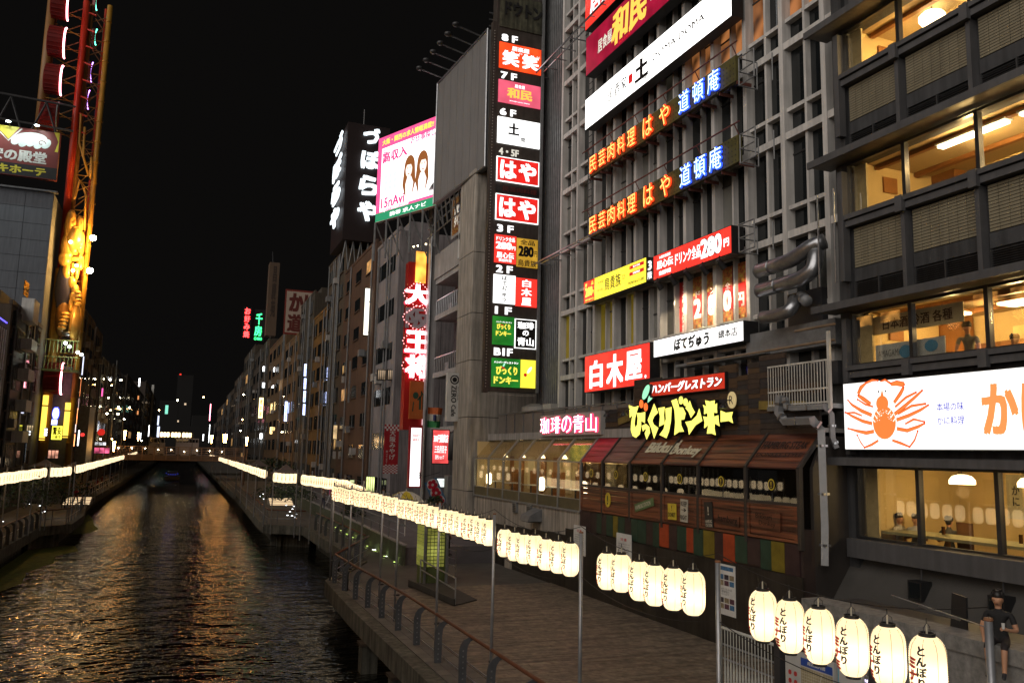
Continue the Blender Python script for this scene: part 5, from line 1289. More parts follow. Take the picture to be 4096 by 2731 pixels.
# signs hung on the balcony building
t = sign('photo_board', 'dark framed photo board leaning on the upper balcony', 'board', 'R', (BX-.3, aX(1803, 960, BX-.3).y, aX(1803, 960, BX-.3).z), 3.6, 3.0, .1, None, C_CONC); put(t, 'photo', TB().rect(.25, 3.4, .2, 2.8, 0), FOOD, (0, 0, .004)); put(t, 'lettering', TB().text('炭火焼\nダイニング', 1.9, 1.5, 2.4, 1.6, 0, .03), L_DIM, (0, 0, .008))
p = aX(1830, 1035, BX-.45); t = sign('company_plate', 'white company plate with a blue top band on the balcony parapet', 'sign', 'R', (BX-.45, p.y, p.z), 1.7, 4.0, .08, None, C_WHITEP)
put(t, 'band', TB().rect(0, 1.7, 3.3, 4.0, 0), paint('band_blue', (.03, .08, .3), .4), (0, 0, .004)); put(t, 'lettering', TB().text('MITSUBISHI', .85, 3.65, 1.5, .26, 0, .01), C_WHITEP, (0, 0, .009)); put(t, 'name_lettering', TB().text('三菱エレベータ', .85, 2.6, 1.4, .5, 0, .02).text('販売保守', .85, 1.5, 1.4, .5, 0, .02), C_DARK, (0, 0, .009))
# vertical ZERO Cafe sign
p0, p1 = aY(1795, 1490, 46.5), aY(1833, 1685, 46.5)
t = sign('cafe_sign', 'tall white vertical sign with black sideways latin letters and a round emblem', 'sign', 'F', (p0.x-.05, 46.5, p1.z), (p1.x-p0.x)+.1, p0.z-p1.z, .35, None, C_WHITEP)
w, h = (p1.x-p0.x)+.1, p0.z-p1.z
put(t, 'lettering', TB().text('ZERO', w*.52, h*.56, h*.36, w*.42, 0, .03, rot=-math.pi/2).text('Cafe', w*.52, h*.22, h*.24, w*.36, 0, .03, rot=-math.pi/2).text('DOUTONBORI', w*.86, h*.58, h*.28, w*.12, 0, .02, rot=-math.pi/2), L_BLK, (0, 0, .004))
put(t, 'emblem', TB().disc(w*.55, h*.86, w*.36, w*.36, 0), L_BLK, (0, 0, .004)); put(t, 'emblem_ring', TB().disc(w*.55, h*.86, w*.26, w*.26, 0), C_WHITEP, (0, 0, .007)); put(t, 'emblem_core', TB().disc(w*.55, h*.86, w*.2, w*.2, 0, 9), L_BLK, (0, 0, .010))
t['label'] = 'tall white vertical sign with black sideways latin letters and a round emblem'

# ================================================================= RED NEON TOWER (giant bulb characters)
OY = 61.0
def oP(px, py): return aY(px, py, OY)
o_l, o_r = oP(1622, 1300).x, oP(1712, 1300).x; zb, zt = oP(1680, 1720).z, oP(1680, 1010).z
oh = thing('neon_tower', (o_l, OY, zb), 'tall red vertical tower sign with four giant bulb-lit characters', 'neon sign')
ORD = paint('tower_red', (.35, .015, .012), .4, .2, 1)
bx('tower_body', ORD, oh, o_l+.1, o_r, OY, OY+1.0, zb, zt-.8)
MB().lathe([((o_r-o_l)/2, 0), ((o_r-o_l)/2, 1.0)], 24, (0, 0, 0)).build('arch_top', ORD, oh).matrix_local = Matrix.Translation((( o_r-o_l)/2+.05, 1.0, zt-.8-zb)) @ Matrix.Rotation(math.pi/2, 4, 'X')
p = oP(1660, 1130); q = oP(1705, 1010)
b_ = bx('poster_box', glow('poster_amber', (1, .42, .06), 1.6, tubes=.5), oh, p.x, q.x, OY-.12, OY-.01, p.z, q.z)
for k in range(5):
    c = Vector((o_l+.25+k*.32, OY-.6, q.z+.2+k*.1)); MB().ball(c, .07, 8).build('bulb', LAMPW, oh); MB().tube([c, (c.x, OY, c.z+.1)], .02, 4).build('bulb_arm', C_DARK, oh)
NRD = glow('bulb_red_glow', (1, .05, .09), 1.5); NWH = glow('bulb_white_tube', (1, .80, .82), 4.5); NGR = paint('unlit_grey_glyph', (.35, .33, .36), .4)
for ch, pt, pb, on in (('大', 1140, 1225, 1), ('阪', 1232, 1320, 0), ('王', 1325, 1415, 1), ('将', 1420, 1515, 1)):
    a = oP(1668, pt); b = oP(1662, pb); h_ = a.z-b.z; cx_ = (a.x+b.x)/2
    t4 = Matrix(((1, 0, 0), (0, 0, 1), (0, -1, 0))).transposed().to_4x4(); t4 = frame('F', (cx_, OY-.35, (a.z+b.z)/2))
    o = link('character', TB().text(ch, 0, 0, 2.1, h_*1.02, 0, .05, ext=.03).mesh('character', NRD if on else ORD), None); o.matrix_world = t4; o.parent = oh; o.matrix_parent_inverse = Matrix.Translation(-Vector(WL[oh]))
    link('tube', TB().text(ch, 0, 0, 1.98, h_*.95, 0, .05 if on else .04).mesh('tube', NWH if on else NGR), o, (0, 0, .14), (0, 0, 0))
    # bulbs round the rim of the character
    bm = MB()
    for k in range(26):
        a_ = 2*math.pi*k/26; r_ = h_*.50*(1+.12*math.cos(4*a_)); bm.ball((math.cos(a_)*r_*1.22, math.sin(a_)*r_, .1), .045, 6)
    ob = link('bulb_ring', bm.mesh('bulb_ring', glow('bulb_pink', (1, .35, .35), 4)), o, (0, 0, .1), (0, 0, 0)); ob['kind'] = 'stuff'
bx('white_reflector', glow('side_reflector', (1, .66, .70), .9), oh, oP(1697, 1400).x, oP(1718, 1400).x, OY-.25, OY-.05, oP(1700, 1700).z, oP(1700, 1160).z)  # pink neon light on the white reflector put in as its own glow
# orange vertical sign under it and the tall lit ones
t = sign('restaurant_sign', 'orange board with a dark green figure and katakana beneath the neon characters', 'sign', 'F', (oP(1628, 1675).x, OY-.6, oP(1628, 1675).z), 1.45, oP(1630, 1525).z-oP(1628, 1675).z, .2, None, paint('board_orange', (.42, .10, .02), .5, .15, 2))
h = oP(1630, 1525).z-oP(1628, 1675).z
put(t, 'figure', TB().disc(.45, h*.62, .22, .26, 0).stroke([(.6, h*.5), (.9, h*.62), (.85, h*.74), (1.1, h*.6)], .12, 0).stroke([(.8, h*.6), (.8, h*.25)], .16, 0).stroke([(1.05, h*.6), (1.08, h*.25)], .16, 0).stroke([(.3, h*.45), (.25, h*.2)], .08, 0), paint('figure_green', (.02, .06, .035), .5), (0, 0, .004))
put(t, 'lettering', TB().text('ミティラー', .72, h*.12, 1.1, .22, 0, .01).text('2F', .9, h*.22, .2, .14, 0, .01), paint('ink_orange_pale', (.5, .2, .05), .5), (0, 0, .004))
def pan(name, lb, px0, px1, pyt, pyb, Y, face, cat='sign', d=.3, case=None, rim=.05):
    a = aY(px0, pyb, Y); b = aY(px1, pyt, Y)
    t = sign(name, lb, cat, 'F', (a.x, Y, a.z), b.x-a.x, b.z-a.z, d, face, case, rim=rim); return t, b.x-a.x, b.z-a.z
t, w, h = pan('banner', 'red vertical banner with checkerboard ends and white brush characters', 1531, 1597, 1698, 1893, 58, None, 'banner', .05, paint('banner_red', (.33, .012, .02), .6, .2, 1))
cm = TB(); n_ = 8
for rr in range(3):
    for c in range(n_):
        if (rr+c) % 2: cm.rect(w*c/n_, w*(c+1)/n_, h-.45+rr*.15, h-.30+rr*.15, 0)
for rr in range(7):
    for c in range(n_):
        if (rr+c) % 2: cm.rect(w*c/n_, w*(c+1)/n_, rr*.09, rr*.09+.09, 0)
o = put(t, 'check_pattern', cm, paint('banner_white', (.6, .58, .58), .6), (0, 0, .004)); o['kind'] = 'stuff'
put(t, 'lettering', TB().text('大阪みやげ', w*.58, h*.58, w*.42, h*.60, 0, .02, vertical=True).text('売ってます', w*.22, h*.34, w*.14, h*.26, 0, .01, vertical=True), paint('banner_white', (), .6) if 0 else MATS['banner_white'], (0, 0, .006))
t, w, h = pan('shop_sign', 'tall white lit sign in a red frame with a column of red characters', 1631, 1692, 1706, 1950, 56, glow('face_white_c', (1, .98, .97), 1.5), case=paint('frame_red', (.4, .01, .02), .4), rim=.1)
put(t, 'lettering', TB().text('300円', w*.5, h*.85, w*.6, h*.05, 0, .02).text('雑貨店', w*.5, h*.78, w*.5, h*.05, 0, .02).text('三日月百子', w*.62, h*.48, w*.22, h*.36, 0, 0, vertical=True).text('みかづきモモコ', w*.3, h*.52, w*.10, h*.3, 0, 0, vertical=True), L_RED)
put(t, 'burst', TB().stroke([(w*.78, h*.2), (w*1.05, h*.2)], .05, 0).stroke([(w*.86, h*.15), (w*.95, h*.25)], .05, 0).stroke([(w*.95, h*.15), (w*.84, h*.26)], .05, 0), L_BLK, (0, 0, .03))
t, w, h = pan('shop_sign', 'square red and white lit sign beside the black drainpipe', 1725, 1800, 1718, 1855, 53, glow('face_pink_red', (1, .10, .10), 1.1, tubes=.5), rim=.06)
put(t, 'lettering', TB().text('300円雑貨店', w*.5, h*.74, w*.82, h*.24, 0, .03).text('三日月百子', w*.5, h*.42, w*.7, h*.2, 0, .03).text('百円ショップ', w*.45, h*.2, w*.5, h*.12, 0, .02), L_WHI)
t, w, h = pan('shop_sign', 'small white lit sign low over the shops beside the patterned streamer', 1732, 1780, 1912, 1948, 52.5, glow('face_white_d', (.9, 1, .95), 1.4), rim=.03)
put(t, 'lettering', TB().text('中国料理\n台湾小皿', w*.5, h*.5, w*.8, h*.6, 0, 0), C_DARK)
# black drainpipe, flag and patterned streamer
t = thing('drainpipe', aY(1815, 1740, 50), 'fat black elbowed drainpipe right of the square red sign', 'pipe')
MB().tube([aY(1825, 1725, 50), aY(1812, 1740, 50), aY(1808, 1790, 50), aY(1806, 1840, 50)], [.22, .25, .25, .25], 12).build('pipe', C_DARK, t, smooth=True); MB().box(15.5, 16.4, 49.6, 50.4, 3.0, 5.6).build('tank', C_GREYMET, t).location += Vector((0, 0, 0))
fl = thing('flag', aY(1712, 1720, 50), 'small orange white and green flag on a slanting pole', 'flag')
pts = [aY(1712, 1628, 50), aY(1772, 1632, 50), aY(1760, 1712, 50), aY(1708, 1708, 50)]
for k, mc in enumerate(((.45, .10, .02), (.5, .5, .46), (.03, .22, .07))):
    a = pts[0].lerp(pts[3], k/3); b = pts[1].lerp(pts[2], k/3); c = pts[1].lerp(pts[2], (k+1)/3); d = pts[0].lerp(pts[3], (k+1)/3)
    mb = MB(); n_ = 6
    for q in range(n_):
        wv = lambda f: Vector((0, math.sin(f*7)*.12, 0))
        f0, f1 = q/n_, (q+1)/n_; A_ = a.lerp(b, f0)+wv(f0); B_ = a.lerp(b, f1)+wv(f1); C2 = d.lerp(c, f1)+wv(f1); D_ = d.lerp(c, f0)+wv(f0); mb.prism([A_, D_, C2, B_], (0, 0, 0), (0, .01, 0))
    mb.build('flag_band', paint('flag_%d' % k, mc, .7), fl)
MB().tube([aY(1738, 1670, 49.9)+Vector((0, -.04, .18)), aY(1738, 1670, 49.9)+Vector((0, -.04, -.18))], .1, 12).build('wheel', paint('flag_navy', (.02, .03, .12), .6), fl)
MB().tube([aY(1702, 1640, 50), aY(1690, 1950, 50)], .04, 6).build('pole', C_STEEL, fl)
sm_ = thing('streamer', aY(1720, 1930, 50), 'blue streamer with red flower prints hanging aslant from a pole', 'streamer')
a = aY(1722, 1920, 50); b = aY(1765, 2020, 50)
d = (b-a); L_ = d.length; u = d.normalized(); n = Vector((u.z, 0, -u.x))*.42
MB().prism([a-n, a+n, b+n, b-n], (0, 0, 0), (0, .03, 0)).build('cloth', paint('streamer_blue', (.06, .16, .30), .7, .3, 5), sm_)
for k in range(3):
    c = a.lerp(b, .18+k*.32); fm = MB()
    for q in range(5):
        aa = q*math.pi*2/5; cc = c+Vector((math.cos(aa)*.2, -.03, math.sin(aa)*.2)); fm.lathe([(.13, -.008), (.13, .008)], 10)
        for i in range(len(fm.v)-20, len(fm.v)): v = fm.v[i]; fm.v[i] = (v[0]+cc.x, cc.y+v[2], v[1]+cc.z)
    dk = MB().lathe([(.36, -.006), (.36, .006)], 16)
    dk.v = [(v[0]+c.x, c.y-.012+v[2], v[1]+c.z) for v in dk.v]
    dk.build('print_ground', paint('print_white', (.6, .6, .6), .7), sm_); o = fm.build('flower_print', paint('print_red', (.45, .01, .03), .7), sm_); o['kind'] = 'stuff'
MB().tube([a+Vector((-.5, 0, .2)), a+Vector((.6, 0, .5))], .02, 5).build('pole', C_DARK, sm_)

# ================================================================= MID AND FAR FACADES, RIGHT BANK
def facade(lb, X, pnear, pfar, ptop, col, rows, cols, side=+1, zb=1.5, litp=.12, depth=9, gy=None, nm='building', sill=True, wsize=(.62, .55), litcol=None, pipes=2, group=None, streak=.35, near=False):
    """a block whose canal face lies on plane X between two photograph columns; top given by a pixel at its near edge"""
    a = aX(pnear, gy or 1600, X); b = aX(pfar, gy or 1600, X); t = aX(pnear, ptop, X)
    y0, y1, z1 = a.y, b.y, t.z
    if y1 < y0: y0, y1 = y1, y0
    th = thing(nm, (X, (y0+y1)/2, zb), lb, 'building', group)
    if not near: col = (col[0]*.85, col[1]*.70, col[2]*.52); litp *= .5  # dimmer light on distant blocks put into darker wall colour, with a brown tint
    nmx = 'wall_'+'_'.join('%d' % int(c*1000) for c in col)
    wm = paint(nmx, col, .8, .25, .35, bump=.2, streak=streak)
    x1 = X+depth*side
    bx('wall', wm, th, X, x1, y0, y1, zb, z1)
    bx('parapet', wm, th, X-.06*side, X+.2*side, y0-.05, y1+.02, z1+.002, z1+.35)
    H = (z1-zb-1.0)/rows; Wd = (y1-y0)/cols
    for r in range(rows):
        for c in range(cols):
            zc = zb+1.6+r*H; yc = y0+c*Wd
            w0, w1 = yc+Wd*(1-wsize[0])/2, yc+Wd*(1+wsize[0])/2; h0, h1 = zc, zc+H*wsize[1]
            if h1 > z1-.3: continue
            on = R.random() < litp
            gm = (litcol or dimglow('far_window_warm', (1, .55, .2), .28, tubes=.6)) if on else R.choice((G_DARK, G_DARK, G_DARK, G_DARK2))
            w_ = bx('window', gm, th, X-.03*side, X-.002*side, w0, w1, h0, h1)
            if sill: bx('sill', wm, th, X-.14*side, X-.002*side, w0-.08, w1+.08, h0-.14, h0-.01)
            if not on and R.random() < .35: bx('window_bar', C_GREYMET, th, X-.06*side, X-.031*side, (w0+w1)/2-.04, (w0+w1)/2+.04, h0, h1)
    # face towards the bridge
    nside = max(1, int(depth/3))
    for q in range(pipes):
        y_ = y0+(y1-y0)*R.uniform(.03, .97); MB().tube([(X-.16*side, y_, zb+1), (X-.16*side, y_, z1)], .08, 6).build('drainpipe', C_GREYMET, th)
    for q in range(rows//2):
        y_ = y0+(y1-y0)*R.uniform(.1, .8); z_ = zb+2+R.uniform(0, z1-zb-4); bx('fan_unit', R.choice((C_GREYMET, C_CONC)), th, X-.55*side, X-.03*side, y_, y_+1.0, z_, z_+.7)
    m = MB(); m.box(X+1.5*side, X+4*side, y0+(y1-y0)*.25, y0+(y1-y0)*.7, z1+.35, z1+1.6); m.build('roof_tank', wm, th)
    return th, (y0, y1, z1)
FX = 17.0
w1t, (wy0, wy1, wz1) = facade('pale lilac-grey building with four dark ribbon windows behind the red neon tower', FX, 1586, 1500, 935, (.21, .19, .195), 6, 1, litp=0, depth=8, wsize=(.72, .38), gy=1300, pipes=3, sill=False, near=True)
# wall facing the bridge continues right behind the neon tower, blocks joints
for k in range(3): bx('wall_joint', C_DARK, w1t, FX+2.0+k*2.1, FX+2.03+k*2.1, wy0-.012, wy0-.001, 8, wz1-.1)
b_ = aX(1510, 1630, FX-.4)
t, w, h = pan('slim_sign', 'slim white and yellow lit vertical sign on the corner of the brown building', 1452, 1496, 1155, 1340, 83, glow('face_white_yellow', (1, .97, .82), 1.8), rim=.03)
put(t, 'stripe', TB().rect(w*.3, w*.34, .3, h-.3, 0).rect(w*.6, w*.63, .3, h-.3, 0), dimglow('pale_orange', (1, .55, .2), 1), (0, 0, .024))
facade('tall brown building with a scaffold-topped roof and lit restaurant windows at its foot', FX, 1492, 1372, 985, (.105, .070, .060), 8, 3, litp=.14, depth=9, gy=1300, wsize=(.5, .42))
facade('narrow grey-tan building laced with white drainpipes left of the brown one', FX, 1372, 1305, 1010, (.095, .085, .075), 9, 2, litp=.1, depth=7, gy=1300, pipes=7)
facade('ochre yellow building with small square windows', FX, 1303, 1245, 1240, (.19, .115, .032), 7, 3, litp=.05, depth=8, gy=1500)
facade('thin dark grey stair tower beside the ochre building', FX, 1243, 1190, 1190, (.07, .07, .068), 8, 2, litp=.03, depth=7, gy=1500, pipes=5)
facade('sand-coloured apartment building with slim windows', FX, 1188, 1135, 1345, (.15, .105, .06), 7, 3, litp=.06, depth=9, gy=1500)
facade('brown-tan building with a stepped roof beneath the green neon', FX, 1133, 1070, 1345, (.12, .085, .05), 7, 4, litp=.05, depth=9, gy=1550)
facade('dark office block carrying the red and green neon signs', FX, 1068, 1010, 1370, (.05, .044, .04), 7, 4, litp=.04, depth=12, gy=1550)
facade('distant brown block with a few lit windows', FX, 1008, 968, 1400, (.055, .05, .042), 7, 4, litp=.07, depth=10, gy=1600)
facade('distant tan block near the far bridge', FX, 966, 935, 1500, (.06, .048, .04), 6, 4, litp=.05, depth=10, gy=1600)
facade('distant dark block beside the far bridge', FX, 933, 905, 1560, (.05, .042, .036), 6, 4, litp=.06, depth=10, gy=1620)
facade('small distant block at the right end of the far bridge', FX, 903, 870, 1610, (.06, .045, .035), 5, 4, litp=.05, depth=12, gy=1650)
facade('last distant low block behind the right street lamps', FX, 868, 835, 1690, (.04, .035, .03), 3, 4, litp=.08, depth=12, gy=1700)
# base clutter: shop fronts at walkway level along the right bank
for k, (px0, px1, pyt, pyb, Y, c, s, lb) in enumerate((
    (1462, 1500, 1905, 1975, 62, (.9, 1, .4), 1.2, 'pale green lit shop front behind the umbrella'),
    (1398, 1418, 1918, 1938, 80, (.9, 1, .5), 1.4, 'small yellow green lit board by the striped awning'),
    (1405, 1425, 1700, 1760, 95, (1, .6, .25), .8, 'warm lit restaurant window low on the brown building'),
    (1330, 1350, 1700, 1790, 98, (1, .7, .35), .9, 'warm lit narrow window with glints low on the grey building'),
    (1370, 1398, 1800, 1850, 98, (1, .65, .3), .5, 'row of warm lit panes above the striped awning'))):
    t, w, h = pan('shop_window', lb, px0, px1, pyt, pyb, Y, glow('shopglow_%d' % k, c, s, tubes=.6), rim=.03)
    m = MB()
    for q in range(1, 4): m.box(w*q/4-.02, w*q/4+.02, 0, h, .021, .03)
    put(t, 'glazing_bar', m, C_DARK, (0, 0, 0))

# ---- rooftop billboard with two portraits
ad = rectR
P1 = aX(1518, 545, 16.5); 
aBR = aX(1745, 820, 15.6); aTR = aX(1755, 463, 15.6)
zt_ = (aTR.z); zb_ = aBR.z
TLp = aZ(1518, 545, zt_); BLp = aZ(1500, 900, zb_)
Lx = (TLp.x+BLp.x)/2; Ly = (TLp.y+BLp.y)/2; Rx, Ry = aTR.x, (aTR.y+aBR.y)/2
u = Vector((Rx-Lx, Ry-Ly, 0)); w = u.length; u.normalize(); n = u.cross(Vector((0, 0, 1)))
m4 = Matrix((u, Vector((0, 0, 1)), n)).transposed().to_4x4(); m4.translation = Vector((Lx, Ly, zb_)); h = zt_-zb_
t = sign('billboard', 'bright pink and white rooftop billboard showing two long-haired women', 'billboard', None, (0, 0, 0), w, h, .4, glow('face_hot_pink', (.9, .10, .30), 1.0, tubes=.1), C_GREYMET, rim=.0, mat4=m4)
put(t, 'white_ground', TB().poly([(w*.07, h*.13), (w*.96, h*.13), (w*.96, h*.86), (w*.07, h*.86)], 0), glow('face_white_e', (1, .98, .98), 1.8), (0, 0, .022))
put(t, 'green_band', TB().rect(0, w, 0, h*.10, 0), dimglow('band_green', (.03, .32, .15), .8), (0, 0, .023))
put(t, 'header', TB().text('大阪・関西の求人情報満載!!', w*.5, h*.93, w*.86, h*.07, 0, .03), L_YEL, (0, 0, .026))
put(t, 'pink_lettering', TB().text('高収入', w*.30, h*.74, w*.42, h*.13, 0, .04).text('お仕事探し', w*.76, h*.83, w*.4, h*.08, 0, .03).text('15nAvi', w*.29, h*.20, w*.40, h*.12, 0, .03).text('女性の', w*.12, h*.76, w*.08, h*.16, 0, .02, vertical=True), dimglow('ink_pink', (.75, .05, .25), .9), (0, 0, .026))
put(t, 'white_lettering', TB().text('http://15navi.com/', w*.32, h*.115, w*.5, h*.045, 0, .02).text('携帯 求人ナビ', w*.55, h*.05, w*.6, h*.05, 0, .02), L_WHI, (0, 0, .027))
hair = paint('print_hair', (.22, .07, .02), .5, .4, 2); hm = dimglow('print_hair_lit', (.32, .11, .03), .7); sk = dimglow('print_skin', (1, .80, .70), 1.2); dk_ = dimglow('print_dark', (.05, .02, .02), .5)
f = TB(); g_ = TB(); e_ = TB(); b_ = TB()
for cx, dx in ((.56, -.01), (.77, .012)):
    f.disc(w*cx, h*.53, w*.088, h*.135, 0); f.poly([(w*(cx-.088), h*.53), (w*(cx-.11), h*.34), (w*(cx-.06), h*.20), (w*(cx+.05), h*.18), (w*(cx+.105), h*.34), (w*(cx+.088), h*.53)], .0006)
    b_.poly([(w*(cx-.03), h*.42), (w*(cx+.03), h*.42), (w*(cx+.07), h*.34), (w*(cx+.05), h*.18), (w*(cx-.05), h*.18), (w*(cx-.06), h*.34)], 0)
    g_.disc(w*(cx+dx), h*.505, w*.054, h*.092, 0)
    f2 = w*(cx+dx); e_.poly([(f2-w*.062, h*.50), (f2-w*.055, h*.58), (f2, h*.615), (f2+w*.055, h*.58), (f2+w*.062, h*.50), (f2+w*.035, h*.555), (f2-w*.03, h*.56)], 0)
    e_.disc(f2-w*.02, h*.52, w*.009, h*.007, 0, 8).disc(f2+w*.022, h*.52, w*.009, h*.007, 0, 8).disc(f2, h*.452, w*.014, h*.006, 0, 8)
put(t, 'printed_hair', f, hm, (0, 0, .028)); put(t, 'printed_shoulder', b_, dimglow('print_shirt', (1, .9, .88), 1.2), (0, 0, .031)); put(t, 'printed_face', g_, sk, (0, 0, .034)); put(t, 'printed_feature', e_, hm, (0, 0, .037))
m_ = TB()
for q in range(3):
    for r_ in range(3): m_.rect(w*(.13+q*.08), w*(.19+q*.08), h*(.34+r_*.07), h*(.39+r_*.07), 0)
put(t, 'printed_keypad', m_, dimglow('print_pale', (.7, .8, .9), 1), (0, 0, .026))
# steelwork under it
m = MB()
for k in range(6): 
    p = Vector((Lx, Ly, zb_)).lerp(Vector((Rx, Ry, zb_)), k/5); m.tube([p, p-Vector((0, 0, 3))], .08, 5); m.tube([p, p+Vector((1.5, .5, -3))], .06, 5)
st = thing('billboard_stand', (Lx, Ly, zb_-3), 'steel struts under the pink rooftop billboard', 'stand'); m.build('strut', C_GREYMET, st)['kind'] = 'stuff'

# ---- tower with big white hiragana, two faces
ZY = 96
zz = thing('rooftop_sign_tower', (14, ZY, 30), 'dark rooftop block carrying a column of big glowing white hiragana on two faces', 'sign')
a = aY(1393, 500, ZY); b = aY(1512, 512, ZY); zlo = aY(1385, 925, ZY).z; 
bx('block', paint('block_maroon', (.012, .005, .005), .6), zz, a.x, b.x+1.5, ZY, ZY+9, zlo-1.0, a.z+.4)
WG = glow('white_channel', (.85, .95, 1), 1.6)
for s, px_, py_, sz in (('づ', 1483, 545, 1.9), ('ぼ', 1478, 640, 2.2), ('ら', 1472, 743, 2.3), ('や', 1466, 845, 2.3)):
    c = aY(px_+4, py_, ZY-.3)
    o = link('character', TB().text(s, 0, 0, sz*1.05, sz*1.05, 0, .05, ext=.06).mesh('character', WG), None); o.matrix_world = frame('F', c); o.parent = zz; o.matrix_parent_inverse = Matrix.Translation(-Vector(WL[zz]))
    c2 = Vector((a.x-.35, ZY+4.5, c.z)); o = link('character', TB().text(s, 0, 0, 6.0, sz*1.1, 0, .05, ext=.03).mesh('character', WG), None); o.matrix_world = frame('R', c2); o.parent = zz; o.matrix_parent_inverse = Matrix.Translation(-Vector(WL[zz]))
m = MB()
for k in range(7): m.tube([(a.x+k*.9, ZY+.5, zlo-4.5), (a.x+.5+k*.9, ZY+.5, zlo-1)], .09, 5); m.tube([(a.x+.9+k*.9, ZY+.5, zlo-4.5), (a.x+.5+k*.9, ZY+.5, zlo-1)], .07, 5)
m.build('steel_frame', C_GREYMET, zz)['kind'] = 'stuff'
MB().tube([(b.x-1, ZY+4, a.z), (b.x-1, ZY+4, a.z+4)], .05, 5).build('mast', C_GREYMET, zz)

# ---- far roof signs, right bank
t, w, h = pan('roof_sign', 'large unlit white roof sign with dark red characters and a red border', 1133, 1300, 1170, 1335, 150, None, case=paint('border_red', (.16, .02, .012), .6))
put(t, 'panel', TB().rect(w*.03, w*.97, h*.04, h*.96, 0), paint('panel_dull_white', (.34, .27, .22), .7, .1, .3), (0, 0, .03)); put(t, 'lettering', TB().text('かに', w*.45, h*.72, w*.70, h*.42, 0, .06).text('道', w*.26, h*.26, w*.36, h*.40, 0, .05), paint('ink_oxblood', (.09, .012, .008), .7), (0, 0, .06))
t, w, h = pan('roof_tower', 'tall slim brown advertising tower with faded characters and a curved mast', 1062, 1120, 1052, 1340, 180, None, case=paint('tower_umber', (.085, .055, .035), .7, .2, .3), d=3)
put(t, 'lettering', TB().text('昌慶苑', w*.55, h*.6, w*.45, h*.7, 0, .04, vertical=True), paint('ink_umber', (.03, .018, .012), .7), (0, 0, .03))
link('mast', MB().tube([(w*.35, h, -1), (w*.25, h+2.5, -1)], .1, 5).mesh('mast', C_DARK), t)
t, w, h = pan('neon_sign', 'small vertical red neon sign reading four characters high over the far roofs', 968, 1008, 1230, 1350, 205, None, case=C_BLACK)
RN = glow('neon_far_red', (1, .03, .03), 8); GN = glow('neon_far_green', (.04, .9, .22), 4)
for k, s in enumerate('お好み焼'): put(t, 'character', TB().text(s, w*.5, h*(.87-.25*k), w*.72, h*.21, 0, .05), RN, (0, 0, .05))
t, w, h = pan('neon_sign', 'small green neon sign of two characters beside the red neon column', 1012, 1062, 1240, 1362, 206, None, case=C_BLACK)
put(t, 'character', TB().text('千', w*.45, h*.70, w*.62, h*.36, 0, .03), GN, (0, 0, .05)); put(t, 'character', TB().text('房', w*.42, h*.32, w*.7, h*.32, 0, .03), GN, (0, 0, .05)); put(t, 'small_lettering', TB().text('CHIBO', w*.45, h*.07, w*.75, h*.09, 0, .03), GN, (0, 0, .05))
BLW = glow('sign_bluewhite', (.50, .60, 1), 4); YW = glow('sign_yellowwhite', (1, .72, .30), 4); WW = glow('sign_coolwhite', (.95, .98, 1), 6)
for k, (px0, px1, pyt, pyb, Y, mt, s, lb) in enumerate((
    (1214, 1228, 1455, 1505, 118, BLW, '居酒屋', 'topmost of the four stacked blue-white sign boxes'), (1213, 1227, 1512, 1556, 118, BLW, '炭焼', 'second of the four stacked blue-white sign boxes'),
    (1211, 1225, 1562, 1608, 118, BLW, '酒場', 'third of the four stacked blue-white sign boxes'), (1209, 1223, 1615, 1660, 118, BLW, '料理', 'lowest of the four stacked blue-white sign boxes'),
    (1135, 1152, 1605, 1685, 150, BLW, '道頓堀', 'white vertical sign with a blue top beside the sand-coloured building'), (1032, 1055, 1590, 1672, 190, YW, '橋本屋', 'cream vertical sign with dark characters far along the right bank'),
    (1078, 1092, 1707, 1735, 175, YW, '酒', 'small yellow lit box low on the brown-tan building'), (1050, 1060, 1465, 1485, 190, WW, '', 'small upper white lamp box on the dark office block'), (1048, 1060, 1530, 1550, 190, WW, '', 'small lower white lamp box on the dark office block'),
    (1038, 1050, 1732, 1755, 195, WW, '', 'small white box lamp near the far street lamps'))):
    t, w, h = pan('lit_sign', lb, px0, px1, pyt, pyb, Y, mt, rim=.04)
    if s: put(t, 'lettering', TB().text(s, w*.5, h*.5, w*.6, h*.85, 0, .02, vertical=True), C_DARK)

t, w, h = pan('blank_sign', 'unlit blank grey vertical sign panel jutting from the brown building', 1392, 1432, 1445, 1610, 92, None, case=C_GREYMET)
WMX = glow('far_window_warm_bright', (1, .60, .22), .9, tubes=.9)
for k, (px0, px1, pyt, pyb) in enumerate(((1330, 1346, 1755, 1800), (1352, 1366, 1755, 1800), (1374, 1384, 1760, 1805), (1365, 1380, 1460, 1500), (1508, 1545, 1478, 1520), (1548, 1582, 1478, 1520))):
    t, w, h = pan('lit_window', ['leftmost of three bright warm windows low on the grey-tan building', 'middle of three bright warm windows low on the grey-tan building', 'rightmost of three bright warm windows low on the grey-tan building', 'warm window with a white air unit under it, beside the blank panel', 'left half of the lit ribbon window on the lilac-grey building', 'right half of the lit ribbon window on the lilac-grey building'][k], px0, px1, pyt, pyb, 72 if k > 3 else 96, WMX if k < 4 else glow('ribbon_mixed', (.8, .6, .4), .35, tubes=.9), cat='window', rim=.08)
    m = TB()
    for q in range(1, 4): m.rect(w*q/4-.03, w*q/4+.03, 0, h, .01)
    put(t, 'glazing_bar', m, C_DARK)
    if k < 4: link('air_unit', MB().box(.05, w-.05, -h*.75, -.12, 0, .35).mesh('air_unit', C_CONC), t)

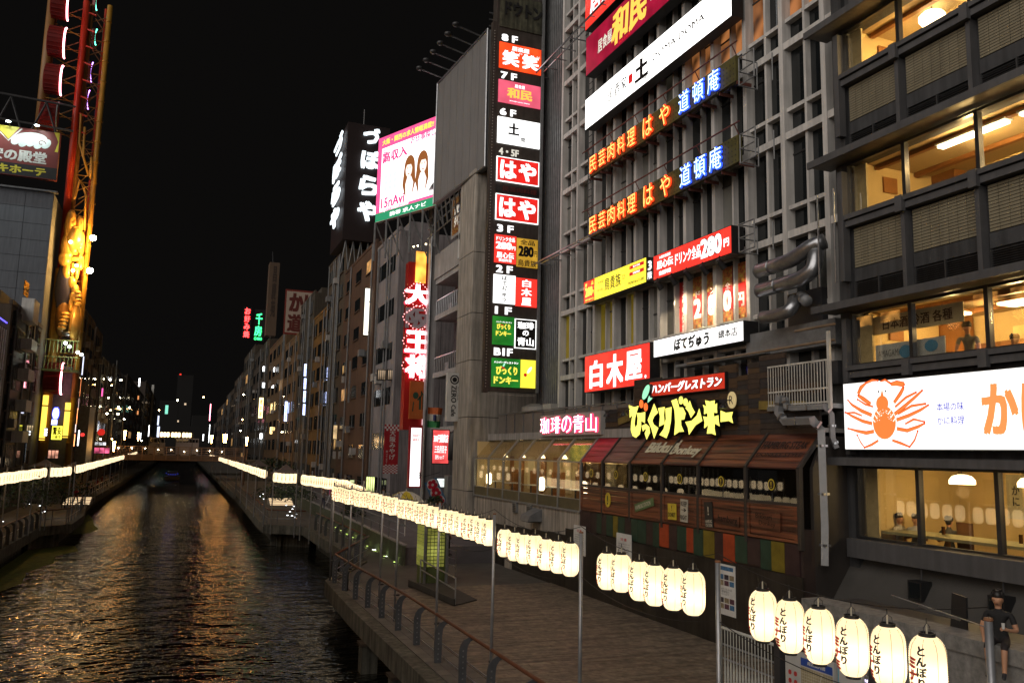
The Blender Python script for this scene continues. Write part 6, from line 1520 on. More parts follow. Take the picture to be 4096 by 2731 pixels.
# ================================================================= LEFT BANK
LX = -12.6
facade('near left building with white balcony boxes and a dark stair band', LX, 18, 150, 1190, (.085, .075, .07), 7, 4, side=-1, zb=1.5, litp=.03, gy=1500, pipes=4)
th = bpy.data.objects['building.%03d' % 0] if False else None
bl_ = thing('balcony_stack', (LX, 78, 8), 'column of white balcony boxes on the near left building', 'balcony')
for k, (px_, pyt, pyb) in enumerate(((160, 1215, 1310), (150, 1370, 1415), (138, 1485, 1530), (128, 1605, 1650), (115, 1725, 1770))):
    p = aX(px_, pyt, LX+.9); q = aX(px_, pyb, LX+.9); bx('balcony_box', C_WHITEP, bl_, LX+.02, LX+.9, p.y-2.6, p.y, q.z, p.z)
    bx('dark_window', G_DARK, bl_, LX+.01, LX+.05, p.y-2.4, p.y-.3, p.z+.3, p.z+1.5)
dk = thing('black_facade_band', (LX, 72, 8), 'black clad stair facade with barred windows beside the white balcony boxes', 'facade')
a = aX(62, 1240, LX+.05); b = aX(118, 1280, LX+.05); bx('cladding', C_BLACK, dk, LX+.01, LX+.12, a.y, b.y, 6, a.z)
for k in range(5):
    z_ = a.z-3.0-k*3.0; bx('barred_window', G_DARK2, dk, LX+.12, LX+.15, a.y+1.2, b.y-1.2, z_, z_+1.8)
    for q in range(7): bx('window_bar', C_GREYMET, dk, LX+.15, LX+.18, a.y+1.3+q*(b.y-a.y-2.6)/6, a.y+1.36+q*(b.y-a.y-2.6)/6, z_, z_+1.8)
# the same bank continues beside the camera: its lit restaurants are what the near water mirrors
for k, (y0, y1, z1, col, lb) in enumerate(((4, 22, 19, (.09, .08, .07), 'brown building with warm restaurant windows beside the bridge on the left bank'), (22.2, 40, 24, (.08, .075, .07), 'taller building with warm restaurant windows second from the bridge on the left bank'), (40.2, 53, 21, (.10, .085, .06), 'tan building with warm restaurant windows third from the bridge on the left bank'))):
    t = thing('building', (LX, y0, 1.5), lb, 'building'); bx('wall', paint('bank_wall_%d' % k, col, .8, .25, .4, bump=.2), t, LX-9, LX, y0, y1, 1.5, z1)
    for r_ in range(5):
        for c in range(int((y1-y0)/2.6)):
            y_ = y0+.7+c*2.6; z_ = 4.6+r_*3.1
            if z_+2 < z1: bx('window', glow('restaurant_window_glow', (1, .46, .10), 1.3, tubes=.8) if R.random() < .6 else G_DARK, t, LX+.01, LX+.05, y_, y_+1.7, z_, z_+1.5); bx('sill', C_CONC, t, LX+.01, LX+.15, y_-.05, y_+1.75, z_-.12, z_-.01)
# slim near-left block with bluish lit steel balconies at the very edge
lb = thing('steel_balcony', (LX+.3, 60, 10), 'bluish lit steel balcony frame at the left edge of the view', 'balcony')
a = aX(25, 1300, LX+.8)
for k in range(5):
    z_ = a.z-k*3.4; bx('slab', C_GREYMET, lb, LX-.5, LX+.9, a.y-6, a.y, z_-.3, z_)
    for q in range(9): MB().tube([(LX+.85, a.y-.1-q*.7, z_-3.1), (LX+.85, a.y-.1-q*.7, z_-.3)], .05, 5).build('upright', C_STEEL, lb)
bx('violet_tube', glow('violet_tube', (.10, .08, 1), 3), lb, LX+.9, LX+.95, a.y-6, a.y-.5, a.z+.05, a.z+.12)
bx('wall', C_DARK, lb, LX-3, LX-.5, a.y-6, a.y, 1.5, a.z)
# ---- discount store tower block with the sign facing the bridge
DY = 86.0
ds = thing('store_building', (-20, DY, 4), 'tall grey tiled store building with a painted sign at its top', 'building')
zt = aY(100, 760, DY).z
SG = paint('store_grey_tile', (.125, .14, .165), .6, .12, .5, streak=.2); SJ = paint('tile_joint', (.10, .11, .12), .7)
bx('wall', SJ, ds, -34, -12.8, DY+.03, DY+20, 1.5, zt)
nr_, nc_ = 17, 6
for r_ in range(nr_):
    for c in range(nc_):
        w_ = 2.3; h_ = (zt-4.0)/nr_
        bx('wall_panel', SG, ds, -12.8-(c+1)*w_+.02, -12.8-c*w_-.02, DY-.02, DY+.03, 4.0+r_*h_+.02, 4.0+(r_+1)*h_-.02)
bx('roof_slab', C_STEEL, ds, -34, -12.5, DY-.4, DY+.3, zt, zt+.15)
m = MB()
for k in range(6): m.tube([(-13-k*3, DY+2, zt+5.2), (-14.5-k*3, DY+2, zt+9.5)], .1, 5); m.tube([(-16-k*3, DY+2, zt+5.2), (-14.5-k*3, DY+2, zt+9.5)], .1, 5)
for zz in (7, 9.5): m.tube([(-12, DY+2, zt+zz), (-34, DY+2, zt+zz+.8)], .12, 5)
m.build('roof_truss', C_DARK, ds)['kind'] = 'stuff'
a = aY(0, 700, DY); b = aY(245, 553, DY)
w = 11.0; h = b.z-a.z+.3
t = sign('store_sign', 'painted store sign in maroon, yellow and black with white and yellow characters', 'sign', 'F', (b.x-w, DY-.5, a.z), w, h, .5, None, paint('sign_maroon', (.15, .025, .022), .5, .15, 1), rim=0)
put(t, 'yellow_zigzag', TB().poly([(w-6.6, h), (w-5.4, h-1.2), (w-4.9, h-.55), (w-4.2, h-1.25), (w-3.4, h)], 0), paint('sign_yellow', (.55, .48, .04), .5), (0, 0, .004)); put(t, 'yellow_corner', TB().poly([(w-.55, h), (w-.08, h), (w-.08, h-1.9), (w-.35, h-1.9), (w-.12, h-.9)], 0), paint('sign_yellow', (.55, .48, .04), .5), (0, 0, .004))
put(t, 'white_zigzag', TB().stroke([(w-6.8, h-.05), (w-5.4, h-1.35), (w-4.9, h-.7), (w-4.2, h-1.4), (w-3.2, h-.1)], .12, 0), C_WHITEP, (0, 0, .008))
hw = TB().disc(w-2.4, h-.95, 1.35, .62, 0, 20, rot=.12)
for k in range(5): hw.disc(w-3.6+k*.62, h-1.25-.12*(k % 2), .36, .52, .001*k+.001, 12, rot=-.5)
put(t, 'white_wave_shape', hw, paint('sign_white', (.62, .68, .68), .5), (0, 0, .012))
put(t, 'swirl', TB().stroke([(w-1.5+math.cos(q*.7)*(.36-.035*q), h-1.25+math.sin(q*.7)*(.32-.03*q)) for q in range(9)], .07, 0), MATS['sign_maroon'], (0, 0, .03))
put(t, 'white_lettering', TB().text('激安の殿堂', w-3.9, h*.42, 5.9, 1.15, 0, .04), C_WHITEP, (0, 0, .014))
put(t, 'black_band', TB().rect(0, w, .05, h*.25, 0), C_BLACK, (0, 0, .006)); put(t, 'yellow_lettering', TB().text('ドン.キホーテ', w-3.9, h*.13, 6.0, .78, 0, .05), paint('sign_yellow', (.55, .48, .04), .5), (0, 0, .012))
for k in range(4):
    x_ = b.x-1.9-k*2.3; tt = thing('sign_lamp', (x_, DY-.9, b.z+.2), 'lit floodlight on top of the store sign, %s from its right end' % ('first second third fourth'.split()[k]), 'lamp', 'floodlights over the store sign')
    MB().ball((x_, DY-1.3, b.z+.45), .14, 8, 0, (1.6, 1, .6)).build('lamp_glass', glow('lamp_cool', (.8, 1, 1), 14), tt); MB().tube([(x_, DY-.4, b.z+.3), (x_, DY-1.3, b.z+.5)], .05, 5).build('lamp_arm', C_DARK, tt)
    l = bpy.data.lights.new('lamp_beam', 'SPOT'); l.energy = 420; l.color = (.85, 1, .95); l.spot_size = math.radians(120); l.spot_blend = 1; l.shadow_soft_size = .2
    lo = link('lamp_beam', l, tt, (x_, DY-1.9, b.z+.7)); lo.rotation_euler = Vector((0, .55, -1)).to_track_quat('-Z', 'Y').to_euler()

# ---- oval ferris wheel tower
FY = 90.0
fw = thing('ferris_wheel', (-11, FY, 4), 'tall oval ferris wheel tower of red and yellow lattice steel with a golden relief figure', 'ferris wheel')
FYL = paint('ferris_yellow', (.42, .22, .03), .45, .25, .5, streak=.2); FRD = paint('ferris_red', (.42, .03, .008), .45, .2, .5); FBR = paint('ferris_brown', (.20, .09, .02), .5, .25, .5)
xA, xB, xC = -15.35, -12.12, -10.02
zt_ = 52
MB().tube([(xA, FY+1, 36), (xA, FY+1, zt_)], .50, 12).build('outer_column', FBR, fw, smooth=True)
MB().tube([(xB-.05, FY, 24), (xB-.05, FY, zt_)], .33, 12).build('red_column', FRD, fw, smooth=True)
MB().tube([(xB+.33, FY+.6, 24), (xB+.33, FY+.6, zt_)], .25, 10).build('inner_column', FBR, fw, smooth=True)
MB().tube([(xB-.1, FY, 4.2), (xB-.1, FY, 24)], .45, 12).build('leg', FYL, fw, smooth=True)  # lower red column: yellow floodlight on it put into the paint colour
MB().tube([(xC, FY, 4.2), (xC, FY, zt_)], .26, 12).build('yellow_column', FYL, fw, smooth=True)
MB().tube([(xC-.42, FY+.9, 4.2), (xC-.42, FY+.9, zt_)], .16, 8).build('yellow_column', FRD, fw, smooth=True)
for k in range(22): MB().tube([(xC, FY, 5+k*2.15), (xC, FY, 5.12+k*2.15)], .31, 12).build('flange', FYL, fw)
z_ = 5.0; k = 0
m = MB()
while z_ < 51:
    for (xa, xb, yy) in ((xB+.3, xC-.2, FY+.5), (xB+.5, xC-.3, FY+3.0)):
        m = MB(); m.tube([(xa, yy, z_), (xb, yy, z_+(.9 if k % 2 else 0))], .055, 5); m.build('cross_brace', FYL if z_ < 34 else FBR, fw)
        m = MB(); m.tube([(xa, yy, z_+(1.8 if k % 2 else 0)), (xb, yy, z_+(0 if k % 2 else 1.8))], .045, 5); m.build('cross_brace', FYL if z_ < 34 else FBR, fw)
    if z_ > 36:
        MB().tube([(xA+.3, FY+1, z_), (xB-.2, FY, z_+1.2)], .06, 5).build('cross_brace', FBR, fw); MB().tube([(xA+.3, FY+1.6, z_+1.6), (xB-.2, FY+.4, z_)], .05, 5).build('cross_brace', FYL, fw); MB().tube([(xA+.3, FY+.5, z_+.3), (xB-.2, FY+.3, z_+.3)], .035, 5).build('cross_brace', FYL, fw); MB().tube([(xB+.2, FY-.1, z_+.8), (xB+1.0, FY-.6, z_+.4)], .09, 6).build('cabin_arm', FRD, fw)
    z_ += 1.8; k += 1
for zz in (5, 16, 24, 34, 44): MB().tube([(xB, FY+3, zz-3 if zz > 5 else 4), (xB, FY+3, zz+8)], .15, 6).build('rear_column', FBR, fw); MB().tube([(xC-.2, FY+3, zz-3 if zz > 5 else 4), (xC-.2, FY+3, zz+8)], .15, 6).build('rear_column', FBR, fw)
# curved inner rail with golden struts
cv = [(xB+.9, FY-.5, 38.5), (xB+1.0, FY-.5, 35.5), (xB+1.5, FY-.5, 34.0), (xC-.3, FY-.5, 33.2), (xC-.35, FY-.5, 35.5)]
MB().tube(cv, .12, 8).build('curved_rail', FYL, fw, smooth=True); MB().tube([(c[0]-.45, c[1], c[2]+1.3) for c in cv[:4]], .10, 8).build('curved_rail', FYL, fw, smooth=True)
MB().tube([(xB+.6, FY-.5, 31), (xB+.9, FY-.5, 33), (xC-.5, FY-.5, 31.5), (xC-.4, FY-.5, 28)], .12, 8).build('curved_rail', FYL, fw, smooth=True); MB().tube([(xB+.7, FY-.6, 26.5), (xB+1.0, FY-.6, 29.4), (xC-.6, FY-.6, 28)], .12, 8).build('curved_rail', FYL, fw, smooth=True)
NPK = glow('neon_cabin_pink', (1, .35, .42), 9); NGB = glow('neon_cabin_green', (.15, 1, .7), 5); NVI = glow('neon_cabin_violet', (.55, .25, 1), 6)
CRED = paint('cabin_red', (.15, .008, .006), .35, .15, 2)
def cabin(px_, py_, on, Rr=1.55):
    c = aY(px_, py_, FY-.6); dr = MB(); n = 22
    Rz, Ry, th_ = Rr, 1.0, 1.35; k0 = 0
    def ring(x, f): return [(c.x+x, c.y+Ry*f*math.cos(2*math.pi*i/n), c.z+Rz*f*math.sin(2*math.pi*i/n)) for i in range(n)]
    rings = [ring(-th_/2-.1, .75), ring(-th_/2, 1), ring(th_/2, 1), ring(th_/2+.08, .85)]
    for r_ in rings: dr.v += r_
    for a_ in range(3):
        for i in range(n): j_ = (i+1) % n; dr.f.append([a_*n+i, a_*n+j_, (a_+1)*n+j_, (a_+1)*n+i]); dr.m.append(0)
    dr.f.append(list(range(n))[::-1]); dr.f.append([3*n+i for i in range(n)]); dr.m += [0, 0]
    b = dr.build('cabin', CRED, fw)
    for i in range(0, n, 1):
        a0 = 2*math.pi*i/n; 
        if math.cos(a0) < .2: MB().box(c.x-th_/2, c.x+th_/2, c.y+Ry*math.cos(a0)-.04, c.y+Ry*math.cos(a0)+.02, c.z+Rz*math.sin(a0)-.04, c.z+Rz*math.sin(a0)+.04).build('cabin_rib', CRED, b)
    P = [(c.x+th_/2+.12, c.y+Ry*1.02*math.cos(t_)*1.0, c.z+Rz*1.0*math.sin(t_)) for t_ in [math.radians(q) for q in range(95, 276, 12)]]
    MB().tube(P, .085, 8).build('neon_arc', NPK if on else C_GREYMET, b, smooth=True)
cabin(240, 18, 1); cabin(226, 168, 1); cabin(212, 318, 1, 1.5); cabin(196, 462, 0, 1.45); cabin(212, 1512, 1, 1.5)
for (px_, py_, hh, mt) in ((391, 10, 1.9, NGB), (387, 150, 1.8, NGB), (370, 290, 2.2, NVI), (357, 400, 2.1, NVI)):
    c = aY(px_, py_, FY+1.5); P = [(c.x-.16*math.cos(q), c.y, c.z+hh/2*math.sin(q)) for q in [x*.28-1.4 for x in range(11)]]
    b = MB().tube([(c.x-.25, c.y+.2, c.z-hh/2), (c.x-.25, c.y+.2, c.z+hh/2)], .3, 8).build('small_cabin', CRED, fw); MB().tube(P, .06, 6).build('neon_arc', mt, b)
# golden relief figure between the columns (plain generic robe and hands)
GOLD = paint('gold_leaf', (.72, .40, .09), .32, .25, 1.2, metal=.35, bump=.3, bscale=3); NAVY = paint('relief_navy', (.02, .02, .06), .5)
rl = MB()
def gz(py): return aY(290, py, FY).z
xm = (xB+xC)/2+.15
def ball(px_, py_, r, sc, part='robe_fold', mat=GOLD, yo=-1.0, rot=None):
    c = aY(px_, py_, FY+yo); MB().ball((c.x, c.y, c.z), r, 14, 0, sc).build(part, mat, fw, smooth=True)
ball(283, 905, 1.0, (.55, .9, 1.7)); ball(300, 965, 1.3, (.6, .9, 1.2), 'round_form'); ball(275, 985, 1.0, (.7, .8, 1.5)); ball(262, 1035, .9, (.7, .8, .9)); ball(318, 900, .7, (.5, .7, 1.4)); ball(325, 985, .8, (.35, .7, 1.9))
ball(300, 1035, .6, (1.3, .7, .5), 'rod'); ball(322, 1050, .55, (.6, .7, 1.5)); ball(308, 1085, .5, (.45, .7, 1.9), 'tassel'); ball(290, 1080, .5, (.4, .7, 1.6), 'tassel')
ball(267, 1085, .7, (.55, .5, 1.4), 'robe_disc'); ball(258, 1150, 1.4, (.6, .5, 2.0), 'robe', NAVY, -.6); ball(288, 1130, .5, (.8, .6, 1.3)); ball(300, 1160, .6, (.6, .6, 1.0))
ball(303, 1185, .65, (.9, .7, .8), 'fist')
for q in range(4): ball(311, 1170+q*15, .30, (1.1, .9, .62), 'finger', yo=-1.5)
ball(285, 1215, .5, (.5, .6, 1.7)); ball(252, 1270, 1.3, (.55, .7, 1.5), 'robe_hem', FBR, -.5)
ball(262, 1265, .55, (.9, .7, .8), 'fist')
for q in range(5): ball(263-q*4, 1255+q*14, .34, (1.2, .9, .6), 'finger', yo=-1.4)
ball(300, 1290, 1.0, (.55, .6, 1.9), 'fish_body'); ball(288, 1300, .6, (.4, .6, 1.6)); ball(275, 1335, .5, (1.2, .6, .6), 'bolt_cluster', C_STEEL)
for q in range(7): ball(286+q*5, 875+q*20+R.uniform(-6, 6), .28, (1, .8, 1.2), 'ornament', yo=-1.6)
def flood(px_, py_, lb, e, col=(1, .52, .12), Y=FY-2.2, r=.28, target=(-1.2, 1.0, 0)):
    e *= .12
    c = aY(px_, py_, Y); t = thing('floodlight', c, lb, 'floodlight')
    MB().ball(c, r, 10).build('bulb', glow('sodium_bulb', (1, .52, .14), 480), t, smooth=True); MB().tube([c, (xC, FY, c.z-.1)], .05, 6).build('lamp_arm', C_DARK, t)
    l = bpy.data.lights.new('flood_beam', 'SPOT'); l.energy = e; l.color = col; l.spot_size = math.radians(150); l.spot_blend = .5; l.shadow_soft_size = .3
    lo = link('flood_beam', l, t, (c.x-.35, c.y+.0, c.z)); lo.rotation_euler = Vector(target).to_track_quat('-Z', 'Y').to_euler()
flood(372, 952, 'upper orange floodlight on an arm beside the golden figure', 5200); flood(360, 1083, 'lower orange floodlight on an arm beside the golden figure', 5200)
for (px_, py_) in ((283, 968), (292, 1082), (306, 1062)):
    c = aY(px_, py_, FY-2.4); MB().ball(c, .16, 8).build('inset_bulb', glow('inset_bulb', (1, .75, .35), 30), fw)
plight('figure_glow', (xm, FY-2.6, gz(1250)), 110, (1, .55, .15), .3); plight('figure_glow', (xm-.2, FY-2.8, gz(1000)), 120, (1, .55, .15), .3); plight('frame_glow', (xm+.3, FY-2.2, gz(700)), 120, (1, .55, .15), .3)
bpy.data.objects['figure_glow'].parent = fw; bpy.data.objects['figure_glow'].location -= WL[fw]; bpy.data.objects['figure_glow.001'].parent = fw; bpy.data.objects['figure_glow.001'].location -= WL[fw]; bpy.data.objects['frame_glow'].parent = fw; bpy.data.objects['frame_glow'].location -= WL[fw]
# platform with greenish rails and white lamps
pl = thing('wheel_platform', (-11, FY-1, 15), 'greenish lit railed platform under the golden figure', 'platform')
PG2 = paint('platform_green', (.22, .25, .10), .5, .2, 2)
pz = aY(260, 1480, FY-1).z
for r_ in range(2):
    for k in range(9):
        x_ = -12.6+k*.33; MB().tube([(x_, FY-1.5, pz+r_*1.6), (x_, FY-1.5, pz+1.2+r_*1.6)], .045, 5).build('upright', PG2, pl)
    MB().tube([(-12.7, FY-1.5, pz+1.2+r_*1.6), (-9.8, FY-1.5, pz+1.2+r_*1.6)], .06, 5).build('rail', PG2, pl)
bx('deck', PG2, pl, -12.8, -9.7, FY-1.6, FY+1, pz-.2, pz)
for k, (px_, py_) in enumerate(((262, 1372), (278, 1386), (311, 1409), (326, 1418))):
    c = aY(px_, py_, FY-2); t = thing('work_lamp', c, 'bright white lamp on an arm over the railed platform, %s from the left' % ('first second third fourth'.split()[k]), 'lamp', 'white lamps over the wheel platform')
    MB().ball(c, .15, 8).build('bulb', glow('white_bulb', (.85, 1, .9), 22), t); MB().tube([c, (c.x-.9, c.y+.5, c.z)], .03, 4).build('lamp_arm', C_DARK, t)
    if k in (0, 3): plight('lamp_light', (c.x, c.y-.2, c.z-.2), 30, (.85, 1, .7), .2, t)
# entrance signs under the wheel
t, w, h = pan('store_sign', 'bright yellow lit sign with black brush strokes under the ferris wheel', 203, 252, 1702, 1758, FY-1.5, glow('face_lemon', (1, .95, .08), 2.2), rim=.03); put(t, 'lettering', TB().text('驚安', w*.5, h*.62, w*.8, h*.55, 0, .04).text('の殿堂', w*.5, h*.2, w*.8, h*.25, 0, .03), paint('sign_olive_ink', (.35, .28, .01), .6))
t, w, h = pan('store_sign', 'blue and white lit oval store emblem above the lemon yellow sign', 203, 232, 1675, 1700, FY-1.5, glow('face_blue', (.30, .35, 1), 2.5), rim=.03); put(t, 'lettering', TB().text('道頓堀店', w*.5, h*.5, w*.8, h*.6, 0, .02), WW)
o = thing('oval_emblem', aY(223, 1653, FY-1.5), 'white lit oval with a blue rim on the grey wall under the ferris wheel', 'sign'); c = aY(223, 1653, FY-1.6)
MB().ball(c, .35, 12, 0, (.75, .2, 1.6)).build('oval', glow('oval_white', (.75, .8, 1), 3), o, smooth=True); MB().ball(c+Vector((0, .06, 0)), .42, 12, 0, (.8, .15, 1.6)).build('oval_rim', glow('oval_blue', (.05, .07, 1), 2), o, smooth=True)
t, w, h = pan('store_sign', 'three small white strokes sign left of the lemon yellow sign', 175, 192, 1710, 1745, FY-1.6, None, case=C_BLACK)
for q in range(3): put(t, 'bar', TB().rect(w*.1, w*.9, h*(.1+.3*q), h*(.28+.3*q), 0), WW, (0, 0, .03))
bx('entrance_wall', C_GREYMET, fw, -12.4, -10.2, FY+.4, FY+.6, 4.2, 14.5)
YT = glow('leg_yellow_light', (1, .66, .08), 1.8)  # floodlight on the yellow legs put in as glowing tubes
for k, (px_, pa_, pb_) in enumerate(((175, 1580, 1760), (268, 1610, 1750))):
    a = aY(px_, pa_, FY-.7); b = aY(px_-8, pb_, FY-.7); t = thing('lit_column', b, ['glowing yellow column left of the lemon yellow sign', 'glowing yellow column right of the lemon yellow sign'][k], 'column'); MB().tube([(b.x, b.y, b.z), (b.x, b.y, a.z)], .24, 12).build('tube', YT, t, smooth=True)
    for q in (.02, .75): MB().tube([(b.x, b.y, b.z+(a.z-b.z)*q), (b.x, b.y, b.z+(a.z-b.z)*q+.12)], .3, 12).build('flange', FYL, t)
# ---- left facades beyond the wheel
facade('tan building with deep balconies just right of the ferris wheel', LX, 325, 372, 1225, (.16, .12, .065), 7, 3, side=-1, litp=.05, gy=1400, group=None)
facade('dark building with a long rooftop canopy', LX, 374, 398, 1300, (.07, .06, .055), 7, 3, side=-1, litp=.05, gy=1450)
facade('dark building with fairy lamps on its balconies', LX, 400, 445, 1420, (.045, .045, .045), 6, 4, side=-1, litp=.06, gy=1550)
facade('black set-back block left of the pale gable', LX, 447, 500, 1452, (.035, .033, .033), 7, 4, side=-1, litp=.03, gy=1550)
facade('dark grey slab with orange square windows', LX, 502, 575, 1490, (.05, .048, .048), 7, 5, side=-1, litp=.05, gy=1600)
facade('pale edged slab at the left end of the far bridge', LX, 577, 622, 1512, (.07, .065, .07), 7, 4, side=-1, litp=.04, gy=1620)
p = aX(610, 1600, LX+.3); bx_ = thing('white_pier', (LX, p.y, 4), 'tall pale corner pier of the slab at the left end of the far bridge', 'pillar'); bx('pier', C_WHITEP, bx_, LX-.3, LX+.6, p.y-3, p.y+1, 4, aX(610, 1530, LX+.3).z)
p = aX(372, 1500, LX+.5); t = thing('grey_pillar', (LX, p.y, 4), 'plain grey pillar box right of the lit strips', 'pillar'); q = aX(350, 1625, LX+.6); bx('pillar', C_GREYMET, t, LX, LX+1.2, q.y-3, q.y+4, 4, q.z)
# lit strips and small signs on the left bank
OW = glow('sign_orange_strip', (1, .30, .10), 5); PW = glow('strip_pinkwhite', (1, .75, .70), 1.8); CW = glow('strip_coolwhite', (.72, .78, 1), 1.6)
sl = [(318, 326, 1512, 1585, 100, OW, 'topmost orange-white lit strip right of the wheel'), (311, 318, 1592, 1640, 100, PW, 'second lit strip right of the wheel'), (304, 313, 1632, 1695, 100, OW, 'third lit strip right of the wheel, orange'),
      (298, 306, 1695, 1730, 100, PW, 'fourth lit strip right of the wheel'), (293, 302, 1735, 1785, 100, OW, 'lowest lit strip right of the wheel'), (308, 320, 1720, 1782, 101, WW, 'white lit doorway strip beside the lowest orange strip'),
      (325, 338, 1425, 1500, 101, CW, 'long violet-white lit strip high right of the wheel'), (404, 414, 1552, 1585, 140, glow('sign_redblue', (.8, .1, .35), 2), 'small red and blue sign on the dark building'),
      (553, 562, 1512, 1545, 200, WW, 'small white diagonal sign on the dark grey slab'), (628, 638, 1662, 1700, 230, CW, 'upper bluish lit sign at the left end of the far bridge'), (626, 640, 1705, 1748, 230, CW, 'lower bluish lit sign at the left end of the far bridge'),
      (592, 599, 1700, 1745, 210, WW, 'thin white lamp strip left of the pale pier'), (560, 565, 1730, 1757, 200, WW, 'thin white street lamp strip before the far bridge'),
      (659, 674, 1620, 1655, 320, glow('sign_far_green', (.25, .8, .6), 1.2), 'tiny green and white sign in the far distance'), (836, 845, 1615, 1682, 300, glow('sign_far_pink', (1, .25, .35), 7), 'red-white vertical neon strip right of the far tower'),
      (835, 839, 1697, 1770, 300, WW, 'thin white vertical light beneath the red-white strip'), (810, 816, 1735, 1762, 230, WW, 'short white street light strip at the right end of the bridge')]
for (px0, px1, pyt, pyb, Y, mt, lb) in sl: t, w, h = pan('lit_strip', lb, px0, px1, pyt, pyb, Y, mt, rim=.02, d=.2)
for (px_, py_, lb) in ((553, 1590, 'upper small square orange window on the dark grey slab'), (551, 1650, 'lower small square orange window on the dark grey slab')): pan('lit_window', lb, px_-4, px_+4, py_-8, py_+8, 190, glow('window_orange', (.9, .35, .12), 1), cat='window', rim=.02)
# shops at street level left
for k, (px0, px1, pyt, pyb, Y, c, s, lb) in enumerate((
    (90, 108, 1770, 1850, 80, (.8, .9, 1), .8, 'pale lit doorway at the foot of the near left building'), (105, 135, 1700, 1722, 80, (1, .75, .4), .9, 'small warm window with bottles on the near left building'),
    (18, 40, 1780, 1808, 78, (1, .65, .3), .9, 'low warm window at the left edge'), (183, 200, 1765, 1830, 92, (1, .7, .4), 1.4, 'warm shop entrance between the glowing columns'), (205, 215, 1772, 1840, 92, (.8, .05, .03), .9, 'narrow red shop pillar light'),
    (240, 262, 1800, 1825, 95, (.9, .9, 1), 1.5, 'white and black shop sign at street level beside the umbrellas'), (190, 235, 1800, 1832, 88, (1, .45, .3), 1.0, 'row of small red and white shop lights under the wheel'),
    (375, 440, 1790, 1812, 120, (.8, .12, .25), 1.1, 'red and white lit cruise kiosk beneath the awning'), (378, 425, 1768, 1780, 120, (.9, .95, 1), 1.1, 'pale lit awning edge above the kiosk'))):
    t, w, h = pan('shop_window', lb, px0, px1, pyt, pyb, Y, glow('leftshop_%d' % k, c, s, tubes=.8), cat='shop window', rim=.03)
    m = MB()
    for q in range(1, 3): m.box(w*q/3-.03, w*q/3+.03, 0, h, .021, .04)
    put(t, 'glazing_bar', m, C_DARK, (0, 0, 0))
t = thing('red_lantern_ball', aY(405, 1728, 120), 'round red lit lantern over the kiosk', 'lantern'); MB().ball(aY(405, 1728, 120), .45, 12).build('globe', glow('red_globe', (.9, .03, .02), .7), t, smooth=True)
t = thing('traffic_lamp', aY(330, 1738, 101), 'small round red lamp right of the lit strips', 'lamp'); MB().ball(aY(330, 1738, 101), .22, 10).build('bulb', glow('red_lamp', (.9, .05, .04), 1.2), t, smooth=True)
# strings of bare lamps on posts (little bright dots)
DOT = glow('street_bulb', (1, .92, .6), 60); DOTO = glow('street_bulb_warm', (1, .55, .18), 60)
dots = [(348, 1440), (355, 1492), (326, 1492), (350, 1573), (352, 1415), (422, 1458), (413, 1515), (434, 1516), (447, 1541), (446, 1588), (433, 1590), (478, 1432), (442, 1640), (439, 1690), (497, 1676), (500, 1635), (480, 1635), (436, 1740), (403, 1755), (430, 1750), (448, 1755), (545, 1755), (566, 1762), (570, 1770), (636, 1640), (684, 1594), (710, 1600), (703, 1645), (814, 1588), (960, 1573), (975, 1578), (1000, 1576), (969, 1678), (970, 1690), (962, 1722), (985, 1770), (1062, 1560)]
seen_ = {}
side_ = lambda px_: 'on the left bank' if px_ < 600 else ('under the skyline' if px_ < 830 else 'on the right bank')
dm_ = bpy.data.meshes.new('bulb')
for k, (px_, py_) in enumerate(dots):
    if k % 2: continue
    Y = 130 if px_ < 380 else 150 if px_ < 470 else 190 if px_ < 600 else 330 if px_ < 830 else 200
    c = aY(px_, py_, Y); r_ = Y*.0008
    t = thing('street_bulb', c, 'tiny white lamp point among the distant lights '+side_(px_), 'lamp', 'distant lamp points '+side_(px_))
    MB().ball(c, r_, 6).build('bulb', DOT if k % 4 else DOTO, t)
# lamp poles
def pole(nm, lb, x, y, z0, z1, r=.07, arms=(), mat=C_GREYMET, cat='lamp post', grp=None):
    t = thing(nm, (x, y, z0), lb, cat, grp); MB().tube([(x, y, z0), (x, y, z1)], [r*1.3, r*.8], 8).build('pole', mat, t)
    for (dx, dz) in arms:
        MB().tube([(x, y, dz), (x+dx, y, dz+.1)], r*.5, 5).build('lamp_arm', mat, t); MB().ball((x+dx, y, dz+.05), .14, 8).build('bulb', DOT, t)
    return t
p = aY(447, 1690, 148); pole('lamp_post', 'tall post with paired arms and white lamps on the left bank', p.x, 148, 4.2, aY(447, 1440, 148).z, .1, [(s_*.8, z_) for z_ in (12, 17.5) for s_ in (-1, 1)])
p = aY(490, 1700, 165); pole('lamp_post', 'shorter post with paired lamps nearer the far bridge on the left bank', p.x, 165, 4.2, aY(490, 1630, 165).z, .1, [(s_*.9, z_) for z_ in (13.8,) for s_ in (-1, 1)])
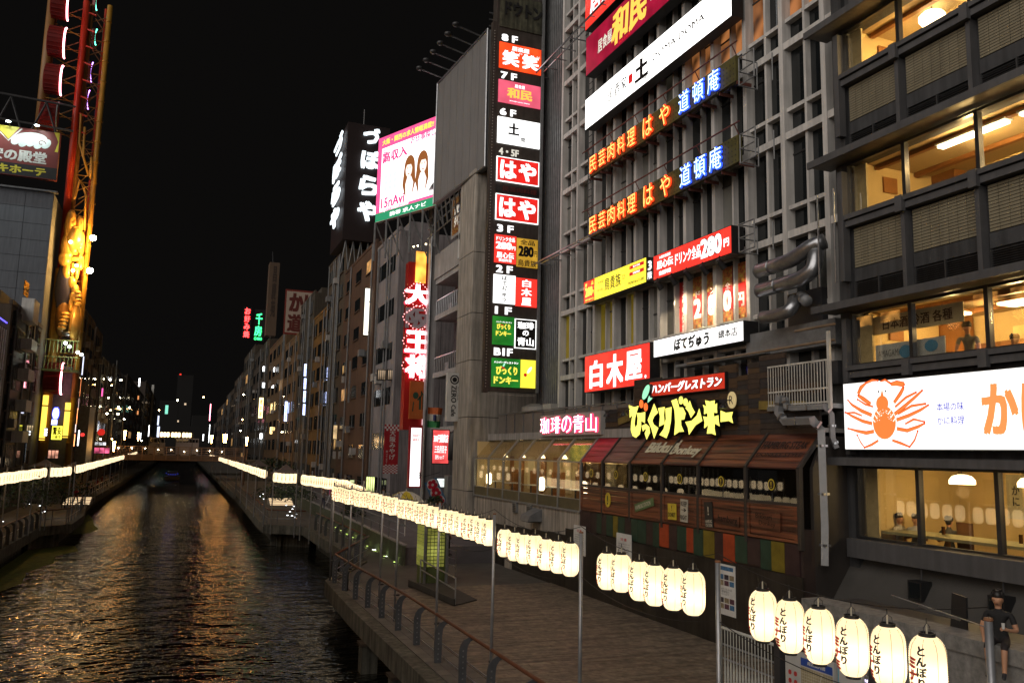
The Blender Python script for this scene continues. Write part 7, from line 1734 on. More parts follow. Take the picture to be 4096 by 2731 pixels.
# torch-shaped lamps at the bridge ends
TO = glow('torch_amber', (1, .46, .11), 60)
for k, (px_, pyt, pyb, Y, lb) in enumerate(((500, 1722, 1758, 148, 'torch-shaped amber lamp at the left end of the far bridge'), (554, 1730, 1762, 160, 'second torch-shaped amber lamp behind the left bridge end'), (456, 1765, 1805, 135, 'torch-shaped amber lamp over the kiosk on the left bank'),
        (848, 1740, 1772, 160, 'torch-shaped amber lamp left of the pair on the right bridge end'), (897, 1736, 1770, 152, 'left one of the twin torch lamps on the right bridge end'), (905, 1736, 1770, 152, 'right one of the twin torch lamps on the right bridge end'), (988, 1748, 1782, 140, 'torch-shaped amber lamp beyond the wooden mast on the right bank'))):
    a = aY(px_, pyt, Y); b = aY(px_-2, pyb, Y); t = thing('torch_lamp', (b.x, Y, b.z-1.6), lb, 'lamp')
    MB().lathe([(.07, 0), (.16, (a.z-b.z)*.8), (.20, a.z-b.z)], 10, (b.x, Y, b.z)).build('lamp_glass', TO, t, smooth=True); MB().tube([(b.x, Y, b.z-1.8), (b.x, Y, b.z)], .08, 6).build('pole', C_DARK, t)

# ================================================================= FAR BRIDGE, BUSES, SKYLINE
BY = 150.0
br = thing('footbridge', (0, BY, 4), 'far steel footbridge with wooden railings across the canal', 'bridge')
BRM = paint('bridge_brown', (.30, .19, .13), .65, .25, .5); BRD = paint('bridge_beam', (.18, .125, .095), .7, .2, .5)
bx('girder', BRD, br, -14, 10.5, BY, BY+.6, 4.75, 5.6); bx('deck', BRD, br, -14, 10.5, BY+.6, BY+7, 5.1, 5.55); bx('girder_lip', BRM, br, -14, 10.5, BY-.08, BY, 4.72, 4.86)
for k in range(14): bx('post', BRM, br, -13.3+k*1.83, -13.15+k*1.83, BY-.12, BY+.02, 4.86, 6.95)
for k, zz in enumerate((5.75, 6.05, 6.35, 6.62)): bx('rail', BRM, br, -14, 10.5, BY-.05, BY, zz, zz+.07)
bx('handrail', BRM, br, -14, 10.8, BY-.16, BY+.06, 6.88, 7.0)
for k in range(9): MB().ball((-9.5+k*2.0, BY-.2, 6.25+R.uniform(-.1, .4)), .07, 6).build('deck_lamp', DOT, br)
for k, x_ in enumerate((-15, 12.2)): bx('abutment', QM, br, x_-2, x_+2, BY-1, BY+8, 0, 5.0)
bx('leaning_post', BRM, br, 10.3, 10.6, BY-.2, BY+.1, 4.2, 7.1)
gnt = thing('lantern_gantry', (-2, BY+1, 5.5), 'thin gantry over the far bridge carrying nine lanterns', 'frame')
pa, pb = aY(640, 1728, BY), aY(772, 1731, BY)
MB().tube([(pa.x, BY, pa.z), (pb.x, BY, pa.z)], .03, 5).build('top_wire', C_DARK, gnt)
for x_ in (pa.x, (pa.x+pb.x)/2, pb.x): MB().tube([(x_, BY, 5.5), (x_, BY, pa.z)], .05, 6).build('upright', C_DARK, gnt)
BUS = paint('bus_white', (.35, .33, .36), .35, .1, 1)
for k, (px0, px1, lb) in enumerate(((596, 662, 'left white bus parked behind the far bridge'), (702, 797, 'right longer white bus parked behind the far bridge'))):
    a = aY(px0, 1775, 185); b = aY(px1, 1752+k*4, 185); t = thing('bus', (a.x, 185, a.z), lb, 'bus')
    bx('body', BUS, t, a.x, b.x, 185, 187.5, 4.8, a.z+.35); bx('roof', BUS, t, a.x+.05, b.x-.05, 185.1, 187.4, b.z-.1, b.z+.12)
    bx('window_band', G_DARK, t, a.x+.1, b.x-.1, 185.02, 187.4, a.z+.35, b.z-.1); n_ = 5+k*3
    for q in range(n_): bx('pillar', BUS, t, a.x+.1+(b.x-a.x-.3)*q/(n_-1), a.x+.2+(b.x-a.x-.3)*q/(n_-1), 184.98, 185.02, a.z+.35, b.z-.1)
    for q in (.15, .82): MB().tube([(a.x+(b.x-a.x)*q, 184.95, 5.1), (a.x+(b.x-a.x)*q, 185.3, 5.1)], .5, 14).build('wheel', C_BLACK, t)
bx_ = thing('deck_platform', (0, 180, 4.3), 'dark roadway behind the far bridge carrying two buses', 'bridge'); bx('roadway', GR, bx_, -14, 14, 180, 192, 4.2, 4.6)
# boat with blue lights beneath the bridge
bt = thing('boat', aY(705, 1850, 175), 'small tour boat with blue lights coming under the far bridge', 'boat'); c = aZ(703, 1862, .3)
c = Vector((c.x, 190, 0.1)); MB().prism([(c.x-1.3, c.y, .1), (c.x+1.3, c.y, .1), (c.x+1.6, c.y, .8), (c.x-1.6, c.y, .8)], (0, 0, 0), (0, 9, 0)).build('hull', C_DARK, bt); MB().box(c.x-1.0, c.x+1.0, c.y+2, c.y+8, .8, 1.7).build('cabin', C_DARK, bt)
for k in range(6): MB().ball((c.x-1.2+k*.45, c.y+1.9, 1.3+R.uniform(-.2, .2)), .09, 6).build('blue_lamp', glow('boat_blue', (.08, .12, 1), .6), bt)
# skyline
def tower_block(lb, px0, px1, pyt, Y, col, lit_, lp=.12):
    a = aY(px0, pyt, Y); b = aY(px1, pyt, Y); t = thing('tower_block', (a.x, Y, 0), lb, 'building'); bx('tower', paint('sky_'+str(int(col[0]*1e4)), col, .8), t, a.x, b.x, Y, Y+20, 0, a.z)
    n_ = int((b.x-a.x)/4); k_ = int((a.z-10)/4)
    for r_ in range(k_):
        for q in range(n_):
            if R.random() < lp: x_ = a.x+1.5+q*4; MB().box(x_, x_+1.3, Y-.3, Y-.1, 8+r_*4, 9.3+r_*4).build('lit_window', lit_, t)
LWN = glow('skyline_window', (1, .75, .5), .7); 
tower_block('distant dark high-rise with scattered lit windows on the skyline', 712, 775, 1498, 620, (.004, .0036, .0036), LWN, .22)
tower_block('distant broad dark block left of the high-rise', 640, 715, 1600, 560, (.0045, .004, .004), LWN, .03); tower_block('distant low dark block right of the high-rise', 770, 835, 1660, 520, (.004, .0036, .0036), LWN, .12)
tower_block('wide dark block closing the canal under the high-rise', 640, 850, 1700, 480, (.005, .0042, .004), LWN, .04)
MB().ball(aY(722, 1497, 618), .7, 6).build('roof_beacon', glow('beacon_red', (1, .05, .03), 1), bpy.data.objects['tower_block'])

# ================================================================= LANTERNS
def paper():
    m, t, o = _new('lantern_paper'); N = t.nodes; L = t.links
    tl = N.new('ShaderNodeBsdfTranslucent'); tl.inputs[0].default_value = (.92, .84, .66, 1)
    df = N.new('ShaderNodeBsdfDiffuse'); df.inputs[0].default_value = (.75, .68, .5, 1)
    mx = N.new('ShaderNodeMixShader'); mx.inputs[0].default_value = .35; L.new(tl.outputs[0], mx.inputs[1]); L.new(df.outputs[0], mx.inputs[2])
    em = N.new('ShaderNodeEmission'); em.inputs[0].default_value = (1, .83, .57, 1); em.inputs[1].default_value = .36
    ad = N.new('ShaderNodeAddShader'); L.new(mx.outputs[0], ad.inputs[0]); L.new(em.outputs[0], ad.inputs[1]); L.new(ad.outputs[0], o.inputs[0])
    MATS['lantern_paper'] = m; return m
PAPER = paper(); PAPER2 = glow('lantern_paper_far', (1, .76, .45), 1.7)
RIB = paint('lantern_rib', (.25, .18, .09), .8); LR = .170; LH = .56
def lr(z):   # body radius at height z (0..LH)
    u = abs(z/LH-.5)*2
    return LR*(1-.36*u**5.0) if u < .999 else LR*.64
def lantern_mesh(rings, n, mat):
    pr = []
    for i in range(rings*2+1):
        z = LH*i/(rings*2); r = lr(z)*(1-(.022 if i % 2 == 0 else 0)); pr.append((r, z-LH))
    pr = [(lr(0)*.8, -LH-.015)]+pr+[(lr(LH)*.8, .015)]
    return MB().lathe(pr, n).mesh('paper_body', mat, smooth=True)
body_near = lantern_mesh(26, 28, PAPER); body_mid = lantern_mesh(10, 16, PAPER2)
bridge_body = lantern_mesh(8, 14, glow('bridge_lantern_paper', (1, .62, .26), 9))
def wrap(tb, az0, mat, name):
    me_v = [];
    for (x, y, z) in tb.v:
        zz = min(LH-.01, max(.01, LH/2+y)); r = lr(zz)+.0035+z; a = az0+x/LR
        me_v.append((math.cos(a)*r, math.sin(a)*r, zz-LH))
    b = MB(); b.v = me_v; b.f = tb.f; b.m = tb.m; return b.mesh(name, mat)
INK = paint('lantern_ink_black', (.006, .005, .004), .7); INR = paint('lantern_ink_red', (.50, .012, .01), .7)
tk = TB().text('とんぼり', 0, .03, .095, .38, 0, .045, vertical=True); tr_ = TB().text('ミナミ', 0, -.06, .12, .34, 0, .09, vertical=True)
ink_b = wrap(tk, math.radians(187), INK, 'black_lettering'); ink_r = wrap(tr_, math.radians(155), INR, 'red_lettering')
tkf = TB().text('ミナミ', 0, 0, .10, .30, 0, .04, vertical=True)
inkL = wrap(tkf, math.radians(-45), INR, 'red_lettering')
ring_t = MB().lathe([(.066, .012), (.078, .012), (.078, .05), (.066, .05), (.066, .015)], 20).mesh('top_ring', C_BLACK)
ring_b = MB().lathe([(.066, -LH-.045), (.076, -LH-.045), (.076, -LH-.012)], 20).mesh('bottom_ring', C_BLACK)
hk = MB(); hk.tube([(-.065, 0, .05), (-.06, 0, .10), (0, 0, .135), (.06, 0, .10), (.065, 0, .05)], .004, 4); hk.tube([(0, 0, .135), (0, 0, .19)], .005, 4)
hook = hk.mesh('hook', C_DARK); hk2 = MB().tube([(0, 0, .02), (0, 0, .13)], .009, 6); neck = hk2.mesh('lamp_holder', paint('lamp_holder_cream', (.6, .55, .42), .5))
rb = MB()
for k in range(8):
    a = 2*math.pi*k/8+.2; rb.tube([(math.cos(a)*(lr(LH*i/10)+.001), math.sin(a)*(lr(LH*i/10)+.001), LH*i/10-LH) for i in range(11)], .0022, 4)
ribs = rb.mesh('side_cord', RIB)
def tubew(P, r, nm, mat, parent): return MB().tube(P, r, 5).build(nm, mat, parent)
NL = 0
ORD_ = 'first second third fourth fifth sixth seventh eighth ninth tenth'.split()
def lantern(p, label, grp, lod, rot=0.0, left=False, bulb=False):
    t = thing('paper_lantern', p, label, 'lantern', grp); t.rotation_euler.z = rot
    link('paper_body', body_near if lod == 0 else body_mid, t).location = (0, 0, 0)
    for c in kids(t): c.location = (0, 0, 0)
    def add(nm, me): o = link(nm, me, None); o.parent = t; o.location = (0, 0, 0); WL.pop(o, None); return o
    if left: add('red_lettering', inkL)
    else:
        add('black_lettering', ink_b); 
        if lod < 2: add('red_lettering', ink_r)
    if lod < 2: add('top_ring', ring_t); add('bottom_ring', ring_b)
    if lod == 0: add('hook', hook); add('lamp_holder', neck); add('side_cord', ribs)['kind'] = 'stuff'
    if bulb:
        l = bpy.data.lights.get('lantern_bulb') or bpy.data.lights.new('lantern_bulb', 'POINT'); l.energy = 3.8; l.color = (1, .85, .58); l.shadow_soft_size = .045
        o = add('lantern_bulb', l); o.location = (0, 0, -.33)
    t.location.z += 0
    return t
LPX = 6.85; ZL = 5.46
def polepos(px_, py_): return aX(px_, py_, LPX).y
PY = [polepos(*q) for q in ((3955, 2509), (2871, 2248), (2325, 2138), (1978, 2061))]+[22.6, 27.3, 29.6, 33.6, 36.2]
names = ['pole nearest the seated person', 'pole left of the white picket barrier', 'pole in front of the first notice board', 'pole left of the pale concrete blocks', 'pole crossing the glowing block pillar', 'pole left of the glowing block pillar', 'pole at the striped umbrella', 'pole before the railing corner', 'pole at the railing corner']
grpR = 'lantern poles along the near right railing'
PM = paint('pole_galvanised', (.33, .34, .36), .4, .25, 3, metal=.6)
for k, y_ in enumerate(PY):
    x_ = LPX if y_ < 30 else LPX-(y_-30)*.10
    t = thing('lantern_pole', (x_, y_, 1.5), 'grey lantern '+names[k], 'pole', grpR)
    MB().tube([(x_, y_, 1.5), (x_, y_, 5.62)], .036, 10).build('shaft', PM, t, smooth=True); MB().lathe([(.036, 0), (.042, .01), (.036, .03)], 10, (x_, y_, 5.61)).build('cap', paint('rust_cap', (.25, .11, .05), .7), t)
    MB().tube([(x_-.05, y_, 2.35), (x_+.14, y_, 2.35)], .03, 6).build('clamp', C_DARK, t)
for y_ in (1.2,):
    t = thing('lantern_pole', (LPX, y_, 1.5), 'grey lantern pole outside the frame', 'pole', grpR); MB().tube([(LPX, y_, 1.5), (LPX, y_, 5.62)], .036, 8).build('shaft', PM, t)
spans = [('second largest', None)]
pxs = [[(3050, 2350), (3157, 2387), (3273, 2420), (3405, 2457), (3549, 2489), (3707, 2528)], [(2427, 2203), (2486, 2208), (2557, 2235), (2619, 2250), (2693, 2261), (2772, 2274)], [(2019, 2110), (2059, 2122), (2096, 2130), (2141, 2133), (2184, 2148), (2234, 2156), (2282, 2164)], None, None, None, None, None]
cnt = [6, 6, 7, 8, 8, 4, 8, 7]
spn = ['span left of the seated person', 'span beside the third pole poster', 'span before the first notice board', 'span over the pale blocks', 'span over the glowing block pillar', 'short span left of the glowing pillar', 'span under the striped umbrella', 'span at the railing corner']
for i in range(8):
    y0, y1 = PY[i], PY[i+1]; x0 = LPX if y0 < 30 else LPX-(y0-30)*.10; x1 = LPX if y1 < 30 else LPX-(y1-30)*.10
    ys = []
    if pxs[i]: ys = [(aX(px_, py_, LPX).y, aX(px_, py_, LPX).z-.05) for px_, py_ in pxs[i]][::-1]
    else: ys = [(y0+(y1-y0)*(k+.7)/(cnt[i]+.4), ZL+R.uniform(-.03, .02)) for k in range(cnt[i])]
    st = thing('lantern_cable', (x0, y0, 5.5), 'thin black cable pair carrying the lanterns of the '+spn[i], 'cable', 'lantern cables over the near right railing')
    n_ = 10; P = []
    for q in range(n_+1):
        f = q/n_; P.append((x0+(x1-x0)*f, y0+(y1-y0)*f, 5.60-.30*(1-(2*f-1)**2)*min(1, (y1-y0)/5)+.13))
    MB().tube([(p[0], p[1], p[2]+.0) for p in P], .007, 4).build('upper_cable', C_BLACK, st); MB().tube([(p[0], p[1], p[2]-.88) for p in P], .006, 4).build('lower_cable', C_BLACK, st)
    for k, (y_, z_) in enumerate(ys):
        f = (y_-y0)/(y1-y0)
        lantern((x0+(x1-x0)*f, y_, z_), 'cream paper lantern, %s from the right in the %s' % (ORD_[k], spn[i]), 'paper lanterns on the near right cable', 0, R.uniform(-.10, .10)+(.0 if k % 2 else .26 if i == 0 else 0)+(0, .12, .35, .6, .7, .75, .8, .8)[i], bulb=True)
# turnbuckle on the cable end near the seated person
t = thing('turnbuckle', (LPX, PY[0]+.5, 5.5), 'silver turnbuckle on the cable by the pole nearest the seated person', 'turnbuckle')
MB().tube([(LPX, PY[0]+.75, 5.62), (LPX-.0, PY[0]+.62, 5.60), (LPX, PY[0]+.3, 5.57)], .016, 6).build('frame', C_STEEL, t); MB().tube([(LPX, PY[0], 5.55), (LPX, PY[0]+1.1, 5.66)], .006, 4).build('rod', C_STEEL, t)
def nth(k):
    U = 'first second third fourth fifth sixth seventh eighth ninth tenth eleventh twelfth thirteenth fourteenth fifteenth sixteenth seventeenth eighteenth nineteenth'.split()
    if k < 19: return U[k]
    t_, u_ = divmod(k+1, 10); return ('twentieth' if t_ == 2 else 'thirtieth') if u_ == 0 else ('twenty-' if t_ == 2 else 'thirty-')+U[u_-1]
def row(p0, p1, n, lab, grp, lod=2, left=False, sag=.04, poles=4, z=5.46, zp=1.5):
    a = aZ(*p0, z+.05) if not isinstance(p0, Vector) else p0; b = aZ(*p1, z+.05) if not isinstance(p1, Vector) else p1
    u = (b-a); L_ = u.length; u.normalize()
    cb = thing('lantern_cable', a, 'thin cable carrying the '+grp, 'cable'); MB().tube([a+Vector((0, 0, .16)), b+Vector((0, 0, .16))], .012, 4).build('cable', C_BLACK, cb)
    for k in range(n):
        f = (k+.5)/n; p = a.lerp(b, f); p.z = z-sag*math.sin(f*math.pi*poles)**2
        far_ = a.y > b.y
        lantern(p, lab[0]+', '+nth(n-1-k if far_ else k)+' from the near end of the '+lab[1], grp, lod, R.uniform(-.2, .2)+(0 if left else .75), left)
    for k in range(poles+1):
        p = a.lerp(b, k/poles); t = thing('lantern_pole', (p.x, p.y, zp), 'slim pole, '+nth(poles-k if a.y > b.y else k)+' from near end, holding '+grp, 'pole', 'poles of the '+grp); MB().tube([(p.x, p.y, zp), (p.x, p.y, 5.75)], .04, 6).build('shaft', PM, t)
row((1455, 1945), (1380, 1915), 7, ('far cream lantern', 'row turning behind the railing corner'), 'lanterns turning behind the near railing corner', poles=1)
row((1380, 1915), (1212, 1895), 19, ('far cream lantern', 'row left of the striped umbrella'), 'lanterns of the row left of the striped umbrella', poles=4)
row((1190, 1892), (1096, 1887), 6, ('far cream lantern', 'crossing row over the jetty'), 'lanterns over the jetty platform', poles=1)
row((1066, 1878), (950, 1846), 16, ('small cream lantern', 'long right bank row'), 'nearer lanterns of the long right bank row', poles=4)
row((950, 1846), (841, 1816), 22, ('tiny cream lantern', 'right bank row nearing the bridge'), 'farther lanterns of the long right bank row', poles=5)
row((-40, 1893), (183, 1868), 20, ('red lettered lantern', 'nearest left bank row'), 'lanterns of the nearest left bank row', left=True, poles=4)
row((201, 1868), (286, 1863), 5, ('red lettered lantern', 'crossing left bank row'), 'lanterns of the short crossing left bank row', left=True, poles=1)
row((303, 1859), (495, 1819), 34, ('red lettered lantern', 'long left bank row'), 'lanterns of the long left bank row', left=True, poles=7)
row((511, 1813), (549, 1805), 6, ('tiny lantern', 'last left bank row'), 'lanterns of the last left bank row', left=True, poles=1)
a = aY(648, 1728, BY-.3)
for k in range(9):
    x_ = aY(647+k*13.0+(5 if k > 2 else 0)+(5 if k > 5 else 0), 1728, BY-.3).x
    t = lantern((x_, BY-.3, a.z), 'cream lantern hanging over the far bridge, %s from the left' % ORD_[k], 'lanterns over the far bridge', 2); t.scale = (1.35, 1.35, 1.35); kids(t)[0].data = bridge_body

# ================================================================= RAILINGS
RST = paint('handrail_rust_brown', (.13, .048, .024), .45, .3, 2); PLT = paint('railing_plate_grey', (.085, .09, .10), .45, .3, 3)
def railing(lb, path, spacing, z0=1.5, h=1.1, curved=True, rail=RST, fine=True, side=1, grp=None):
    P = [Vector((x, y, z0)) for x, y in path]; t = thing('railing', P[0], lb, 'railing', grp)
    MB().tube([p+Vector((0, 0, h)) for p in P], .045, 10).build('handrail', rail, t, smooth=True)
    for hh in ((.45, .12) if fine else (.5,)): MB().tube([p+Vector((0, 0, hh)) for p in P], .018, 6).build('lower_rail', C_STEEL, t, smooth=True)
    for a, b in zip(P, P[1:]):
        L_ = (b-a).length; n = max(1, round(L_/spacing)); u = (b-a).normalized(); w = Vector((u.y, -u.x, 0))*side
        for k in range(n):
            c = a.lerp(b, (k+.5)/n)
            if curved:
                pr = [(-.14, 0), (.05, 0), (.05, .72), (.07, .88), (.14, .98), (.22, 1.02), (.22, 1.09), (.10, 1.08), (-.02, 1.03), (-.10, .92), (-.14, .78)]
                q = MB().prism([c+w*(x_-.14)+Vector((0, 0, z_)) for x_, z_ in pr], u*-.025, u*.025)
                o = q.build('post', PLT, t)
                if fine:
                    hm = MB()
                    for j in range(6): e = c+w*(-.185)+Vector((0, 0, .12+j*.13)); hm.box(e.x-.018, e.x+.018, e.y-.028, e.y+.028, e.z-.018, e.z+.018)
                    hm.build('bolt_row', C_STEEL, o)['kind'] = 'stuff'
            else: MB().tube([c, c+Vector((0, 0, h))], .03, 6).build('post', C_GREYMET, t)
    return t
railing('near railing with rust brown handrail along the right walkway edge', [(6.88, 3), (6.86, 20.7), (6.84, 24.9), (6.74, 29), (6.55, 32.5), (6.45, 36.4)], 2.0)
railing('short diagonal railing at the corner of the near walkway', [(6.45, 36.4), (9.45, 43.8)], 1.6)
railing('second railing with brown handrail receding along the lower walkway', [(9.35, 44.2), (9.2, 60.2)], 2.0, fine=False)
railing('square railing round the jetty platform', [(8.7, 61.9), (6.25, 63.6), (6.25, 67)], 1.5, fine=False, curved=False)
railing('long railing receding to the far bridge on the right bank', [(6.3, 67), (6.6, 100), (6.7, 145)], 3.0, fine=False, curved=False)
railing('near left bank railing with brown handrail', [(-8.6, 30), (-8.55, 63.2)], 2.0, fine=False, side=-1)
railing('left bank jetty railing', [(-8.55, 63.2), (-7.0, 65.4), (-7.0, 73), (-8.0, 86)], 2.0, fine=False, curved=False)
railing('long left bank railing receding to the far bridge', [(-8.0, 86), (-8.5, 100), (-8.9, 146)], 3.0, fine=False, curved=False)

# ================================================================= WALKWAY DETAILS
# retaining wall with green uplights, upper path
UP = paint('upper_path_paving', (.12, .11, .115), .7, .3, 1)
structure(MB().prism([(10.5, 40.5, 0), (17, 40.5, 0), (17, 110, 0), (11.2, 110, 0), (10.9, 62, 0)], (0, 0, 1.5), (0, 0, 2.35)).build('upper_path', UP))
rw = thing('retaining_wall', (10.5, 41, 1.5), 'low retaining wall with green uplights beside the lower walkway', 'wall')
RWM = paint('mossy_wall', (.07, .08, .05), .85, .4, 2, bump=.4, bscale=8)
A_ = Vector((10.42, 40.3, 1.5)); B_ = Vector((10.85, 62, 1.5)); Cc = Vector((11.15, 110, 1.5))
for a, b in ((A_, B_), (B_, Cc)): MB().prism([a, b, b+Vector((.12, 0, 0)), a+Vector((.12, 0, 0))], (0, 0, 0), (0, 0, .95)).build('wall', RWM, rw); MB().prism([a-Vector((.03, 0, 0)), b-Vector((.03, 0, 0)), b+Vector((.2, 0, 0)), a+Vector((.2, 0, 0))], (0, 0, .95), (0, 0, 1.02)).build('coping', C_CONC, rw)
for k in range(9):
    p = A_.lerp(B_, (k+.5)/9); t = thing('uplight', p, 'green-yellow wall uplight on the retaining wall, %s from the bridge side' % ORD_[k], 'lamp', 'green uplights on the retaining wall')
    MB().lathe([(.09, 0), (.09, .04)], 10, (p.x-.14, p.y, 1.5)).build('lamp_body', C_DARK, t); MB().lathe([(.06, 0), (.06, .005)], 10, (p.x-.14, p.y, 1.541)).build('lens', glow('uplight_lens', (.75, 1, .25), 3), t)
    plight('uplight_beam', (p.x-.14, p.y, 1.66), 1.3, (.75, 1, .25), .03, t)
railing('grey tube railing on top of the retaining wall', [(10.5, 40.5), (10.9, 62), (11.2, 100)], 2.4, z0=2.5, h=.9, curved=False, rail=C_GREYMET, fine=False)
for k, (px_, py_) in enumerate(((1496, 2199), (1548, 2225), (1608, 2255))):
    p = aZ(px_, py_, 1.51); t = thing('floor_light', p, 'white floor light set in the walkway, %s from the far end' % ORD_[k], 'lamp', 'floor lights before the glowing pillar'); MB().lathe([(.14, 0), (.14, .02)], 14, p).build('rim', C_STEEL, t); MB().lathe([(.11, .021), (.11, .026)], 14, p).build('lens', glow('floor_light', (.95, 1, .9), 5), t)
# glowing glass block pillar
gp = thing('glass_block_pillar', (10.3, 34.5, 1.5), 'glowing green-yellow glass block pillar on a stepped base', 'pillar')
gx0, gx1, gy0, gy1 = 9.72, 10.88, 34.3, 35.4; gz1 = 4.15
GBM = [glow('glass_block_lit_%d' % i, (.66, .70, .15), s_, tubes=.35) for i, s_ in enumerate((.13, .24, .42))]; GBF = paint('glass_block_frame', (.12, .15, .05), .5)
bx('core', GBF, gp, gx0+.06, gx1-.06, gy0+.06, gy1-.06, 1.5, gz1)
bx('plinth', paint('pillar_plinth_glass', (.10, .13, .05), .3), gp, gx0+.25, gx1-.25, gy0-.0, gy0+.06, 1.5, 2.2)
nr2 = 13; hh = (gz1-2.25)/nr2
for r_ in range(nr2):
    mi_ = 2 if r_ in (3, 4, 5) else 1 if r_ in (0, 1, 2, 6, 7, 8) else 0
    for c in range(5): bx('glass_block', GBM[max(0, mi_-(c in (0, 4)))], gp, gx0+.2+c*.155, gx0+.2+(c+1)*.155-.035, gy0+.01, gy0+.055, 2.25+r_*hh, 2.25+(r_+1)*hh-.035)
    for c in range(6): bx('glass_block', GBM[max(0, mi_-1)], gp, gx0+.01, gx0+.055, gy0+.08+c*.16, gy0+.08+(c+1)*.16-.02, 2.25+r_*hh, 2.25+(r_+1)*hh-.02)
for x_ in (gx0+.1, gx1-.1): bx('corner_post', C_GREYMET, gp, x_-.05, x_+.05, gy0-.02, gy0+.06, 1.5, gz1)
bx('cap', C_GREYMET, gp, gx0-.05, gx1+.05, gy0-.05, gy1+.05, gz1, gz1+.08)
# ramp with tube handrails in front of it
rp = thing('ramp', (10, 31, 1.5), 'low dark ramp with double tube handrails in front of the glowing pillar', 'ramp')
pA, pB = aZ(1632, 2345, 1.5), aZ(1815, 2428, 1.5)
MB().prism([(pA.x, pA.y, 0), (pB.x, pB.y, 0), (pB.x+1.2, pB.y+.9, 0), (pA.x+1.6, pA.y+1.4, 0)], (0, 0, 1.5), (0, 0, 1.58)).build('ramp_floor', paint('ramp_dark', (.05, .048, .045), .8), rp)
MB().prism([pA, pB, pB+Vector((.06, .05, 0)), pA+Vector((.06, .05, 0))], (0, 0, 0), (0, 0, .28)).build('ramp_kerb', paint('ramp_dark', (), .8) if 0 else MATS['ramp_dark'], rp)
q0, q1 = aZ(1680, 2330, 1.6), aZ(1820, 2420, 1.55)
for hgt in (.95, .55): MB().tube([q0+Vector((0, 0, hgt)), q1+Vector((0, 0, hgt))], .028, 8).build('handrail', PM, rp)
for f in (0, .5, 1): p = q0.lerp(q1, f); MB().tube([p, p+Vector((0, 0, .98))], .028, 8).build('post', PM, rp)
q0, q1 = aZ(1790, 2290, 1.6), aZ(1822, 2300, 1.6)
for hgt in (1.05, .7, .4): MB().tube([q0+Vector((0, 0, hgt)), q1+Vector((0, 0, hgt))], .024, 6).build('side_handrail', PM, rp)
for f in (0, 1): p = q0.lerp(q1, f); MB().tube([p, p+Vector((0, 0, 1.08))], .026, 6).build('post', PM, rp)
# striped umbrella
um = thing('parasol', (12.0, 46.0, 2.3), 'yellow and white striped parasol above the lantern row', 'parasol')
c0 = aY(1618, 1963, 46); ce = [aY(1546, 2003, 46), aY(1700, 2008, 46)]; rr = (ce[1].x-ce[0].x)/2; cz = (ce[0].z+ce[1].z)/2; cx_ = (ce[0].x+ce[1].x)/2
UY = paint('parasol_yellow', (.62, .48, .03), .7); UWH = paint('parasol_white', (.65, .63, .58), .7)
for k in range(8):
    a0, a1 = 2*math.pi*k/8+.2, 2*math.pi*(k+1)/8+.2; m = MB(); pr = [(0, c0.z), (.35, c0.z-.06), (.7, c0.z-(c0.z-cz)*.42), (1.0, cz)]
    for (f0, z0_), (f1, z1_) in zip(pr, pr[1:]):
        m.quad((cx_+math.cos(a0)*rr*f0, 46+math.sin(a0)*rr*f0, z0_), (cx_+math.cos(a0)*rr*f1, 46+math.sin(a0)*rr*f1, z1_), (cx_+math.cos(a1)*rr*f1, 46+math.sin(a1)*rr*f1, z1_), (cx_+math.cos(a1)*rr*f0, 46+math.sin(a1)*rr*f0, z0_))
    m.build('canopy_panel', UY if k % 2 else UWH, um)
MB().tube([(cx_, 46, 2.35), (cx_, 46, c0.z+.1)], .03, 6).build('pole', C_WHITEP, um)
for k in range(8): a0 = 2*math.pi*k/8+.2; MB().tube([(cx_, 46, c0.z-.1), (cx_+math.cos(a0)*rr*.98, 46+math.sin(a0)*rr*.98, cz-.01)], .012, 4).build('rib', C_DARK, um)
# brown tent-shaped parasols farther off
TP = paint('parasol_taupe', (.13, .10, .09), .8, .2, 1)
for k, (px_, pyt, pyb, w_, Y, lb) in enumerate(((1145, 1855, 1892, 62, 92, 'taupe pyramid parasol over the jetty terrace'), (1035, 1835, 1862, 45, 112, 'smaller taupe pyramid parasol farther along the right terrace'), (974, 1830, 1842, 28, 135, 'thin low reddish parasol near the wooden mast'), (183, 1835, 1862, 62, 74, 'wide grey pyramid parasol on the left terrace, nearer one'), (297, 1845, 1868, 48, 84, 'grey pyramid parasol on the left terrace, farther one'))):
    c = aY(px_, pyt, Y); e0 = aY(px_-w_, pyb, Y); hw = (c.x-e0.x); t = thing('parasol', (c.x, Y, 1.5), lb, 'parasol')
    m = MB(); K = [(c.x-hw, Y-hw, e0.z), (c.x+hw, Y-hw, e0.z), (c.x+hw, Y+hw, e0.z), (c.x-hw, Y+hw, e0.z)]
    for i in range(4):
        a_, b_ = Vector(K[i]), Vector(K[(i+1) % 4]); q = MB(); ap = Vector((c.x, Y, c.z)); am_ = a_.lerp(ap, .55)-Vector((0, 0, (c.z-e0.z)*.14)); bm_ = b_.lerp(ap, .55)-Vector((0, 0, (c.z-e0.z)*.14))
        q.quad(a_, b_, bm_, am_); q.v += [tuple(ap)]; q.f.append([3, 2, 4]); q.m.append(0); q.build('canopy_panel', TP, t)
    MB().tube([(c.x, Y, 1.5), (c.x, Y, c.z+.2)], .05, 6).build('pole', C_DARK, t)
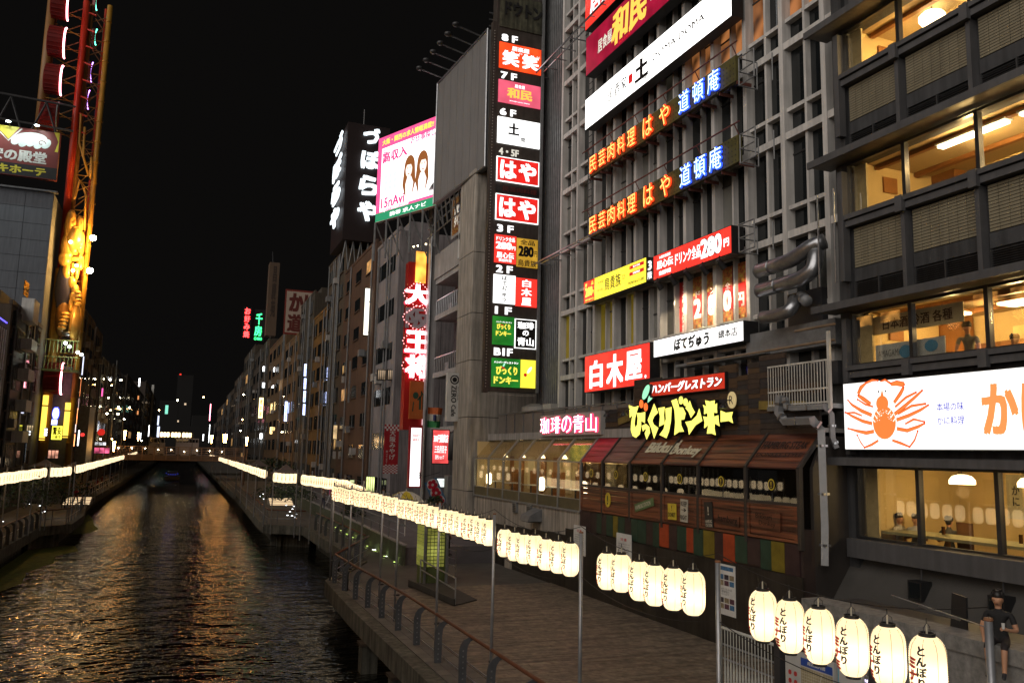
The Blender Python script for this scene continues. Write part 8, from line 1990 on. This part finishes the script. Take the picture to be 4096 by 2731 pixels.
# planting behind the far rows
LF = paint('night_leaf', (.022, .04, .012), .6, .4, 3); LF2 = paint('night_leaf_light', (.045, .07, .02), .6, .4, 3)
def bush(lb, x, y, z, rx, ry, rz, n=500, cat='bush'):
    t = thing('bush', (x, y, z), lb, cat); m = MB()
    for k in range(n):
        a = R.uniform(0, 6.283); b = math.acos(R.uniform(-.2, 1)); r_ = R.uniform(.65, 1.05); c = Vector((x+math.cos(a)*math.sin(b)*rx*r_, y+math.sin(a)*math.sin(b)*ry*r_, z+math.cos(b)*rz*r_))
        s_ = R.uniform(.05, .12)*max(1, y/60); u = Vector((R.uniform(-1, 1), R.uniform(-1, 1), R.uniform(-1, 1))).normalized(); v = u.orthogonal().normalized(); m.quad(c-u*s_, c-v*s_*.5, c+u*s_, c+v*s_*.5, k % 3 == 0)
    m.build('foliage', [LF, LF2], t)['kind'] = 'stuff'
    for q in range(4): MB().tube([(x, y, z-.3), (x+R.uniform(-.4, .4)*rx, y+R.uniform(-.4, .4)*ry, z+rz*.6)], .03, 5).build('stem', C_DARK, t)
for (px_, py_, Y, rx, rz, lb) in ((1130, 1960, 78, 2.6, 1.3, 'dark leafy bush below the taupe parasol'), (1180, 1975, 72, 1.8, .9, 'second dark bush beside the jetty terrace'), (1095, 1860, 120, 3.0, 1.8, 'dark tree crown behind the far lantern row'), (175, 1960, 62, 1.8, 1.6, 'dark leafy hedge behind the near left railing'), (110, 1965, 58, 1.6, 1.7, 'dark hedge at the left behind the lantern poles'), (250, 1940, 80, 2.2, 1.5, 'dark bush beyond the left crossing lanterns'), (1415, 2035, 60, .9, .8, 'lit leafy plant by the pale green shop front'), (1740, 1995, 50, .45, .4, 'small plant under the patterned streamer')):
    p = aY(px_, py_, Y); bush(lb, p.x, Y, max(1.6, p.z-rz*.4), rx, rx*.8, rz, 420)
# wooden mast
pole('wooden_mast', 'leaning wooden mast with a small top near the right bridge end', aY(975, 1850, 132).x, 132, 1.5, aY(970, 1775, 132).z, .22, mat=BRM, cat='mast')
# stairs with lit nosings on both banks, ground sparkle lights
for k, (px_, py_, Y, lb) in enumerate(((1085, 2020, 72, 'steps with glowing nosings on the right bank'), (255, 2018, 72, 'steps with glowing nosings on the left bank'))):
    p = aZ(px_, py_, 1.5); t = thing('steps', p, lb, 'steps')
    for q in range(5): bx('tread', C_CONC2, t, p.x-.2, p.x+2.2, p.y+q*.45, p.y+q*.45+.45, 1.5, 1.62+q*.12); bx('nosing_light', glow('nosing_light', (1, .72, .42), 1.2), t, p.x-.1, p.x+2.1, p.y+q*.45-.01, p.y+q*.45-.001, 1.52+q*.12, 1.60+q*.12)
gl_ = [(1145, 2020), (1160, 2045), (1170, 2035), (1168, 2062), (1185, 2055), (1176, 2024), (1190, 2015), (1205, 2025), (1150, 2060), (1180, 2068), (1230, 2030), (1245, 2040), (1290, 1990), (1296, 1994), (1052, 1975), (1040, 1985), (1055, 1995), (165, 2050), (180, 2045), (188, 2040), (160, 2022), (115, 2015), (10, 2085)]
for k, (px_, py_) in enumerate(gl_):
    p = aZ(px_, py_, 1.53); s_ = 'left' if px_ < 600 else 'right'
    t = thing('ground_light', p, 'tiny white ground light near the steps of the %s bank' % s_, 'lamp', 'ground lights of the %s bank' % s_); MB().lathe([(.07, 0), (.07, .02)], 8, p).build('lens', glow('ground_light', (.9, .95, 1), 9), t)

# ================================================================= GRANITE WALL, BARRIERS, MAP BOARD (bottom right)
GXW = 13.35; gzt = 3.92
gw = thing('granite_wall', (GXW, 10, 1.5), 'speckled grey granite wall with a ledge where the person sits', 'wall')
GRN = paint('granite', (.20, .195, .185), .7, .35, 9, bump=.3, bscale=60, streak=.25)
y_ = 6.0
while y_ < 15.5:
    e = min(15.6, y_+1.9); bx('granite_block', GRN, gw, GXW, GXW+.55, y_+.006, e-.006, 1.5, gzt-.28); bx('coping', GRN, gw, GXW-.05, GXW+.60, y_+.004, e-.004, gzt-.27, gzt); y_ += 1.9
bx('infill', C_DARK, gw, GXW+.56, KX-1.9, 6, 15.6, 1.5, gzt-.1)
MB().tube([(GXW-.12, 6, 2.75), (GXW-.12, 12.6, 2.75)], .03, 8).build('brass_rail', paint('brass_dull', (.35, .22, .10), .4, .2, 3, metal=.6), gw)
bd2 = thing('dark_panel', (GXW+.5, 12.1, gzt), 'dark square panel leaning behind the granite wall', 'board'); p = aX(3795, 2440, GXW+.62); q = aX(3860, 2500, GXW+.62)
MB().prism([(0, q.y, gzt-.05), (0, p.y+.02, gzt-.05), (0, p.y-.05, gzt+.62), (0, q.y-.02, gzt+.58)], (GXW+.66, 0, 0), (GXW+.70, 0, 0)).build('panel', C_BLACK, bd2); bx('panel_foot', C_DARK, bd2, GXW+.6, GXW+.8, q.y+.1, p.y-.1, gzt-.1, gzt-.02)
# white picket barriers
def barrier(lb, X, y0, y1, z1):
    t = thing('barrier', (X, (y0+y1)/2, 1.5), lb, 'barrier'); BWM = paint('barrier_white', (.48, .50, .47), .4, .15, 3)
    MB().tube([(X, y0, 1.6), (X, y0, z1-.08), (X, y0+.06, z1), (X, y1-.06, z1), (X, y1, z1-.08), (X, y1, 1.6)], .035, 8).build('frame', BWM, t, smooth=True)
    n = int((y1-y0)/.115)
    for k in range(n):
        y_ = y0+.08+k*(y1-y0-.12)/n; m = MB(); m.prism([(X, y_-.010, z1), (X, y_-.006, 2.35), (X, y_-.030, 2.05), (X, y_-.030, 1.62), (X, y_+.030, 1.62), (X, y_+.030, 2.05), (X, y_+.006, 2.35), (X, y_+.010, z1)], (-.008, 0, 0), (.008, 0, 0)); m.build('picket', BWM, t)
    for zz in (2.3, 2.62): bx('cross_rail', PM, t, X+.012, X+.03, y0, y1, zz, zz+.04)
    bx('foot_beam', PM, t, X-.25, X+.25, y0, y0+.06, 1.5, 1.58); bx('foot_beam', PM, t, X-.25, X+.25, y1-.06, y1, 1.5, 1.58)
barrier('white picket barrier beside the third lantern pole', 12.3, 15.14, 17.16, 3.02)
p = aX(3420, 2640, 12.3).y; q = aX(3640, 2655, 12.3).y; barrier('white picket barrier behind the two largest lanterns', 12.3, q-.5, p, 2.98)
p = aX(3690, 2700, 12.0).y; q = aX(4080, 2750, 12.0).y; barrier('white picket barrier at the foot of the granite wall', 12.0, q, p, 2.86)
for y_, lb in ((15.0, 'dark steel upright between picket barrier and map board'), (12.35, 'dark steel upright right of the map board')):
    t = thing('steel_upright', (12.2, y_, 1.5), lb, 'post'); bx('post', C_DARK, t, 12.1, 12.3, y_-.18, y_, 1.5, 3.25); bx('post_cap', C_GREYMET, t, 12.08, 12.32, y_-.2, y_+.02, 3.25, 3.28)
p = aX(3140, 2588, 12.0); q = aX(3332, 2600, 12.0)
t = sign('map_board', 'white town map board with a blue heading under the lanterns', 'sign', 'R', (12.0, p.y, 1.95), p.y-q.y, p.z-1.95, .08, None, paint('board_white', (.42, .43, .42), .4)); w, h = p.y-q.y, p.z-1.95
put(t, 'heading', TB().rect(w*.34, w*.98, h*.80, h*.93, 0), paint('heading_blue', (.02, .06, .30), .5), (0, 0, .004)); put(t, 'heading_lettering', TB().text('周辺案内図', w*.66, h*.865, w*.36, h*.06, 0, .02), C_WHITEP, (0, 0, .008))
mm = TB(); mm.rect(w*.34, w*.98, h*.1, h*.78, 0); put(t, 'map_ground', mm, paint('map_tan', (.30, .26, .16), .6), (0, 0, .004)); mm = TB()
for k in range(13): mm.stroke([(w*(.36+k*.048), h*.12), (w*(.37+k*.047), h*.77)], .008, 0); mm.stroke([(w*.35, h*(.14+k*.05)), (w*.97, h*(.15+k*.049))], .008, .0005)
mm.stroke([(w*.7, h*.12), (w*.66, h*.4), (w*.78, h*.76)], .03, .001); o = put(t, 'map_street', mm, paint('map_pale', (.48, .46, .38), .6), (0, 0, .008)); o['kind'] = 'stuff'
for k in range(4): put(t, 'pictogram', TB().disc(w*(.1+.12*(k % 2)), h*(.62-.14*(k//2)), .05, .05, 0, 12).stroke([(w*(.1+.12*(k % 2))-.04, h*(.62-.14*(k//2))-.04), (w*(.1+.12*(k % 2))+.04, h*(.62-.14*(k//2))+.04)], .015, .001), paint('pictogram_red', (.4, .03, .03), .6), (0, 0, .004))
p2 = aX(3350, 2605, 12.0); q2 = aX(3400, 2612, 12.0)
t = sign('info_board', 'small pale info board with photographs right of the town map', 'sign', 'R', (12.0, p2.y+.02, 2.0), .62, p2.z-2.0, .06, None, MATS['board_white']); put(t, 'frame_line', TB().stroke([(.03, .03), (.03, p2.z-2.05), (.59, p2.z-2.05)], .025, 0), paint('line_cyan', (.05, .3, .45), .5), (0, 0, .004)); put(t, 'photo_print', TB().rect(.1, .3, .6, .8, 0).rect(.35, .55, .5, .68, 0), PH[1], (0, 0, .005))
for (px_, py_, lb) in ((3465, 2715, 'violet-white lamp reflection box behind the fourth large lantern'),):
    p = aX(px_, py_, 12.6); t = thing('lamp_glint', p, 'violet-white lamp reflection built as a glowing bulb behind the largest lanterns', 'lamp'); MB().ball(p, .05, 8, 0, (.5, .5, 1.6)).build('bulb', glow('violet_white', (.75, .65, 1), 6), t); MB().tube([p, p-Vector((0, 0, .5))], .012, 5).build('stem', C_DARK, t)  # reflection of a lamp, modelled as a small glowing bulb

# ================================================================= PEOPLE
sp_ = aX(4012, 2590, GXW+.15)
st_ = person((GXW+.16, sp_.y+.05, gzt+.0), math.radians(-62), 'person in black T-shirt and shorts sitting on the granite wall with a white cup', 'sit', (.012, .012, .013), (.02, .015, .016), 1.0, (.03, .03, .035))
cp_ = MB().lathe([(.022, 0), (.03, .09)], 12, (.12, -.345, .31)).mesh('cup', C_WHITEP); o = thing('paper_cup', (0, 0, 0), 'small white paper cup in the hand of the seated person', 'cup'); c = link('cup', cp_, None); c.parent = o; WL.pop(c, None)
lidm = MB().lathe([(.0305, .088), (.0305, .094)], 12, (.12, -.345, .31)).mesh('rim', C_WHITEP); c = link('rim', lidm, None); c.parent = o; WL.pop(c, None)
o.location = st_.location; o.rotation_euler = st_.rotation_euler
# diners
def man(px_, py_, x, zfoot, yaw, lb, **k):
    p = aX(px_, py_, x); return person((x, p.y, zfoot), yaw, lb, **k)
man(3880, 1400, KX+1.1, 8.75, math.radians(-60), 'older person in a striped grey polo leaning over a table in the second floor window', pose='lean', shirt=(.16, .16, .13), pants=(.05, .05, .05), size=1.05, hair=paint('thin_hair', (.05, .04, .03), .6))
man(4060, 1400, KX+1.0, 9.15, math.radians(-40), 'person in a patterned top bent over food at the right edge of the second floor', pose='sit', shirt=(.2, .19, .16), pants=(.05, .05, .06), long_hair=False)
man(3462, 860, KX+.6, 13.25, math.radians(200), 'person in a red shirt looking up behind the third floor window corner', pose='sit', shirt=(.4, .03, .02), pants=(.05, .05, .06))
man(3672, 790, KX+.8, 13.12, math.radians(60), 'dark-haired person with only the head above the third floor sill', pose='sit', shirt=(.05, .05, .05))
man(3835, 740, KX+.8, 13.05, math.radians(20), 'grey-haired person low behind the middle window of the third floor', pose='sit', shirt=(.3, .28, .25), hair=paint('grey_hair', (.2, .19, .17), .6))
man(3660, 2010, KX+1.4, 4.75, math.radians(-60), 'person in a white shirt at the first floor counter beside the scroll', pose='sit', shirt=(.5, .5, .48))
man(3590, 2000, KX+1.2, 4.75, math.radians(10), 'second person in a white shirt at the first floor counter', pose='sit', shirt=(.5, .48, .45))
man(3790, 2000, KX+1.6, 4.75, math.radians(120), 'dark-haired diner beside the bamboo stool on the first floor', pose='sit', shirt=(.06, .06, .06))
# walkers on the banks
W2 = [(1290, 2015, 2.35, 'photo', 0.4, (.45, .42, .36), (.08, .09, .14), 0, 'person in a white top and jeans raising a camera by the upper path railing'),
      (1318, 2000, 2.35, 'walk', 1.2, (.55, .08, .22), (.45, .45, .45), 1, 'person in a pink top and white trousers on the upper path'),
      (1342, 1990, 2.35, 'walk', 1.4, (.45, .5, .5), (.3, .3, .3), 1, 'person with long hair in a pale mint top beside the pink one'),
      (1388, 2030, 2.35, 'stand', 3.0, (.10, .11, .16), (.03, .03, .04), 0, 'person in a navy shirt and dark shorts standing on the upper path'),
      (1412, 2035, 2.35, 'walk', 3.2, (.42, .38, .32), (.06, .05, .04), 0, 'person in a cream shirt and dark trousers next to the navy shirt'),
      (1085, 1985, 1.5, 'stand', .5, (.12, .07, .05), (.05, .05, .06), 1, 'person leaning by the right bank railing before the steps'),
      (252, 2012, 1.5, 'stand', .3, (.012, .012, .014), (.012, .012, .014), 0, 'tall person in black standing by the lit steps of the left bank'),
      (300, 2000, 1.5, 'walk', .6, (.4, .03, .05), (.05, .05, .06), 1, 'person in red near the left bank railing'),
      (330, 1985, 1.5, 'sit', .6, (.42, .42, .42), (.06, .06, .1), 0, 'person in white crouching at the left bank railing'),
      (318, 1970, 1.5, 'stand', 1.5, (.35, .3, .26), (.1, .1, .1), 0, 'person in beige among the crowd on the left bank'),
      (345, 1960, 1.5, 'stand', 2.5, (.03, .05, .12), (.03, .03, .03), 0, 'person in dark blue among the crowd on the left bank'),
      (368, 1950, 1.5, 'walk', .2, (.3, .28, .22), (.04, .04, .04), 0, 'person in tan walking on the left bank'),
      (385, 1945, 1.5, 'walk', 2.2, (.25, .04, .04), (.04, .04, .04), 1, 'person in dark red farther along the left bank'),
      (405, 1930, 1.5, 'stand', .2, (.22, .05, .04), (.05, .05, .05), 0, 'person in maroon farther along the left bank'),
      (420, 1925, 1.5, 'walk', 1.2, (.3, .3, .3), (.04, .04, .05), 0, 'person in grey farther along the left bank'),
      (443, 1915, 1.5, 'walk', 1.9, (.05, .05, .06), (.02, .02, .02), 0, 'person in black far along the left bank'),
      (410, 1830, 4.2, 'stand', 1.9, (.5, .5, .5), (.06, .05, .05), 0, 'person in white standing by the cruise kiosk'),
      (432, 1828, 4.2, 'walk', .9, (.4, .3, .2), (.06, .05, .05), 0, 'person in tan standing by the cruise kiosk'),
      (12, 1990, 1.5, 'stand', .9, (.3, .28, .3), (.05, .05, .06), 0, 'person in pale grey at the left edge behind the poles'),
      (35, 1975, 1.5, 'stand', 2.1, (.12, .11, .18), (.05, .05, .06), 0, 'person in dull purple at the left edge behind the poles'),
      (1790, 2200, 2.35, 'stand', .9, (.25, .24, .22), (.03, .03, .03), 0, 'person in grey behind the glowing block pillar')]
for (px_, py_, zf, pose, yaw, sh, pn, lh, lb) in W2:
    p = aZ(px_, py_+22, zf); 
    if pose == 'sit': p.z = zf+.45
    person(p, yaw, lb, pose, sh, pn, 1.0, long_hair=bool(lh))
SC.view_layers[0].update()
